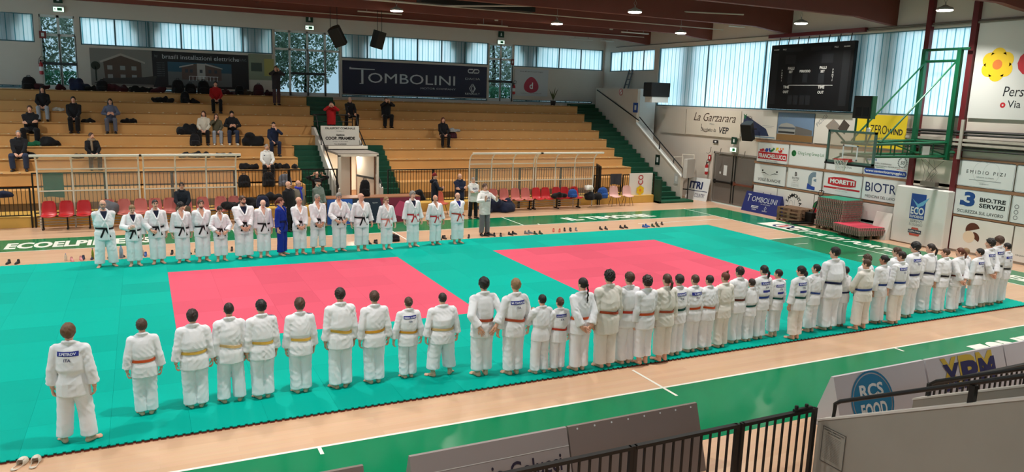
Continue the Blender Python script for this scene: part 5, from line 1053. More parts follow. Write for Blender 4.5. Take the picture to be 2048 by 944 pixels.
# ================================================================ judo mats: one object per interlocking tile
def mat_top(name, c):
    m = bpy.data.materials.new(name); m.use_nodes = True; nt = m.node_tree; b = nt.nodes['Principled BSDF']; c = lin(c)
    oi = nt.nodes.new('ShaderNodeObjectInfo'); mr = nt.nodes.new('ShaderNodeMapRange'); mr.inputs['To Min'].default_value = .90; mr.inputs['To Max'].default_value = 1.06; nt.links.new(oi.outputs['Random'], mr.inputs['Value'])
    mx = nt.nodes.new('ShaderNodeMix'); mx.data_type = 'RGBA'; mx.blend_type = 'MULTIPLY'; mx.inputs['Factor'].default_value = 1; mx.inputs['A'].default_value = (*c,1); nt.links.new(mr.outputs[0], mx.inputs['B']); nt.links.new(mx.outputs['Result'], b.inputs['Base Color'])
    b.inputs['Roughness'].default_value = .6; b.inputs['Specular IOR Level'].default_value = .05
    tc = nt.nodes.new('ShaderNodeTexCoord'); n = nt.nodes.new('ShaderNodeTexNoise'); n.inputs['Scale'].default_value = 90; nt.links.new(tc.outputs['Object'], n.inputs['Vector']); bp = nt.nodes.new('ShaderNodeBump'); bp.inputs['Strength'].default_value = .08; bp.inputs['Distance'].default_value = .01; nt.links.new(n.outputs['Fac'], bp.inputs['Height']); nt.links.new(bp.outputs['Normal'], b.inputs['Normal']); return m
teal = mat_top('mat_teal', (0,166,150)); rose = mat_top('mat_rose', (214,86,108)); foam_dark = M('mat_core',(50,34,30),.8); foam_red = M('mat_underside',(150,70,50),.8)
PX, PY = 1.008, 1.0
def tile_mesh(top, sides):
    """unit tile with jigsaw teeth on the listed open sides"""
    g = .0005; P = []; N = 10; t = .045
    def edge(a, b, nrm, teeth):
        for i in range(N):
            for q0, q1, o in ((0,.25,0),(.25,.75,t),(.75,1,0)):
                if not teeth: continue
                f0, f1 = (i+q0)/N, (i+q1)/N; k = .0 if o == 0 else .08/N
                for f_ in ((f0-k if o else f0), (f1+k if o else f1)): P.append((a[0]+(b[0]-a[0])*f_-nrm[0]*(t-o)*.6+nrm[0]*0, a[1]+(b[1]-a[1])*f_-nrm[1]*(t-o)*.6))
        if not teeth: P.append(a)
    c = [(g,g),(PX-g,g),(PX-g,PY-g),(g,PY-g)]; nr = [(0,-1),(1,0),(0,1),(-1,0)]
    for k, s in enumerate('snwe'): pass
    for k, s in enumerate(('s','e','n','w')): edge(c[k], c[(k+1)%4], nr[k], s in sides)
    b = MB(); b.mats = [top, foam_dark, foam_red]; n = len(P); zs = (0.001,.014,.030,.0385,.04)
    vs = [(p[0], p[1], z) for z in zs[:4] for p in P]+[(PX/2+(p[0]-PX/2)*.9988, PY/2+(p[1]-PY/2)*.9988, zs[4]) for p in P]
    b.mi = 2; fs = []
    b.v = vs
    for L in range(4):
        for i in range(n): j = (i+1)%n; b.f.append((L*n+i,L*n+j,L*n+n+j,L*n+n+i)); b.m.append((2,1,0,0)[L])
    b.f.append(tuple(4*n+i for i in range(n))); b.m.append(0)
    return b.mesh('judo_mat')
_tm = {}
X_R, Y_T = 11.97, 12.97
for i in range(24):
    for j in range(12):
        x, y = X_R-PX*(i+1), Y_T-PY*(j+1); A_ = 13 <= i < 19 and 2 <= j < 8; B_ = 4 <= i < 10 and 2 <= j < 8
        sd = ('e' if i == 0 else '')+('n' if j == 0 else '')+('s' if j == 11 else '')
        k = ('r' if A_ or B_ else 't', sd)
        if k not in _tm: _tm[k] = tile_mesh(rose if A_ or B_ else teal, sd)
        o = link_mesh('judo_mat', _tm[k], None, (x, y, 0))
        if A_: tag(o, 'rose red interlocking judo mat tile in the left red square', 'mat', 'red mats of the left fighting area')
        elif B_: tag(o, 'rose red interlocking judo mat tile in the right red square', 'mat', 'red mats of the right fighting area')
        else: tag(o, 'teal green interlocking judo mat tile around the red squares', 'mat', 'teal mats of the surrounding area')
# ================================================================ high-bay lamps
lampw = M('lamp_lens',(255,246,228),.4,emit=26.); lampb = M('lamp_body',(150,146,140),.5)
_lens = one(lampw).lathe([(.001,-.075),(.21,-.075),(.235,-.06),(.235,-.045)], 24).mesh('lens')
_body = MB(); _body.mat(lampb).lathe([(.24,-.05),(.25,-.03),(.23,.02),(.12,.06),(.06,.10),(.001,.11)], 24); _body = _body.mesh('housing', True)
spots = [(1.34,19.04,7.8),(8.3,19.04,7.8),(14.35,18.5,7.77),(8.15,13.2,7.78),(15.06,12.23,7.8),(15.1,6.49,7.8)]
spots += [(-5.6,19.04,7.8),(-12.4,19.04,7.8),(1.3,12.8,7.8),(-5.6,12.8,7.8),(-12.4,12.8,7.8),(8.2,6.6,7.8),(1.3,6.6,7.8),(-5.6,6.6,7.8),(-12.4,6.6,7.8),(15,.4,7.8),(8.2,.4,7.8),(1.3,.4,7.8),(-5.6,.4,7.8),(-12.4,.4,7.8),(8.2,-5.8,7.8),(-5.6,-5.8,7.8)]
seen = ['round white high bay lamp nearest the hanging loudspeakers','round white high bay lamp below the roof over the navy banner corner','round white high bay lamp nearest the corner of the hall','largest round white high bay lamp right of the roof middle','round white high bay lamp left of the scoreboard beam','round white high bay lamp at the upper right above the basket frame']
for i, (x, y, z) in enumerate(spots):
    t = thing('high_bay_lamp', seen[i] if i < 6 else 'round white high bay lamp outside the photo frame', 'lamp', (x,y,z), 0, 'high bay lamps' if i >= 6 else None)
    link_mesh('lens', _lens, t); link_mesh('housing', _body, t)
    b = one(lampb); b.tube([(0,0,.1),(0,0,.18)], .02, 6); b.tube([(0,0,.15),(.06,0,.24),(0,0,.34),(-.06,0,.24),(0,0,.15)], .008, 5); b.tube([(0,0,.33),(0,0,.9)], .006, 5); b.build('hanger', t)
    L = bpy.data.lights.new('lamp_light', 'AREA'); L.shape = 'DISK'; L.size = .34; L.energy = LAMP_W; L.color = (1,.965,.90); L.spread = LAMP_SPREAD
    o = bpy.data.objects.new('lamp_light', L); COL.objects.link(o); o.parent = t; o.location = (0,0,-.09)
# unlit strip fittings under the roof
stripm = M('strip_fitting',(206,204,196),.5)
for u, v, y, L_, lab in ((985,52,24.2,1.6,'white strip fitting under the roof left of the middle'),(1270,67,22,1.6,'white strip fitting under the roof right of the middle lamp'),(1163,80,26.5,1.4,'white strip fitting near the far corner of the roof'),(1214,83,27.5,.9,'short white strip fitting at the far corner wall'),(1473,54,16.9,.9,'short white strip fitting left of the scoreboard beam'),(760,27,24,2.0,'white strip fitting beside the hanging loudspeakers')):
    p = at_y(u, v, y); t = thing('strip_light', lab, 'lamp', tuple(p)); b = one(stripm); b.bbox(-L_/2,L_/2,-.045,.045,0,.05,.01); b.build('casing', t); b = one(lampb); b.box(-L_*.3,-L_*.3+.02,-.01,.01,.07,.9); b.box(L_*.3,L_*.3+.02,-.01,.01,.07,.9); b.build('hanger', t)
# ================================================================ loudspeakers
spk_m = M('speaker_black',(18,17,18),.55); spk_g = M('speaker_grille',(10,10,11),.7)
def loudspeaker(o, rz, rx, label, hang=True, s=1., ry=0.):
    t = thing('loudspeaker', label, 'loudspeaker', o); T = Matrix.Rotation(rz,4,'Z') @ Matrix.Rotation(rx,4,'X') @ Matrix.Rotation(ry,4,'Y') @ Matrix.Scale(s,4)
    b = one(spk_m); b.prism([(-.32,-.3),(.32,-.3),(.32,.05),(.18,.32),(-.18,.32),(-.32,.05)], -.5, .5, T); b.build('cabinet', t, bevel=.02); b = one(spk_g); b.box(-.28,.28,-.312,-.302,-.46,.46,T); b.build('grille', t)
    b = one(black)
    if hang:
        for q in (-.2,.2): p = T @ Vector((q,0,.5)); b.tube([tuple(p),(p.x,p.y,1.6)], .012, 5)
    else: b.tube([tuple(T @ Vector((0,.3,0))),(.45,0,.1)], .03, 6)
    b.build('suspension', t)
p = at_y(676,72,22.5); loudspeaker(tuple(p), R(-28), R(24), 'left hanging black loudspeaker tilted below the roof beams', s=.78, ry=R(-20))
p = at_y(755,79,22.5); loudspeaker(tuple(p), R(32), R(14), 'right hanging black loudspeaker turned away below the roof beams', s=.72, ry=R(6))
p = at_x(1497,262,16.4); loudspeaker(tuple(p), R(-70), R(22), 'black loudspeaker on the wall above the grey double door', False, .78)
p = at_x(1313,200,15.9); t = thing('equipment_case','black box on top of the white landing wall','case',(p[0],p[1],4.62)); b = one(spk_m); b.bbox(-.6,.55,-.35,.35,.28,.98,.02); b.build('case', t); b = one(spk_g); b.box(-.56,.51,-.36,-.35,.32,.94); b.build('front_panel', t); b = one(board_w); b.box(-.5,.5,-.3,.3,0,.28); b.build('plinth', t)
t = thing('step_ladder','grey folded ladder leaning on the far corner wall','ladder',(16.5,25.95,4.66),R(-90)); lad = M('ladder_grey',(90,94,100),.5,metal=.3)
for s in (-1,1): b = one(lad); b.tube([(s*.22,0,0),(s*.16,.45,1.7)], .04, 6); b.build('stile', t)
for k in range(5): b = one(lad); b.box(-.2,.2,.1*k,.1*k+.06,.25+k*.3,.29+k*.3); b.build('rung', t)
# ================================================================ wall-mounted basketball unit
bk = thing('basketball_basket', 'green swing arm basketball basket with glass backboard and red hoop on the right wall', 'basketball basket', (16.65,7.47,0)); gsteel = M('basket_green',(8,88,56),.4); rimred = M('rim_red',(206,44,40),.4)
def gb(nm, *tubes, m=gsteel, r=.045):
    b = one(m)
    for t in tubes: b.tube(t, r, 8)
    return b.build(nm, bk)
for s in (-.63,.63): b = one(gsteel); b.box(-.07,.07,s-.07,s+.07,3.05,6.72); b.build('post', bk)
gb('top_bar',[(0,-.95,6.68),(0,.7,6.68)]); gb('top_bar',[(0,-.63,6.3),(0,.63,6.3)])
gb('wall_bracket',[(0,.63,6.68),(.3,.75,6.68)],[(0,-.63,6.68),(.3,-.85,6.68)],[(0,.63,3.3),(.3,.75,3.3)],[(0,-.63,3.3),(.3,-.85,3.3)])
BX = -3.75
for s in (-.55,.55):
    gb('arm',[(0,s*1.1,3.62),(BX+.1,s,3.55)]); gb('arm',[(0,s*1.1,3.15),(BX+.1,s,3.17)])
    for k in range(1,6): gb('arm_strut',[(BX*k/6,s,3.16),(BX*k/6,s,3.57)], r=.022)
    gb('arm_strut',[(0,s,3.2),(BX*.4,s,3.58)], r=.025); gb('diagonal_brace',[(0,s,6.3),(BX+.55,s,3.62)], r=.028)
gb('cross_member',[(BX+.1,-.55,3.55),(BX+.1,.55,3.55)],[(BX+.1,-.55,3.17),(BX+.1,.55,3.17)]); gb('cross_member',[(BX*.5,-.55,3.56),(BX*.5,.55,3.56)],[(0,-.63,3.2),(0,.63,3.2)],[(0,-.63,3.62),(0,.63,3.62)])
for s in (-.4,.4): gb('backboard_brace',[(BX+.1,s,3.55),(BX-.08,s*1.7,3.9)],[(BX+.1,s,3.17),(BX-.08,s*1.7,2.98)], r=.03)
bf = M('backboard_frame',(86,120,110),.35,metal=.3); b = one(bf); x = BX-.11
for y0, y1, z0, z1 in ((-.92,-.85,2.9,3.95),(.85,.92,2.9,3.95),(-.92,.92,2.9,2.97),(-.92,.92,3.88,3.95)): b.box(x-.03,x+.03,y0,y1,z0,z1)
b.build('backboard_frame', bk); b = one(spk_m); b.box(x-.05,x+.03,-.94,.94,2.84,2.90); b.build('backboard_padding', bk); b = one(poly_); b.box(x-.008,x+.008,-.85,.85,2.97,3.88); b.build('backboard_glass', bk)
b = one(board_w); Tb = plane_T((x-.012,0,0),(0,-1,0),(0,0,1))
for u0,u1,v0,v1 in ((-.295,.295,3.45,3.5),(-.295,.295,3.0,3.05),(-.295,-.245,3.0,3.5),(.245,.295,3.0,3.5)): rectf(b,u0,u1,v0,v1,Tb,0)
b.build('target_lines', bk)
b = one(rimred); b.box(x-.16,x-.01,-.12,.12,2.96,3.06); b.tube([(x-.38+.225*math.cos(t),.225*math.sin(t),3.05) for t in np.linspace(0,6.2832,25)[:-1]], .012, 6, closed=True); b.build('rim', bk)
b = one(M('net_white',(226,222,214),.8))
for k in range(12):
    for sgn in (-1,1):
        pts = []
        for j in range(5): a = 2*math.pi*(k+sgn*j*.5)/12; r_ = .22-.035*j+.003*j*j; pts.append((x-.38+r_*math.cos(a), r_*math.sin(a), 3.04-j*.09))
        b.tube(pts, .006, 4)
b.build('net', bk)
b = one(board_w); b.box(BX*.32,BX*.32+.35,-.6,-.57,3.22,3.5); b.build('maker_plate', bk)
sc_ = thing('shot_clock','black shot clock in green case above the basketball backboard','shot clock',(13.3,7.63,4.34)); b = one(spk_m); b.bbox(-.02,.2,-.33,.33,0,.72,.01); b.build('case', sc_); b = one(gsteel); b.box(.0,.2,-.37,-.33,0,.72); b.build('side_plate', sc_); b = one(sbd)
for u in (-.16,.12): b.box(-.03,-.02,u-.11,u+.09,.08,.36)
b.build('display', sc_); b = one(gsteel); b.tube([(.1,.25,0),(.1,.25,-.75)], .035, 6); b.tube([(.1,-.2,0),(.1,-.2,-.75)], .035, 6); b.build('support', sc_); b = one(board_w); b.lathe([(.05,0),(.06,.02),(.06,.2),(.04,.22)], 10, Matrix.Translation((.1,-.25,-.5))); b.build('horn', sc_)
# ================================================================ along the right wall: pallets, pallet truck, stacked mats, A-boards
palm = M('pallet_wood',(128,98,74),.8,var=.2,vscale=5)
def pallet(o, rz, label, group=None):
    t = thing('wooden_pallet', label, 'pallet', o, rz, group)
    for k in range(5): b = one(palm); b.box(-.6,.6,-.40+k*.175,-.30+k*.175,.122,.144); b.build('deck_board', t)
    for y in (-.35,0,.35):
        b = one(palm); b.box(-.6,.6,y-.05,y+.05,0,.022); b.build('runner', t); b = one(palm); b.box(-.6,.6,y-.05,y+.05,.1,.122); b.build('stringer', t)
        for x_ in (-.53,0,.53): b = one(palm); b.box(x_-.07,x_+.07,y-.05,y+.05,.022,.1); b.build('block', t)
    return t
po = (16.3,12.75)
for k, lab in enumerate(('lowest wooden pallet of the stack in front of the white banners','second wooden pallet from the floor in the pallet stack','third wooden pallet from the floor in the pallet stack','topmost wooden pallet of the stack below the curved lettering')): pallet((po[0]+.02*(k%2), po[1], k*.145), R(90+k*1.2), lab)
pj = thing('pallet_truck','dark pallet truck with upright loop handle between pallets and mats','pallet truck',(16.35,11.95,0),R(80)); b = one(black); b.box(-.2,.2,-.1,.15,.12,.5); b.build('pump', pj)
for s in (-.18,.18): b = one(black); b.box(s-.07,s+.07,.1,1.0,.08,.14); b.build('fork', pj); b = one(M('wheel_grey',(60,50,48),.5)); b.lathe([(.02,-.04),(.1,-.04),(.1,.04),(.02,.04)], 16, Matrix.Translation((s*.6,-.12,.1)) @ Matrix.Rotation(R(90),4,'Y')); b.build('wheel', pj)
b = one(black); b.tube([(0,-.05,.45),(0,-.3,1.15)], .03, 8); b.tube([(0,-.3,1.15),(-.14,-.32,1.22),(-.14,-.36,1.36),(0,-.37,1.4),(.14,-.36,1.36),(.14,-.32,1.22),(0,-.3,1.15)], .018, 6); b.build('handle', pj)
def zig_mat(o, rz, top, under, label, W=1.2, D=1.0, group=None, t_=.042):
    """a loose puzzle mat, toothed all round"""
    k = ('zig', top.name, under.name, W, D)
    if k not in _tm:
        P = []; c = [(-W/2,-D/2),(W/2,-D/2),(W/2,D/2),(-W/2,D/2)]; nr = [(0,-1),(1,0),(0,1),(-1,0)]
        for e in range(4):
            a, b_ = c[e], c[(e+1)%4]; N = 14
            for i in range(N):
                for f0, f1, o_ in ((0,.5,0),(.5,1,.045)):
                    for f_ in (f0,f1): q = (i+f_)/N; P.append((a[0]+(b_[0]-a[0])*q+nr[e][0]*o_, a[1]+(b_[1]-a[1])*q+nr[e][1]*o_))
        b = MB(); n = len(P); b.mats = [top, foam_grey, under]; zs = (0,.003,.0365,.04); b.v = [(p[0],p[1],z) for z in zs for p in P]
        for L in range(3):
            for i in range(n): j = (i+1)%n; b.f.append((L*n+i,L*n+j,L*n+n+j,L*n+n+i)); b.m.append((2,1,0)[L])
        b.f += [tuple(3*n+i for i in range(n)), tuple(n-1-i for i in range(n))]; b.m += [0,2]; _tm[k] = b.mesh('stacked_mat')
    o2 = link_mesh('stacked_mat', _tm[k], None, o); o2.rotation_euler = (0,0,rz); return tag(o2, label, 'mat', group)
foam_grey = M('mat_side_grey',(146,126,116),.8); tealp = M('mat_teal_stack',(10,140,110),.6); rosep = M('mat_rose_stack',(214,66,88),.6)
pallet((16.38,10.75,0), R(90), 'wooden pallet under the tall stack of grey edged mats')
rg = random.Random(9); dx = 0
for k in range(27):
    if k in (5,12,19): dx = rg.uniform(-.12,.12)
    top, un = (tealp,rosep) if k % 2 or k == 26 else (rosep,tealp)
    zig_mat((16.38+dx*.3+rg.uniform(-.012,.012), 10.75+dx+rg.uniform(-.012,.012), .145+k*.041), R(90)+rg.uniform(-.008,.008), tealp if k == 26 else top, un, 'teal topped mat at the top of the tall mat stack' if k == 26 else 'grey edged puzzle mat inside the tall stack on its pallet', 1.2, .95, None if k == 26 else 'mats inside the tall stack')
pallet((16.0,9.38,0), R(82), 'wooden pallet under the low stack of mats')
for k in range(7):
    top, un = (rosep,tealp)
    zig_mat((16.0+rg.uniform(-.012,.012), 9.38+(.06 if k > 4 else 0)+rg.uniform(-.012,.012), .145+k*.041), R(82)+rg.uniform(-.008,.008), top, un, 'rose red mat at the top of the low mat stack' if k == 6 else 'grey edged puzzle mat inside the low stack', 1.3, 1.1, None if k == 6 else 'mats inside the low stack')
def a_board(o, rz, L, hgt, d, m, label, name='advertising_stand', flip=False):
    """triangular floor stand, faces +-y, centred at o"""
    t = thing(name, label, 'advertising stand', o, rz); b = one(m); T = Matrix.Rotation(math.pi/2,4,'Z') @ Matrix.Rotation(math.pi/2,4,'X')
    b.prism([(-d,0),(d,0),(.02,hgt),(-.02,hgt)], 0, L, T); b.build('body', t); return t
p0, p1 = at_z(1481,419.5), at_z(1551,434); L_ = float(np.hypot(*(p1-p0)[:2]))
tb = a_board((p0[0]+.3,p0[1],0), math.atan2(p1[1]-p0[1],p1[0]-p0[0]), L_, .86, .28, M('stand_navy',(34,44,110),.45), 'navy blue TOMBOLINI floor stand in front of the grey double door')
def face_T(d, hgt, L, front=True):
    g_ = d-.02; e = math.hypot(g_, hgt)
    return plane_T((0,-d-.004,0), (1,0,0), (0,g_/e,hgt/e)), e
Tf, e = face_T(.28,.86,L_); b = one(silver); put_text(b,'T',.08*L_,.5*e,.2,.38*e,Tf,z=.005); put_text(b,'OMBOLINI',.22*L_,.54*e,.7*L_,.26*e,Tf,z=.005,fit=True); put_text(b,'MOTOR COMPANY',.5*L_,.44*e,.42*L_,.05*e,Tf,z=.005); put_text(b,'DACIA',.36*L_,.12*e,.2*L_,.07*e,Tf,bold=.02,z=.005,anchor='m'); put_text(b,'RENAULT',.66*L_,.12*e,.18*L_,.055*e,Tf,bold=.02,z=.005,anchor='m'); ring(b,.66*L_,.28*e,.05,.07,Tf,n=4,z=.005,sy=1.5); rectf(b,.26*L_,.46*L_,.23*e,.27*e,Tf,.005); rectf(b,.26*L_,.46*L_,.30*e,.34*e,Tf,.005); b.build('lettering', tb)
p0 = at_z(1775,480); wb = a_board((16.62,9.2,0), R(-90), .66, .95, .28, M('stand_white',(222,216,208),.5), 'blank white floor stand between the low mats and the blue emblem pad')
p = at_z(1372,404); ib = thing('leaning_board','white board with blue letters leaning by the corner door','board',(16.55,19.3,0),R(-78)); b = one(board_w); T = Matrix.Rotation(R(-12),4,'X'); b.box(-.65,.65,0,.03,0,1.1,T); b.build('panel', ib); Tq = T @ plane_T((0,-.003,0),(1,0,0),(0,0,1)); b = one(navy); put_text(b,'ITRI',-.5,.55,1.05,.36,Tq,bold=.04,z=.003); rectf(b,-.6,.6,.44,.47,Tq); put_text(b,'COUNTRY',-.1,.14,.6,.2,Tq,z=.003); b.build('lettering', ib)
tr_ = thing('clothes_trolley','white tube trolley with dark frame by the corner stairs','trolley',(16.2,20.1,0),R(-70)); b = one(white_metal); b.tube([(-.5,0,1.2),(-.45,0,2.0),(.05,0,2.05),(.1,0,1.2)], .025, 6); b.tube([(-.2,.3,.6),(-.15,.3,2.15),(.5,.3,2.15),(.5,.3,1.9)], .025, 6); b.box(-.5,.5,-.1,.4,1.05,1.1); b.build('tube_frame', tr_); b = one(black)
for x_ in (-.45,.45): b.tube([(x_,.0,0),(x_,0,1.9)], .025, 6); b.tube([(x_,.35,0),(x_,.35,1.1)], .025, 6)
b.box(-.45,.45,-.02,.02,.45,.5); b.build('dark_frame', tr_); b = one(M('grey_cabinet',(196,192,186),.6)); b.box(.55,.75,-.7,.0,1.1,2.0); b.build('cabinet', tr_)
# ================================================================ floor lettering
def floor_text(s, label, o, x, h, W, m=court_white, bold=.04, shear=0.): b = one(m); put_text(b, s, 0, 0, W, h, plane_T((0,0,0), x, (-x[1],x[0],0)), bold, shear, .004, 'l', True); r_ = b.build('floor_lettering'); r_.location = o; return tag(r_, label, 'floor lettering')
pA = at_z(5,501); floor_text('ECOELPIDIENSE','white floor letters reading ECOELPIDIENSE behind the left judo teachers',(pA[0],15.42,0),(1,0,0),.92,float(at_z(310,480)[0]-pA[0]+.2))
pA = at_z(1135,441); pB = at_z(1312,432.5); floor_text('IL TIMONE','white floor letters reading IL TIMONE on the far green border',(pA[0],15.45,0),(1,0,0),.72,float(pB[0]-pA[0]),shear=-.2)
pA = at_z(1592,455); pB = at_z(1800,500); floor_text("CITTA' DI PORTO",'white floor letters reading CITTA DI PORTO behind the right baseline',(14.55,float(pA[1]),0),(0,-1,0),.62,float(pA[1]-pB[1])+.3,shear=.2)
pA = at_z(2030,548); floor_text('ELPIDIO','white floor letters behind the last students at the right edge',(14.55,3.3,0),(0,-1,0),.62,3.0)
pA = at_z(1950,690); floor_text('ELPIDIENSE','upside down white floor letters on the near green border at the right',(11.8,-.5,0),(-1,0,0),.95,4.6)
lg = one(court_white); q = [at_z(1530,450),at_z(1606,452.5),at_z(1596,456.5),at_z(1562,458.5)]; o_ = np.array([14.95,11.6,0]); rectf(lg,-.55,.55,-.9,.9,Matrix.Identity(4),.004); fl = lg.build('floor_emblem'); fl.location = (14.95,12.0,0); tag(fl,'white printed emblem square on the green floor before the pallets','floor emblem'); b = one(navy); b_ = MB(); ring(b,0,0,.3,.42,Matrix.Identity(4),z=.006); b.build('emblem_ring', fl); b = one(signred); rectf(b,-.25,.25,-.1,.1,Matrix.Identity(4),.007); b.build('emblem_bar', fl)
# ================================================================ near side: stands, railing, tunnel wall
vinyl = M('stand_vinyl',(150,140,138),.45,bump=.25,bscale=5); vinyl2 = M('stand_vinyl_dark',(126,112,106),.5,bump=.2,bscale=4); vinyl3 = M('stand_vinyl_white',(200,196,200),.5,bump=.15,bscale=4)
HB, DB, YB = .82, .30, -2.27
def near_stand(x0, L, m, label): return a_board((x0,YB,0), 0, L, HB, DB, m, label)
s1 = near_stand(-5.16,1.96,vinyl,'grey vinyl floor stand with dark Piergiorgio Colucci lettering'); Tf, e = face_T(DB,HB,1.96); b = one(M('letter_dark',(32,26,48),.5)); put_text(b,'Piergiorgio Colucci',.12,.33,1.72,.27,Tf,bold=.012,z=.006,fit=True); b.build('lettering', s1); b = one(M('stitch_white',(206,204,200))); rectf(b,0,1.96,e*.755,e*.765,Tf,.004); b.build('seam', s1)
s2 = near_stand(-3.18,1.95,vinyl2,'plain dark grey vinyl floor stand behind the near railing')
for k in range(8): b = one(board_w); ring(b,.12+k*.245,e-.035,0,.012,Tf,z=.005); b.build('eyelet', s2)
near_stand(-7.6,1.93,vinyl2,'grey floor stand corner at the bottom edge left of the lettered stand')
s3 = near_stand(1.28,1.98,vinyl3,'white floor stand with round blue RCS FOOD emblem'); b = one(M('rcs_blue',(20,120,164),.5)); ring(b,.72,.42,0,.40,Tf,z=.004,n=40); ring(b,.72,.42,.42,.45,Tf,z=.004,n=40); b.build('emblem', s3); b = one(board_w); put_text(b,'RCS',.72,.48,.5,.2,Tf,bold=.03,z=.007,anchor='m',fit=True); put_text(b,'FOOD',.72,.18,.55,.22,Tf,bold=.03,z=.007,anchor='m',fit=True); b.build('lettering', s3)
s4 = near_stand(3.3,1.97,vinyl3,'white floor stand with yellow and blue block letters XPM'); 
for k, ch in enumerate('XPM'):
    for m_, dx_, dz_, z_ in ((M('xpm_yellow',(206,176,60),.5),0,.10,.004),(M('xpm_blue',(34,34,90),.5),.04,0,.007)): b = one(m_); put_text(b,ch,.32+k*.45+dx_,.32+dz_,.42,.42,Tf,bold=.05,z=z_,fit=True); b.build('block_letter', s4)
b = one(M('xpm_blue',(34,34,90))); put_text(b,'DISTRIBUZIONE',.35,.12,1.3,.11,Tf,bold=.01,z=.006); b.build('lettering', s4)
near_stand(5.3,1.95,vinyl3,'white floor stand cut by the right photo edge')
NY = -3.3
for i, (a, c_) in enumerate(((-9.6,-6.9),(-6.85,-4.6),(-4.55,-2.98),(-2.93,-1.48),(-1.40,-.22))): railing(a, c_, NY, .08, 1.0, ['near black railing panel below the left photo edge','near black railing panel at the bottom under the lettered stand','near black railing panel in front of the dark grey stand left half','near black railing panel in front of the dark grey stand right half','near black railing panel with latch beside the grey tunnel wall'][i], pitch=.128, bar=.011, rail=.03)
lt = thing('gate_latch','small black latch on the near railing end post','latch',(-.42,NY,1.0)); b = one(black); b.box(-.16,.14,-.02,.02,0,.03); b.lathe([(.02,.03),(.025,.05),(.02,.075)], 8, Matrix.Translation((-.12,0,0))); b.lathe([(.02,.03),(.025,.05),(.02,.07)], 8, Matrix.Translation((.05,0,0))); b.build('latch', lt)
for i, (a, c_) in enumerate(((1.95,4.2),(4.25,6.6))): railing(a, c_, NY, .08, 1.0, ['near black railing panel in front of the blue emblem stand','near black railing panel at the right photo edge'][i], pitch=.128, bar=.011, rail=.03)
nt_ = thing('near_tunnel_wall','grey concrete tunnel wall with black handrail at the lower right','wall',(0,-3.3,0)); gconc = M('grey_concrete',(150,144,134),.75,var=.08,vscale=2); T = Matrix.Rotation(math.pi/2,4,'Z') @ Matrix.Rotation(math.pi/2,4,'X')
def side_wall(x, t, par):
    b = one(gconc); b.prism([(0.02,0),(0.02,.80),(-4.2,2.96),(-4.2,0)][::-1], x, x+t, T); b.build('wall', par); b = one(M('concrete_cap',(206,200,192),.7)); b.prism([(.03,.79),(.03,.815),(-4.2,2.985),(-4.2,2.955)][::-1], x-.012, x+t+.012, T); b.build('capping', par)
    b = one(black); xx = x+t/2; b.tube([(xx,-.14,.85),(xx,-.15,1.08),(xx,-.22,1.14),(xx,-4.0,3.12)], .026, 8); b.build('handrail', par)
    for q in (-1.78,-3.4): b = one(black); b.box(xx-.03,xx+.03,q-.03,q+.03,.80-q*.512-.03,1.02-q*.512+.0); b.build('post', par)
side_wall(-.12,.14,nt_)
n2 = thing('near_tunnel_wall','second pale tunnel wall with handrail farther right behind the grey one','wall',(1.75,-3.3,0)); side_wall(-.07,.14,n2)
nn = thing('wall_notice','framed printed notice on the near grey tunnel wall','notice',(-.125,-3.38,.32)); Tn = plane_T((0,0,0),(0,-1,0),(0,0,1)); b = one(M('notice_paper',(150,146,136),.6)); b.box(0,.34,0,.46,0,.006,Tn); b.build('paper', nn); b = one(ink)
for x0_, x1_, y0_, y1_ in ((0,.34,0,.006),(0,.34,.454,.46),(0,.006,0,.46),(.334,.34,0,.46)): rectf(b,x0_,x1_,y0_,y1_,Tn,.008)
b.build('frame_line', nn); b = one(ink); put_text(b,'NORME PER IL PRIMO SOCCORSO',.17,.42,.3,.018,Tn,z=.008,anchor='m',bold=.02); put_text(b,'AGLI INFORTUNATI',.17,.39,.2,.016,Tn,z=.008,anchor='m',bold=.02)
for k in range(16): put_text(b,'in caso di infortunio chiamare subito il soccorso',.03,.355-k*.02,.28,.009,Tn,z=.008)
b.build('lettering', nn)
# ================================================================ table with printed cover, tunnel steps, misc
tp0, tp1 = at_y(655,455,16.95)[0], 1.62
tbl = thing('jury_table','long table with blue and crimson printed cover behind the teachers','table',(tp0,16.95,0)); Wt = tp1-tp0; b = one(M('cover_navy',(34,44,66),.6)); b.box(0,Wt,0,.02,.02,.92); b.build('front_cover', tbl); b = one(M('table_top',(150,98,66),.5)); b.box(0,Wt,0,.75,.92,.95); b.build('tabletop', tbl)
for q in (.08,Wt-.08): b = one(black); b.box(q-.02,q+.02,.1,.7,0,.92); b.build('leg', tbl)
Tt = plane_T((0,-.003,0),(1,0,0),(0,0,1)); b = one(M('cover_blue',(44,96,190),.6)); rectf(b,0,.9,.02,.92,Tt,.001); b.build('print_blue', tbl); b = one(M('cover_white',(206,214,226),.6)); polyf(b,[(.35,.1),(.62,.1),(.9,.7),(.75,.8)],Tt,.002); b.build('print_white', tbl); b = one(M('cover_crimson',(130,34,62),.6)); polyf(b,[(Wt-1.3,.02),(Wt,.02),(Wt,.92),(Wt-1.55,.92)],Tt,.001); b.build('print_crimson', tbl); b = one(M('cover_pink',(206,70,110),.6)); polyf(b,[(Wt-1.1,.3),(Wt-.7,.2),(Wt-.45,.4),(Wt-.5,.7),(Wt-.8,.8),(Wt-.95,.6)],Tt,.002); b.build('print_pink', tbl)
b = one(board_w); put_text(b,'TRENTINO',.95,.1,.7,.09,Tt,bold=.03,z=.003); put_text(b,'FIJLKAM',.5*Wt,.72,.5,.05,Tt,z=.003,anchor='m'); b.build('lettering', tbl)
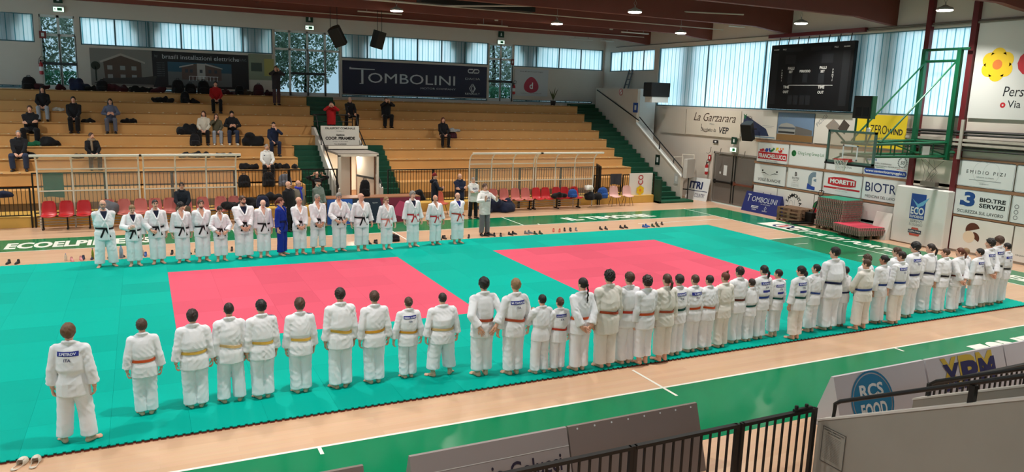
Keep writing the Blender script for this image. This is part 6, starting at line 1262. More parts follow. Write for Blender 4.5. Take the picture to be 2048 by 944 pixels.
# slippers and shoes
def shoe_pair(x, y, rz, m, label, z=0., s=.27, kind='shoe', gap=.11):
    t = thing('pair_of_%s' % ('slippers' if kind == 'slipper' else 'shoes'), label, 'shoes', (x,y,z), rz)
    for sd in (-1,1):
        if kind == 'slipper': F = Field((-.3,-.45,-.05),(.3,.9,.5),.05); F.cone((0,-.2,.05),(0,.6,.05),.16,.17,.02,((0,0,1),2.4)); F.ell((0,.42,.12),(.2,.28,.2),.03); F.cone((0,.0,.14),(0,.3,.14),.13,k=.02,op='s'); F.cut((0,0,0),(0,0,-1)); P, Q = unit('slip', lambda: F.mesh())
        else: P, Q = unit('shoe', shoe_unit)
        P = P.copy(); P[:,0] *= sd; S = Soup(); S.add(P*s*.8+np.array([sd*gap,0,0]), Q if sd > 0 else Q[:, ::-1]); S.build('slipper' if kind == 'slipper' else 'shoe', [m], t)
    return t
SH = {k: M('shoe_'+k, c, .6) for k, c in dict(black=(26,24,26),pink=(214,140,140),navy=(30,40,70),green=(34,60,40),white=(214,206,190),grey=(110,112,116),orange=(190,90,70),brown=(70,50,42),blue=(50,90,160)).items()}
p = at_z(50,934,0); 
for i,(u,v) in enumerate(((34,936),(68,932))):
    p = at_z(u,v); F = None; t = thing('slipper',['white open slipper on the left at the bottom left corner','white open slipper on the right at the bottom left corner'][i],'slipper',(p[0],p[1],0),R(-28+i*20)); F = Field((-.3,-.45,-.05),(.3,.9,.5),.05); F.cone((0,-.2,.05),(0,.6,.05),.16,.17,.02,((0,0,1),2.4)); F.ell((0,.4,.12),(.22,.34,.24),.03); F.cone((0,-.1,.16),(0,.35,.14),.15,k=.02,op='s'); F.cut((0,0,0),(0,0,-1)); P,Q = F.mesh(); S = Soup(); S.add(P*.26,Q); S.build('sole', [SH['white']], t)
for u, v, k, lab in ((27,527,'black','pair of round black shoes at the far left mat edge'),(153,521,'pink','pair of pink slippers on the floor at the left'),(176,518,'navy','dark navy shoes beside the first bald teacher'),(212,515,'green','dark green shoes between the legs of the first teacher'),(236,514,'black','black shoes left of the water bottle'),(300,511,'blue','blue rimmed shoes between second and third teacher'),(336,508,'black','low black shoes right of the third teacher'),(385,506,'green','dark green and yellow shoes beside the fourth teacher'),(456,501,'black','black shoes right of the bowing woman in pink tinted gi'),(744,487,'black','pair of black shoes right of the bald teacher'),(760,486,'black','single dark shoes left of the woman with glasses'),(882,478,'black','black shoes behind the bald teacher with red belt'),(896,477,'brown','brown shoes left of the last teacher'),(931,475,'black','black shoes right of the last teacher'),(975,471,'black','black shoes at the feet of the man in white hoodie'),(995,472,'black','black shoes just right of the man in white hoodie'),(1023,469,'black','fluffy black shoes on the mat edge'),(1055,467,'grey','pale grey sandals on the mat edge'),(1075,468,'green','dark green flat shoes on the mat edge'),(1113,463,'orange','rusty orange shoes on the mat edge'),(1135,461.5,'black','black shoes before the grey sneakers'),(1146,461,'grey','grey sneakers on the mat edge'),(1206,458.5,'black','dark shoes right of the centre of the far mat edge'),(1246,456,'black','small black shoes farther right on the far mat edge'),(1290,454,'blue','blue shoes near the right end of the far mat edge'),(1310,453,'green','dark green shoes near the right end of the far mat edge'),(1318,449,'brown','last brown shoes at the right end of the far mat edge')):
    p = at_z(u, v); shoe_pair(p[0], max(p[1],13.2), R(rg.uniform(150,210)), SH[k], lab)
def bottle(u, v, m, label, h=.3, r=.042): p = at_z(u, v); t = thing('bottle',label,'bottle',(p[0],max(p[1],13.15),0)); b = one(m); b.lathe([(r*.9,0),(r,.01),(r,h*.62),(r*.6,h*.8),(r*.35,h*.88),(r*.35,h*.94)], 14); b.build('bottle_body', t, smooth=True); b = one(signblue); b.lathe([(r*.4,h*.94),(r*.4,h)], 12); b.build('cap', t)
bottle(243,516,M('bottle_blue',(150,180,206),.15,trans=.5),'clear blue water bottle beside the second teacher',.36,.05); bottle(132,522,M('bottle_clear',(226,220,206),.15,trans=.5),'small clear bottle beside the pink slippers',.2,.035); bottle(186,518,M('bottle_green',(120,140,40),.3),'slim green bottle behind the first teacher',.3,.03); bottle(285,511,M('bottle_milky',(214,200,190),.3),'small pale bottle beside the third teacher',.22,.04)
for u,v,w_,lab in ((789,482,.34,'black bag lying on the floor before the table right of the woman'),): p = at_z(u,v); 
# ================================================================ bags, coats and cloths (soft lumps)
def lump(kind, label, p, W, D, H_, m, rz=0., seed=0, drop=0., name=None, cat=None, straps=False):
    t = thing(name or ('backpack' if kind == 'bag' else 'coat'), label, cat or ('bag' if kind == 'bag' else 'coat'), tuple(p), rz); rg = random.Random(seed); h = max(.018, W/22)
    F = Field((-W*.7,-D*.75-(.25 if drop else 0),-.02-drop),(W*.7,D*.75,H_*1.3),h)
    if kind == 'bag': F.prof([(0,W*.42,D*.42),(H_*.08,W*.47,D*.46),(H_*.55,W*.45,D*.42),(H_*.8,W*.38,D*.34),(H_*.93,W*.26,D*.24),(H_*.98,W*.1,D*.12)],.03,pw=3.2); F.prof([(H_*.06,W*.3,D*.16),(H_*.1,W*.36,D*.2),(H_*.4,W*.34,D*.18),(H_*.46,W*.2,D*.1)],.02,y0=-D*.42,pw=3.5); F.folds(.008,.2,seed)
    else:
        for k in range(9): a_ = rg.uniform(-.42,.42); F.cone((a_*W, rg.uniform(-.3,.3)*D, H_*rg.uniform(.05,.3)), ((a_+rg.uniform(-.22,.22))*W, rg.uniform(-.25,.25)*D, H_*rg.uniform(.2,.8)*(1-abs(a_))), max(.075,H_*rg.uniform(.26,.42)), max(.055,H_*rg.uniform(.18,.34)), .07)
        if drop: F.cone((rg.uniform(-.2,.2)*W,-D*.4,H_*.3),(rg.uniform(-.2,.2)*W,-D*.62,-drop),W*.2,W*.14,.05,((0,1,0),2.2))
        F.folds(.012,.17,seed)
    F.cut((0,0,-drop),(0,0,-1)); S = Soup(); S.add(*F.mesh()); S.build('fabric', [m], t)
    if kind == 'bag':
        b = one(black); b.tube([(-.06,.0,H_*.96),(-.05,0,H_*1.06),(.05,0,H_*1.06),(.06,0,H_*.96)], .012, 5); b.build('handle', t)
    return t
CL = dict(black=(22,21,24),maroon=(64,26,34),navy=(28,34,58),grey=(104,104,112),green=(20,90,60),red=(150,30,36),white=(216,214,208),blue=(40,80,150),teal=(10,104,86),brown=(72,52,42))
def clm(k): return cloth_m('lump_'+k, CL[k])
TOPZ = ROW_ZL(8)
for i, (u, kind, col, W, Hh, lab) in enumerate(((59,'bag','black',.55,.52,'black backpack on the top row left of the first glazed door'),(98,'coat','maroon',1.15,.36,'long maroon coat on the top row under the left glazed door'),(152,'coat','navy',.8,.52,'dark navy coat heap right of the left glazed door'),(180,'coat','black',.6,.26,'low black coat between navy heap and backpack'),(205,'bag','black',.5,.46,'black backpack under the brown house banner'),(234,'coat','maroon',.9,.34,'dark maroon coat under the house banner'),(280,'coat','black',1.0,.32,'black coat spilling over the top row edge'),(318,'coat','maroon',.8,.32,'maroon jacket on the top row under the black banner'),(356,'bag','black',.55,.6,'tall black bag under the villa picture'),(381,'bag','black',.5,.46,'round black backpack under the villa picture'),(407,'bag','black',.55,.6,'tall black bag behind the person in red jacket'),(455,'coat','maroon',.7,.26,'flat maroon coat right of the person in red jacket'),(479,'bag','black',.42,.44,'small black backpack left of the pale green banner'),(497,'coat','brown',.45,.3,'small brown jacket heap on the top row'),(517,'bag','maroon',.5,.52,'dark maroon backpack left of the standing woman'),(537,'coat','maroon',.45,.3,'maroon jacket at the feet of the standing woman'))):
    p = at_y(u, 178, 26.95); lump(kind, lab, (p[0],26.95,TOPZ), W, .5, Hh, clm(col), seed=i, drop=.5 if u == 280 else 0)
def on_row(u, v, k, kind, col, W, Hh, lab, side='L', seed=0, **q): y = ROW_Y(k)+.38; p = at_y(u, v, y); return lump(kind, lab, (p[0], y, (ROW_ZL if side == 'L' else ROW_ZR)(k)), W, .42, Hh, clm(col), seed=seed, **q)
for i, a in enumerate(((326,198,7,'coat','black',.75,.3,'dark coat heap on the row below the house banner'),(370,195,7,'bag','black',.4,.5,'black backpack on the row left of the person in red jacket'),(386,200,7,'coat','black',.5,.24,'low black coat beside the backpack near the red jacket'),(117,217,6,'coat','white',.35,.14,'small white bundle beside the hooded girl'),(178,241,5,'coat','black',.45,.2,'black coat right of the man in black on the fifth row'),(258,243,5,'coat','black',.6,.26,'black coat right of the long haired woman'),(70,300,3,'coat','green',.5,.28,'green bag between the two men at the far left'),(62,312,2,'coat','black',.5,.26,'black coat right of the man at the left edge'),(99,300,3,'coat','black',.6,.4,'black hooded coat left of the woman with scarf'),(160,306,2,'coat','black',.45,.22,'dark bag left of the woman with scarf'),(377,262,4,'coat','black',.7,.44,'black coat heap left of the cream sweater woman'),(370,303,2,'coat','black',.65,.26,'black coat under the girl group on the left'),(401,301,2,'coat','black',.6,.3,'round black bag under the girl group'),(450,303,2,'coat','black',1.1,.26,'long black coat under the seated man with phone'),(503,296,3,'coat','black',.8,.55,'big black coat heap left of the man holding his head'),(500,332,1,'coat','black',.9,.28,'black coat left of the man in white sweater'),(556,330,1,'coat','black',.6,.26,'black coat right of the man in white sweater'),(580,330,1,'coat','black',.6,.26,'black coat beside the left green stair flight'),(494,338,1,'coat','black',.5,.25,'small black coat at the dugout end'))): on_row(*a, seed=40+i)
on_row(389,268,3,'bag','black',.42,.5,'black backpack with white emblem standing below the coat heap'); on_row(904,272,4,'bag','maroon',.5,.32,'dark bag wrapped in clear plastic beside the lone woman','R')
p = at_y(905,262,23.8); lump('coat','clear plastic wrap over the dark bag beside the lone woman',(p[0],23.75,ROW_ZR(4)+.30),.5,.42,.22,cloth_m('plastic_wrap',(150,150,150),rough=.2),seed=77,name='plastic_wrap',cat='plastic wrap')
for i, (u, col, kind, lab, W, Hh) in enumerate(((488,'black','bag','black backpack with round emblem behind the tall railing',.5,.5),(537,'black','bag','tall black backpack behind the tall railing',.5,.6),(570,'grey','bag','grey backpack behind the railing left of the green stairs',.55,.5))): p = at_y(u, 360, 20.2); lump(kind, lab, (p[0],20.2,1.02), W, .3, Hh, clm(col), seed=60+i)
p = at_y(5,387,18.9); lump('coat','dark navy coat hung over the low railing at the left edge',(p[0]-.2,18.97,1.02),1.0,.34,.34,clm('navy'),seed=81)
def hung(label, x0, x1, y, z0, z1, m, name='hanging_cloth', cat='cloth', rip=.03):
    t = thing(name, label, cat, (x0,y,0)); b = one(m); n = 14; vs = []; W = x1-x0
    for o in (0,.012):
        for j in range(7):
            for i in range(n+1): q = i/n; vs.append((q*W, -.03-rip*.5*math.sin(q*9+j*.3)*(j/6)+o, z1+(z0-z1)*j/6+.02*math.sin(q*5)*(j/6)))
    N = 7*(n+1); fs = []
    for j in range(6):
        for i in range(n): a = j*(n+1)+i; fs += [(a,a+n+1,a+n+2,a+1),(N+a+1,N+a+n+2,N+a+n+1,N+a)]
    edge = list(range(n+1))+[j*(n+1)+n for j in range(1,7)]+[6*(n+1)+i for i in range(n-1,-1,-1)]+[j*(n+1) for j in range(5,0,-1)]
    for i in range(len(edge)): a, c_ = edge[i], edge[(i+1)%len(edge)]; fs.append((a,c_,N+c_,N+a))
    b.add(vs, fs); b.build('fabric', t, smooth=False); return t
a_, c_ = at_y(84,340,18.95), at_y(128,372,18.95); hung('dark teal cloth hanging on the railing behind the left dugout',a_[0],c_[0],18.96,1.0,1.78,clm('teal'))
a_, c_ = at_y(1221,353,19.3), at_y(1242,376,19.3); hung('charcoal cloth hanging over the low railing at the right',a_[0],c_[0],19.33,.86,1.36,cloth_m('charcoal',(62,62,68)))
fb = hung('white banner with yellow flower hung over the low railing',12.55,13.85,19.24,.32,1.38,banner_w,'hanging_banner','banner',.015)
Tq = plane_T((0,-.05,0),(1,0,0),(0,0,1)); b = MB(); b1, b2 = one(gold), one(orange_); flower(b1,b1,b2,.62,.58,.22,Tq); b1.build('petals', fb); b2.build('flower_centre', fb); b = one(signred); put_text(b,'CO',.56,.86,.46,.28,Tq @ Matrix.Rotation(R(90),4,'Z') if False else Tq @ Matrix.Translation((.76,.84,0)) @ Matrix.Rotation(R(90),4,'Z') @ Matrix.Translation((-.56,-.86,0)),bold=.015,z=.006,fit=True); b.build('lettering', fb)
for u, v, col, kind, W, Hh, z, y, lab in ((216,398,'grey','coat',.55,.5,.5,18.45,'grey coat heaped on a dugout seat behind the first teacher'),(462,404,'black','coat',.6,.36,.5,18.4,'black jacket on a pink seat left of the bearded judoka'),(498,398,'black','coat',.7,.5,.5,18.4,'large black coat behind the bearded judoka'),(525,398,'navy','bag',.5,.42,.55,18.2,'navy sports bag behind the bald bowing teacher'),(540,385,'black','coat',.8,.4,.75,18.4,'black coat heap behind the bald bowing teacher'),(1114,392,'black','coat',.75,.3,.5,18.3,'black jacket thrown over two red dugout seats'),(1145,388,'blue','bag',.42,.36,.5,18.3,'blue and black sports bag on a red dugout seat'),(1185,390,'black','coat',.75,.42,.35,18.4,'black coat at the right end of the red seats'),(1176,380,'white','coat',.75,.22,.80,18.3,'white jacket draped at the right end of the red seats'),(1205,390,'blue','bag',.5,.5,.36,18.6,'blue crate like bag behind the low railing'),(838,388,'black','coat',.55,.5,.6,18.3,'black coat left of the woman in red beanie')): p = at_y(u, v, y); lump(kind, lab, (p[0],y,z), W, .4, Hh, clm(col), seed=int(u))
p = at_z(1000,424); lump('coat','large navy padded jacket lying on the floor beside the white hoodie man',(p[0],p[1]+.1,0),1.5,.7,.62,cloth_m('puffer_navy',(26,34,58)),seed=5,name='padded_jacket'); p = at_z(786,482); lump('bag','black shoulder bag on the floor at the mat edge',(p[0],max(p[1],13.3),0),.5,.3,.22,clm('black'),seed=6)
p = at_y(729,385,17.4); lump('bag','tall black backpack with white stripes standing on the jury table',(p[0],17.35,.95),.42,.3,.62,clm('black'),seed=8)
p = at_y(1108,200,27.6); t = thing('potted_plant','small dark potted plant on the top landing','plant',(p[0],27.7,ROW_ZR(8))); b = one(M('pot_dark',(40,36,34),.6)); b.lathe([(.12,0),(.16,.25),(.14,.26)], 12); b.build('pot', t); rgp = random.Random(2)
for k in range(14): a = rgp.uniform(0,6.28); L_ = rgp.uniform(.3,.75); b = one(M('leaf_dull',(84,92,52),.7)); q = (math.cos(a)*L_*.4, math.sin(a)*L_*.4, .25+L_); b.add([(0,0,.25),(q[0]*.5-.03*math.sin(a),q[1]*.5+.03*math.cos(a),.25+L_*.6),q,(q[0]*.5+.03*math.sin(a),q[1]*.5-.03*math.cos(a),.25+L_*.6)],[(0,1,2,3)]); b.build('leaf', t)
# ================================================================ trees and hedge outside the glazed doors
def tree(x, y, z, Hh, Rr, label, seed, col):
    t = thing('tree', label, 'tree', (x,y,z)); rg = random.Random(seed); b = one(M('bark',(70,62,54),.9)); b.tube([(0,0,0),(.1,0,Hh*.4),(.0,.1,Hh*.8)], .12, 6, rs=[.16,.12,.05]); b.build('trunk', t); lf = M('leaf_'+col, dict(a=(168,192,168),b=(186,200,180),c=(150,190,150))[col], .6, var=.3, vscale=2); b = one(lf)
    for k in range(5200):
        a, c_, r_ = rg.uniform(0,6.28), rg.uniform(-1,1), rg.uniform(.3,1)**.5; s_ = math.sqrt(1-c_*c_); px, py, pz = Rr*r_*s_*math.cos(a), Rr*r_*s_*math.sin(a)*.7, Hh*.55+Hh*.5*r_*c_; q = rg.uniform(.045,.095); v1 = Vector((rg.uniform(-1,1),rg.uniform(-1,1),rg.uniform(-1,1)))*q; v2 = Vector((rg.uniform(-1,1),rg.uniform(-1,1),rg.uniform(-1,1)))*q; P_ = Vector((px,py,pz)); b.add([P_-v1,P_+v2,P_+v1,P_-v2],[(0,1,2,3)])
    b.build('foliage', t)
for i, (x, y, col, lab) in enumerate(((-11.6,32,'b','pale tree seen through the left glazed door'),(-1.6,32,'a','tree seen through the left half of the middle glazed door'),(.6,33,'a','tree seen through the right half of the middle glazed door'),(12.2,34,'b','tree seen through the right glazed door'))): tree(x, y, 4.2, 5.2, 1.9, lab, i, col)
def hedge(x0, x1, y, label, seed): 
    t = thing('hedge', label, 'hedge', (x0,y,4.2)); rg = random.Random(seed); b = one(M('leaf_hedge',(120,190,150),.6,var=.3,vscale=2))
    for k in range(3200): q = .05; P_ = Vector((rg.uniform(0,x1-x0), rg.uniform(-.3,.3), rg.uniform(0,1.0))); v1 = Vector((rg.uniform(-1,1),rg.uniform(-1,1),rg.uniform(-1,1)))*q; v2 = Vector((rg.uniform(-1,1),rg.uniform(-1,1),rg.uniform(-1,1)))*q; b.add([P_-v1,P_+v2,P_+v1,P_-v2],[(0,1,2,3)])
    b.build('foliage', t)
hedge(-13,-10,30.5,'low green hedge behind the left glazed door',5); hedge(9.5,12.8,31,'low green hedge behind the right glazed door',6)
# ================================================================ the people
STU = {1:(-8.56,1.23,1.62), 2:(-7.73,1.84,1.42), 3:(-7.07,1.84,1.49), 4:(-6.57,1.86,1.54), 5:(-6.12,1.84,1.55), 6:(-5.55,1.85,1.52), 7:(-4.94,1.81,1.64), 8:(-4.39,1.82,1.54), 9:(-3.81,1.85,1.38), 10:(-3.26,1.74,1.43), 11:(-2.63,1.49,1.70), 12:(-2.11,1.35,1.67), 13:(-1.66,1.23,1.39), 14:(-1.33,1.20,1.32), 15:(-0.95,1.11,1.65), 16:(-0.44,1.08,1.75), 17:(-0.00,1.10,1.68), 18:(0.30,0.98,1.62), 19:(0.73,0.98,1.62), 20:(1.14,1.14,1.54), 21:(1.54,1.18,1.50), 22:(1.87,1.16,1.47), 23:(2.27,1.18,1.49), 24:(2.72,1.29,1.54), 25:(3.05,1.28,1.28), 26:(3.37,1.31,1.52), 27:(3.77,1.31,1.41), 28:(4.09,1.04,1.51), 29:(4.69,1.50,1.28), 30:(4.78,1.29,1.45), 31:(5.26,1.27,1.78), 32:(5.73,1.34,1.32), 33:(5.98,1.04,1.52), 34:(6.55,1.50,1.49), 35:(6.71,1.20,1.53), 36:(7.07,1.06,1.62), 37:(7.63,1.60,1.57), 38:(7.81,1.29,1.74), 39:(8.17,1.50,1.50), 40:(8.51,1.41,1.64), 41:(8.88,1.28,1.53), 42:(9.31,1.22,1.53), 43:(10.04,1.55,1.42), 44:(10.08,1.24,1.46), 45:(10.46,1.26,1.67), 46:(10.84,1.29,1.71), 47:(11.29,1.33,1.51)}
GC = 'students lined up with their backs to the stand'
def st(i, label, hair, belt=None, patch=None, **k):
    x, y, H = STU[i]; k.setdefault('rz', R(2)); k.setdefault('turn', 18); k.setdefault('stance', .045)
    return person('person', label, x, y+.02, H, hair=hair, belt=belt, patch=patch, seed=i, group=GC, **k)
mop, sh_, cr, cu, crew = 'mop','short','crew','curly','crew'
st(1,'leftmost student in white judo suit with blue name patch and one foot turned out',(mop,'lbrown'),None,'S.PETROV',stance=.095,turn=38,arms='down2',head=(-4,4),rz=R(-14),plen=.06)
st(2,'small student with orange belt standing alone second from the left',(sh_,'brown'),'orange',arms='down2')
st(3,'student with dark bowl haircut and yellow belt at the red mat corner',(mop,'dark'),'yellow',w=1.08,arms='down2')
st(4,'dark haired student with pale thin belt between two yellow belted boys',(crew,'dark'),'pale',stance=.075,skin='b')
st(5,'student with navy shoulder stripes and dark short hair, yellow belt',(sh_,'black'),'yellow',stripes=True,head=(8,0),rz=R(8))
st(6,'brown bowl haired student with pale yellow belt and navy shoulder stripe',(mop,'brown'),'yellow',stripes=True)
st(7,'tall dark haired boy with olive yellow belt before the red square',(sh_,'dark'),'yellow',turn=26,skin='b',stance=.05)
st(8,'brown haired boy with mustard belt right beside the tall dark haired boy',(sh_,'brown'),'gold',arms='down2')
st(9,'girl with hair tied up, blue name patch and gold belt',('bun','brown'),'gold','EMMA ZUPETI',arms='wide')
st(10,'stocky boy with feet wide apart and short trousers, pale belt',(crew,'dark'),'pale',w=1.28,stance=.085,turn=42,plen=.10,arms='down2')
st(11,'tall boy with long black hair holding both hands on his back hem',(mop,'black'),'rust',arms='rear',plen=.07)
st(12,'fair haired student with blue name patch and wide orange belt',(sh_,'fair'),'rust','M.CIARALLI',arms='wide',turn=24,plen=.06)
st(13,'small dark haired boy with hands raised to his chin and no belt seen',(crew,'black'),None,arms='chest',stance=.065,hem=.42)
st(14,'small girl with a low bun, curved blue name patch and red belt',('bun','brown'),'red','SOFIA PUEZZO',arms='wide',plen=.06)
st(15,'girl with one long black braid and hands clasped behind her',('braid','black'),'orange',arms='back',head=(10,0))
st(16,'tallest boy of the middle group with dark curls and orange belt',(cu,'black'),'rust',w=1.1,hem=.36,top=GI2)
st(17,'brown haired boy with broad red orange belt right of the tall curly boy',(sh_,'brown'),'red')
st(18,'boy with messy dark curls, thin orange belt and bare ankles',(cu,'dark'),'orange',plen=.09)
st(19,'girl with brown ponytail and rust belt at the mat edge',('pony','brown'),'rust',plen=.08,top=GI2)
st(20,'dark haired student with blue patch and green belt right of the ponytail girl',(sh_,'dark'),'green','S.ROBERTI')
st(21,'brown crew cut student with blue patch and orange belt',(crew,'brown'),'orange','V.AMICI')
st(22,'dark haired boy with plain back and light orange belt',(crew,'dark'),'orange')
st(23,'red haired student with topknot and loose greyish jacket without belt',('topknot','red'),None,top=GI2,hem=.40,head=(6,-2))
st(24,'dark haired boy with brown belt behind the topknot student',(sh_,'dark'),'brown')
st(25,'smallest boy of the middle right with green belt and bowl haircut',(crew,'dark'),'green')
st(26,'girl with dark ponytail, blue patch and blue band above the belt',('pony','black'),'blue',('A.RONZINI','x'))
st(27,'short haired boy with blue patch, green belt and bare ankles',(crew,'dark'),'green',('STEFANELLI','x'),plen=.09,head=(14,0))
st(28,'student in cream trousers with two blue patches and green belt',(sh_,'black'),'green',('F.PUGLIESE','x'),pants=GI2,plen=.07,head=(18,0))
st(29,'small dark haired student half hidden behind the cream trousered one',(crew,'black'),'green',('L.ROSSI','x'),head=(18,0))
st(30,'short haired student with blue belt looking left, no patch',(crew,'black'),'blue',head=(24,6),plen=.07)
st(31,'tallest student, broad adult sized youth with thin navy belt looking left',(sh_,'black'),'navy',w=1.22,head=(26,0),arms='wide',turn=24)
st(32,'small dark crew cut boy with navy belt behind the tallest youth',(crew,'black'),'navy',arms='belt',skin='c')
st(33,'brown haired stocky student with blue belt and short trouser legs',(crew,'brown'),'blue',w=1.12,arms='belt',plen=.08,stance=.075,top=GI2,head=(20,-4))
st(34,'curly brown haired student hidden behind the stocky blue belted one',(cu,'brown'),'blue',head=(20,0))
st(35,'dark skinned girl with hair in a bun and blue belt',('bun','black'),'blue',skin='c',head=(24,0))
st(36,'dark haired student with blue name patch and blue belt, cream trousers',(crew,'dark'),'blue','DI NICOLA',arms='wide',pants=GI2,head=(22,0))
st(37,'brown haired student half hidden left of the tall patched boy',(sh_,'brown'),'blue',head=(22,0))
st(38,'tall dark haired boy with blue name patch and navy belt',(mop,'black'),'navy','L.BENEDETTI',head=(24,0))
st(39,'dark haired student with blue patch behind the tall patched boy',(crew,'black'),'navy','R.ROSATI',head=(10,0))
st(40,'tall girl with ponytail and navy belt looking left',('pony','dark'),'navy',arms='wide',head=(34,2))
st(41,'boy with faded brown haircut and black belt',(crew,'brown'),'black',head=(26,0))
st(42,'girl with reddish ponytail, dark undersleeves and hands held behind',('pony','red'),'brown',arms='back',head=(34,0))
st(43,'very short fair haired student behind the ponytail girl',('buzz','fair'),'black',skin='d',head=(10,0))
st(44,'dark haired small student with black belt and patch at the right',(sh_,'black'),'black','P.DIONISI',head=(36,0))
st(45,'dark curly haired tall boy with patch and hands behind his back',(cu,'black'),'black','F.MORELLI',arms='back',plen=.07,head=(34,0))
st(46,'boy with long brown mop, blue patch and black belt near the row end',(mop,'brown'),'black','A.BERTONI',head=(24,0))
st(47,'last dark haired student at the right end of the near row',(crew,'black'),'black','G.BALDI',skin='b',head=(16,-6))
# ---- teachers facing the students
TEA = {1:(-8.58,12.12,1.73), 2:(-7.92,12.02,1.61), 3:(-7.37,12.11,1.70), 4:(-6.76,12.09,1.62), 5:(-6.26,12.03,1.67), 6:(-5.81,11.94,1.52), 7:(-5.19,12.09,1.74), 8:(-4.66,12.12,1.63), 9:(-4.16,12.20,1.65), 10:(-3.66,12.17,1.65), 11:(-3.13,12.24,1.71), 12:(-2.50,12.27,1.74), 13:(-1.86,12.17,1.71), 14:(-1.10,12.14,1.58), 15:(-0.23,12.27,1.71), 16:(0.54,12.36,1.56), 17:(1.28,12.34,1.62)}
def te(i, label, hair, belt='black', **k):
    x, y, H = TEA[i]; k.setdefault('rz', R(180+8)); k.setdefault('stance', .055); k.setdefault('turn', 18)
    return person('person', label, x, y+.05, H, hair=hair, belt=belt, seed=100+i, face=True, group='teachers facing the students', **k)
U_NAVY = cloth_m('under_navy',(30,36,58)); U_BLUE = cloth_m('under_blue',(40,50,140))
te(1,'bald bearded teacher with glasses and navy shirt, leftmost of the far row',('bald','grey'),glasses=True,under=U_NAVY,arms='back',w=1.12,stance=.085,beard=True)
te(2,'blond woman teacher with dark bun bowing her head, black belt',('bun','fair'),under=U_NAVY,arms=('down2','phone'),head=(0,-26),plen=.08,skin='d')
te(3,'short haired teacher with dark shirt and one fist at his belt',(crew,'dark'),under=U_NAVY,arms=('down','belt'),plen=.07)
te(4,'black haired teacher with fringe looking to his left',(mop,'black'),head=(28,-6),arms='down2')
te(5,'brown haired bearded teacher with hands behind his back',(sh_,'brown'),arms='back',beard=True,plen=.08)
te(6,'dark haired woman teacher bowing with both hands on her belt',('bun','dark'),arms='belt',head=(0,-30),plen=.10)
te(7,'large bearded teacher with hands folded in front',(sh_,'brown'),arms='clasp',w=1.22,head=(30,0),beard=True,under=U_NAVY)
te(8,'bald teacher bowing deeply with arms at his sides',('bald','white'),head=(0,-32),skin='d',plen=.10)
te(9,'woman in a blue judo suit with red brown ponytail',('pony','red'),belt='navy',top=GIBLUE,rz=R(180+52),head=(36,0),plen=.06,w=.96)
te(10,'bald teacher with clasped hands turned to the right',('bald','grey'),arms='clasp',head=(38,0),plen=.10)
te(11,'grey short haired smiling teacher with hands clasped over his belt',('buzz','grey'),arms='clasp',head=(22,-8),plen=.11,stance=.085,skin='b')
te(12,'greying teacher holding his belt ends with bowed head',(sh_,'grey'),arms='belt',head=(-10,-22),w=1.02)
te(13,'bald muscular teacher looking to the right with open arms',('none','dark'),arms='wide',head=(46,0),w=1.1,plen=.10)
te(14,'woman teacher with glasses and tied blond hair, pink belt',('pony','fair'),belt='pink',glasses=True,arms='wide',plen=.10,skin='d',head=(10,0))
te(15,'curly grey haired teacher with red and white belt',(cu,'grey'),belt='redwhite',arms='wide',under=U_NAVY,plen=.08,skin='d')
te(16,'short elderly bald teacher with red and white belt',('bald','white'),belt='redwhite',arms='wide',plen=.07,skin='b',w=1.05)
te(17,'bald teacher in blue shirt with red belt, rightmost of the far row',('bald','grey'),belt='red',under=U_BLUE,arms='back',w=1.12,plen=.09)
# ---- standing around
bk_ = cloth_m('black_wool',(28,28,32)); nv = cloth_m('navy_jacket',(30,38,62)); gy = cloth_m('grey_coat',(112,124,116)); wh = cloth_m('white_hoodie',(224,222,220)); jn = cloth_m('jeans',(48,58,82)); bp2 = cloth_m('black_trousers',(24,24,27)); gp = cloth_m('grey_joggers',(112,116,122)); rd = cloth_m('red_jacket',(170,28,32)); cream = cloth_m('cream_knit',(206,196,180)); sb_ = SH['black']; taupe = cloth_m('taupe_coat',(132,124,112)); olive = cloth_m('olive_knit',(90,84,66)); lj = cloth_m('light_jeans',(150,158,170)); dj = cloth_m('denim_jacket',(90,96,118))
def by_head(u, v, H, y): p = at_y(u, v, y); return p[0], y, p[2]-H
def cas(label, x, y, H, z=0., **k): k.setdefault('rz', R(180)); k.setdefault('face', True); k.setdefault('shoes', sb_); return person('person', label, x, y, H, z=z, gi=False, **k)
cas('man in white hoodie with black print raising both palms',2.76,13.6,1.77,top=wh,pants=gp,arms='palms',hair=(sh_,'brown'),hood=True,print_=('ALFA','JUDO'),rz=R(190),w=1.1,seed=201,stance=.06,turn=22)
cas('man in white hoodie with crossed arms and black trousers',3.78,17.0,1.60,top=wh,pants=bp2,arms='crossed',hair=('buzz','grey'),hood=True,print_=('ALFA','JUDO'),rz=R(188),w=1.08,seed=202,stance=.08,head=(-6,0))
x = at_y(920,347,17.8); cas('bald man in navy jacket with crossed arms behind the teachers',x[0],17.8,1.66,top=nv,pants=nv,arms='crossed',hair=('bald','grey'),hood=True,w=1.12,seed=203,logo=True)
x = at_y(870,344,17.9); cas('woman in black padded coat and red beanie looking at her phone',x[0],17.9,1.68,top=cloth_m('padded_black',(26,30,42)),pants=bp2,arms='phone',hair=('none','dark'),hat=('beanie',cloth_m('beanie_red',(120,34,34))),rz=R(180+78),hem=.36,hood=True,seed=204)
x = at_y(577,364,16.2); cas('bald man in black coat standing behind the woman in blue',x[0],16.2,1.68,top=bk_,pants=bp2,hair=('none','dark'),rz=R(180+40),head=(20,0),w=1.15,hem=.36,seed=205)
x = at_y(597,362,16.6); cas('man in taupe jacket with blue scarf and glasses',x[0],16.6,1.66,top=taupe,pants=bp2,hair=('bald','grey'),glasses=True,scarf=cloth_m('scarf_blue',(46,56,170)),rz=R(180+35),head=(20,0),seed=206,w=1.1)
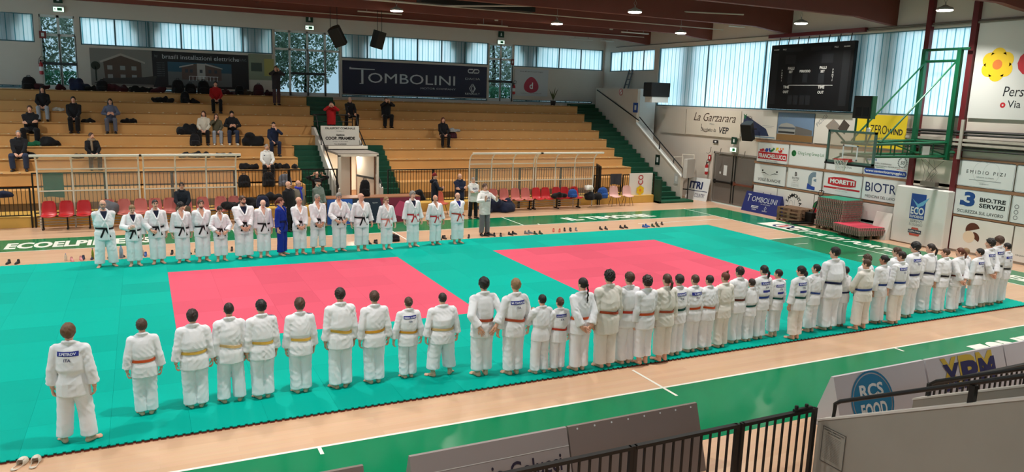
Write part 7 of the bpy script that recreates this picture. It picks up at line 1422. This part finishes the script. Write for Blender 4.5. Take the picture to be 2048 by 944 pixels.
x = at_y(636,361,16.6); cas('old man in grey green coat and black flat cap clapping',x[0],16.6,1.68,top=gy,pants=bp2,arms='clasp',hair=('bald','white'),hat=('cap',bk_),rz=R(180+40),head=(28,0),hem=.28,w=1.2,seed=207,beard=True)
x = at_y(634,343,19.7); cas('bald man with glasses filming with raised arms behind the railing',x[0],19.7,1.62,z=x[2]-1.62,top=bk_,pants=bp2,arms='up',hair=('none','dark'),glasses=True,seed=208)
p = at_y(363,371,18.42); cas('seated man with glasses and dark jacket in the left dugout',p[0],18.40,1.72,z=0,sit=.47,top=cloth_m('dark_jacket',(28,34,44)),pants=cloth_m('khaki',(104,92,76)),arms='lap',hair=(sh_,'dark'),glasses=True,seed=209,hem=.46,w=1.05)
# ---- spectators on the bleachers
def sit_on(label, u, k, H, side='L', dz=0., **q):
    z = (ROW_ZL if side == 'L' else ROW_ZR)(k); y = ROW_Y(k)+.20; x = at_y(u, 250, y)[0]; q.setdefault('hem', .46); q.setdefault('face', False)
    return cas(label, x, y, H, z=z-.401, sit=.401+dz, seed=300+int(u), **q)
sit_on('seated girl in black hooded coat and light jeans near the left door',90,6,1.6,top=bk_,pants=lj,arms='lap',hair=('long','dark'),hat=('hood',bk_))
sit_on('seated man in black sweater with hands in his lap on the fifth row',150,5,1.72,top=bk_,pants=bp2,arms='lap',hair=(sh_,'dark'),w=1.1,spread=.07)
sit_on('seated woman with long dark hair and grey blue coat on the fifth row',223,5,1.64,top=dj,pants=cloth_m('grey_blue_trousers',(96,98,112)),arms='phone',hair=('long','black'),face=True)
sit_on('large seated man in black with crossed arms on the fourth row',62,4,1.8,top=bk_,pants=bp2,arms='crossed',hair=(sh_,'brown'),w=1.15,spread=.12)
sit_on('seated man in black jacket and jeans nearest the left edge',35,2,1.76,top=bk_,pants=jn,arms='lap',hair=('buzz','grey'),w=1.15,spread=.12)
sit_on('seated woman with scarf and crossed legs above the left dugout',181,2,1.64,top=bk_,pants=bp2,arms='lap',hair=('bun','brown'),scarf=cloth_m('scarf_beige',(140,120,98)),head=(30,0),rz=R(195))
sit_on('seated person in red jacket on the seventh row',434,7,1.66,top=rd,pants=bp2,arms='lap',hair=(sh_,'black'))
x = at_y(552,136,25.95); cas('standing woman with camera before the face beside the middle glazed door',x[0],26.0,1.72,z=ROW_ZL(7),top=cloth_m('dark_vest',(52,48,54)),pants=cloth_m('plum_trousers',(76,52,54)),arms='camera',hair=('long','lbrown'),seed=320)
sit_on('seated woman with long hair in cream sweater',408,4,1.66,top=cream,pants=bp2,arms='lap',hair=('long','brown'),rz=R(172),head=(-10,0))
sit_on('seated girl in light trousers resting her chin on her hand',433,4,1.48,top=olive,pants=lj,arms=('lap','face'),hair=('long','brown'),shoes=SH['white'])
sit_on('seated young man in dark hoodie and jeans holding a phone',464,4,1.7,top=bk_,pants=jn,arms='phone',hair=(sh_,'black'),head=(0,-18),hood=True,shoes=SH['white'])
sit_on('seated man in dark tracksuit with a hand at his face',547,3,1.72,top=nv,pants=nv,arms=('face','lap'),hair=('buzz','dark'),head=(0,-12),logo=True)
sit_on('seated man in white sweater behind the railing',532,1,1.72,top=cloth_m('white_sweater',(226,224,220)),pants=bp2,arms='lap',hair=('buzz','grey'),head=(18,-4),logo=True,beard=True,face=True)
x = at_y(662,203,23.75); cas('person in red shirt taking photos on the stairs above the tunnel',x[0],23.75,1.68,z=x[2]-1.68,top=rd,pants=bp2,arms='camera',hair=(sh_,'dark'),rz=R(170),w=1.05,seed=330,cuff=.6)
sit_on('person in dark tracksuit sitting cross legged beside the aisle',700,6,1.68,'R',top=cloth_m('dark_track',(34,34,38)),pants=bp2,arms='knees',hair=('bald','grey'),spread=.15,logo=True)
sit_on('person in black coat holding a camera to the face on the sixth row',772,6,1.74,'R',top=bk_,pants=bp2,arms='camera',hair=('buzz','dark'),w=1.15,hem=.44)
sit_on('lone seated woman in black coat with reddish hair on the right bleachers',886,4,1.68,'R',top=bk_,pants=bp2,arms='lap',hair=('long','red'))
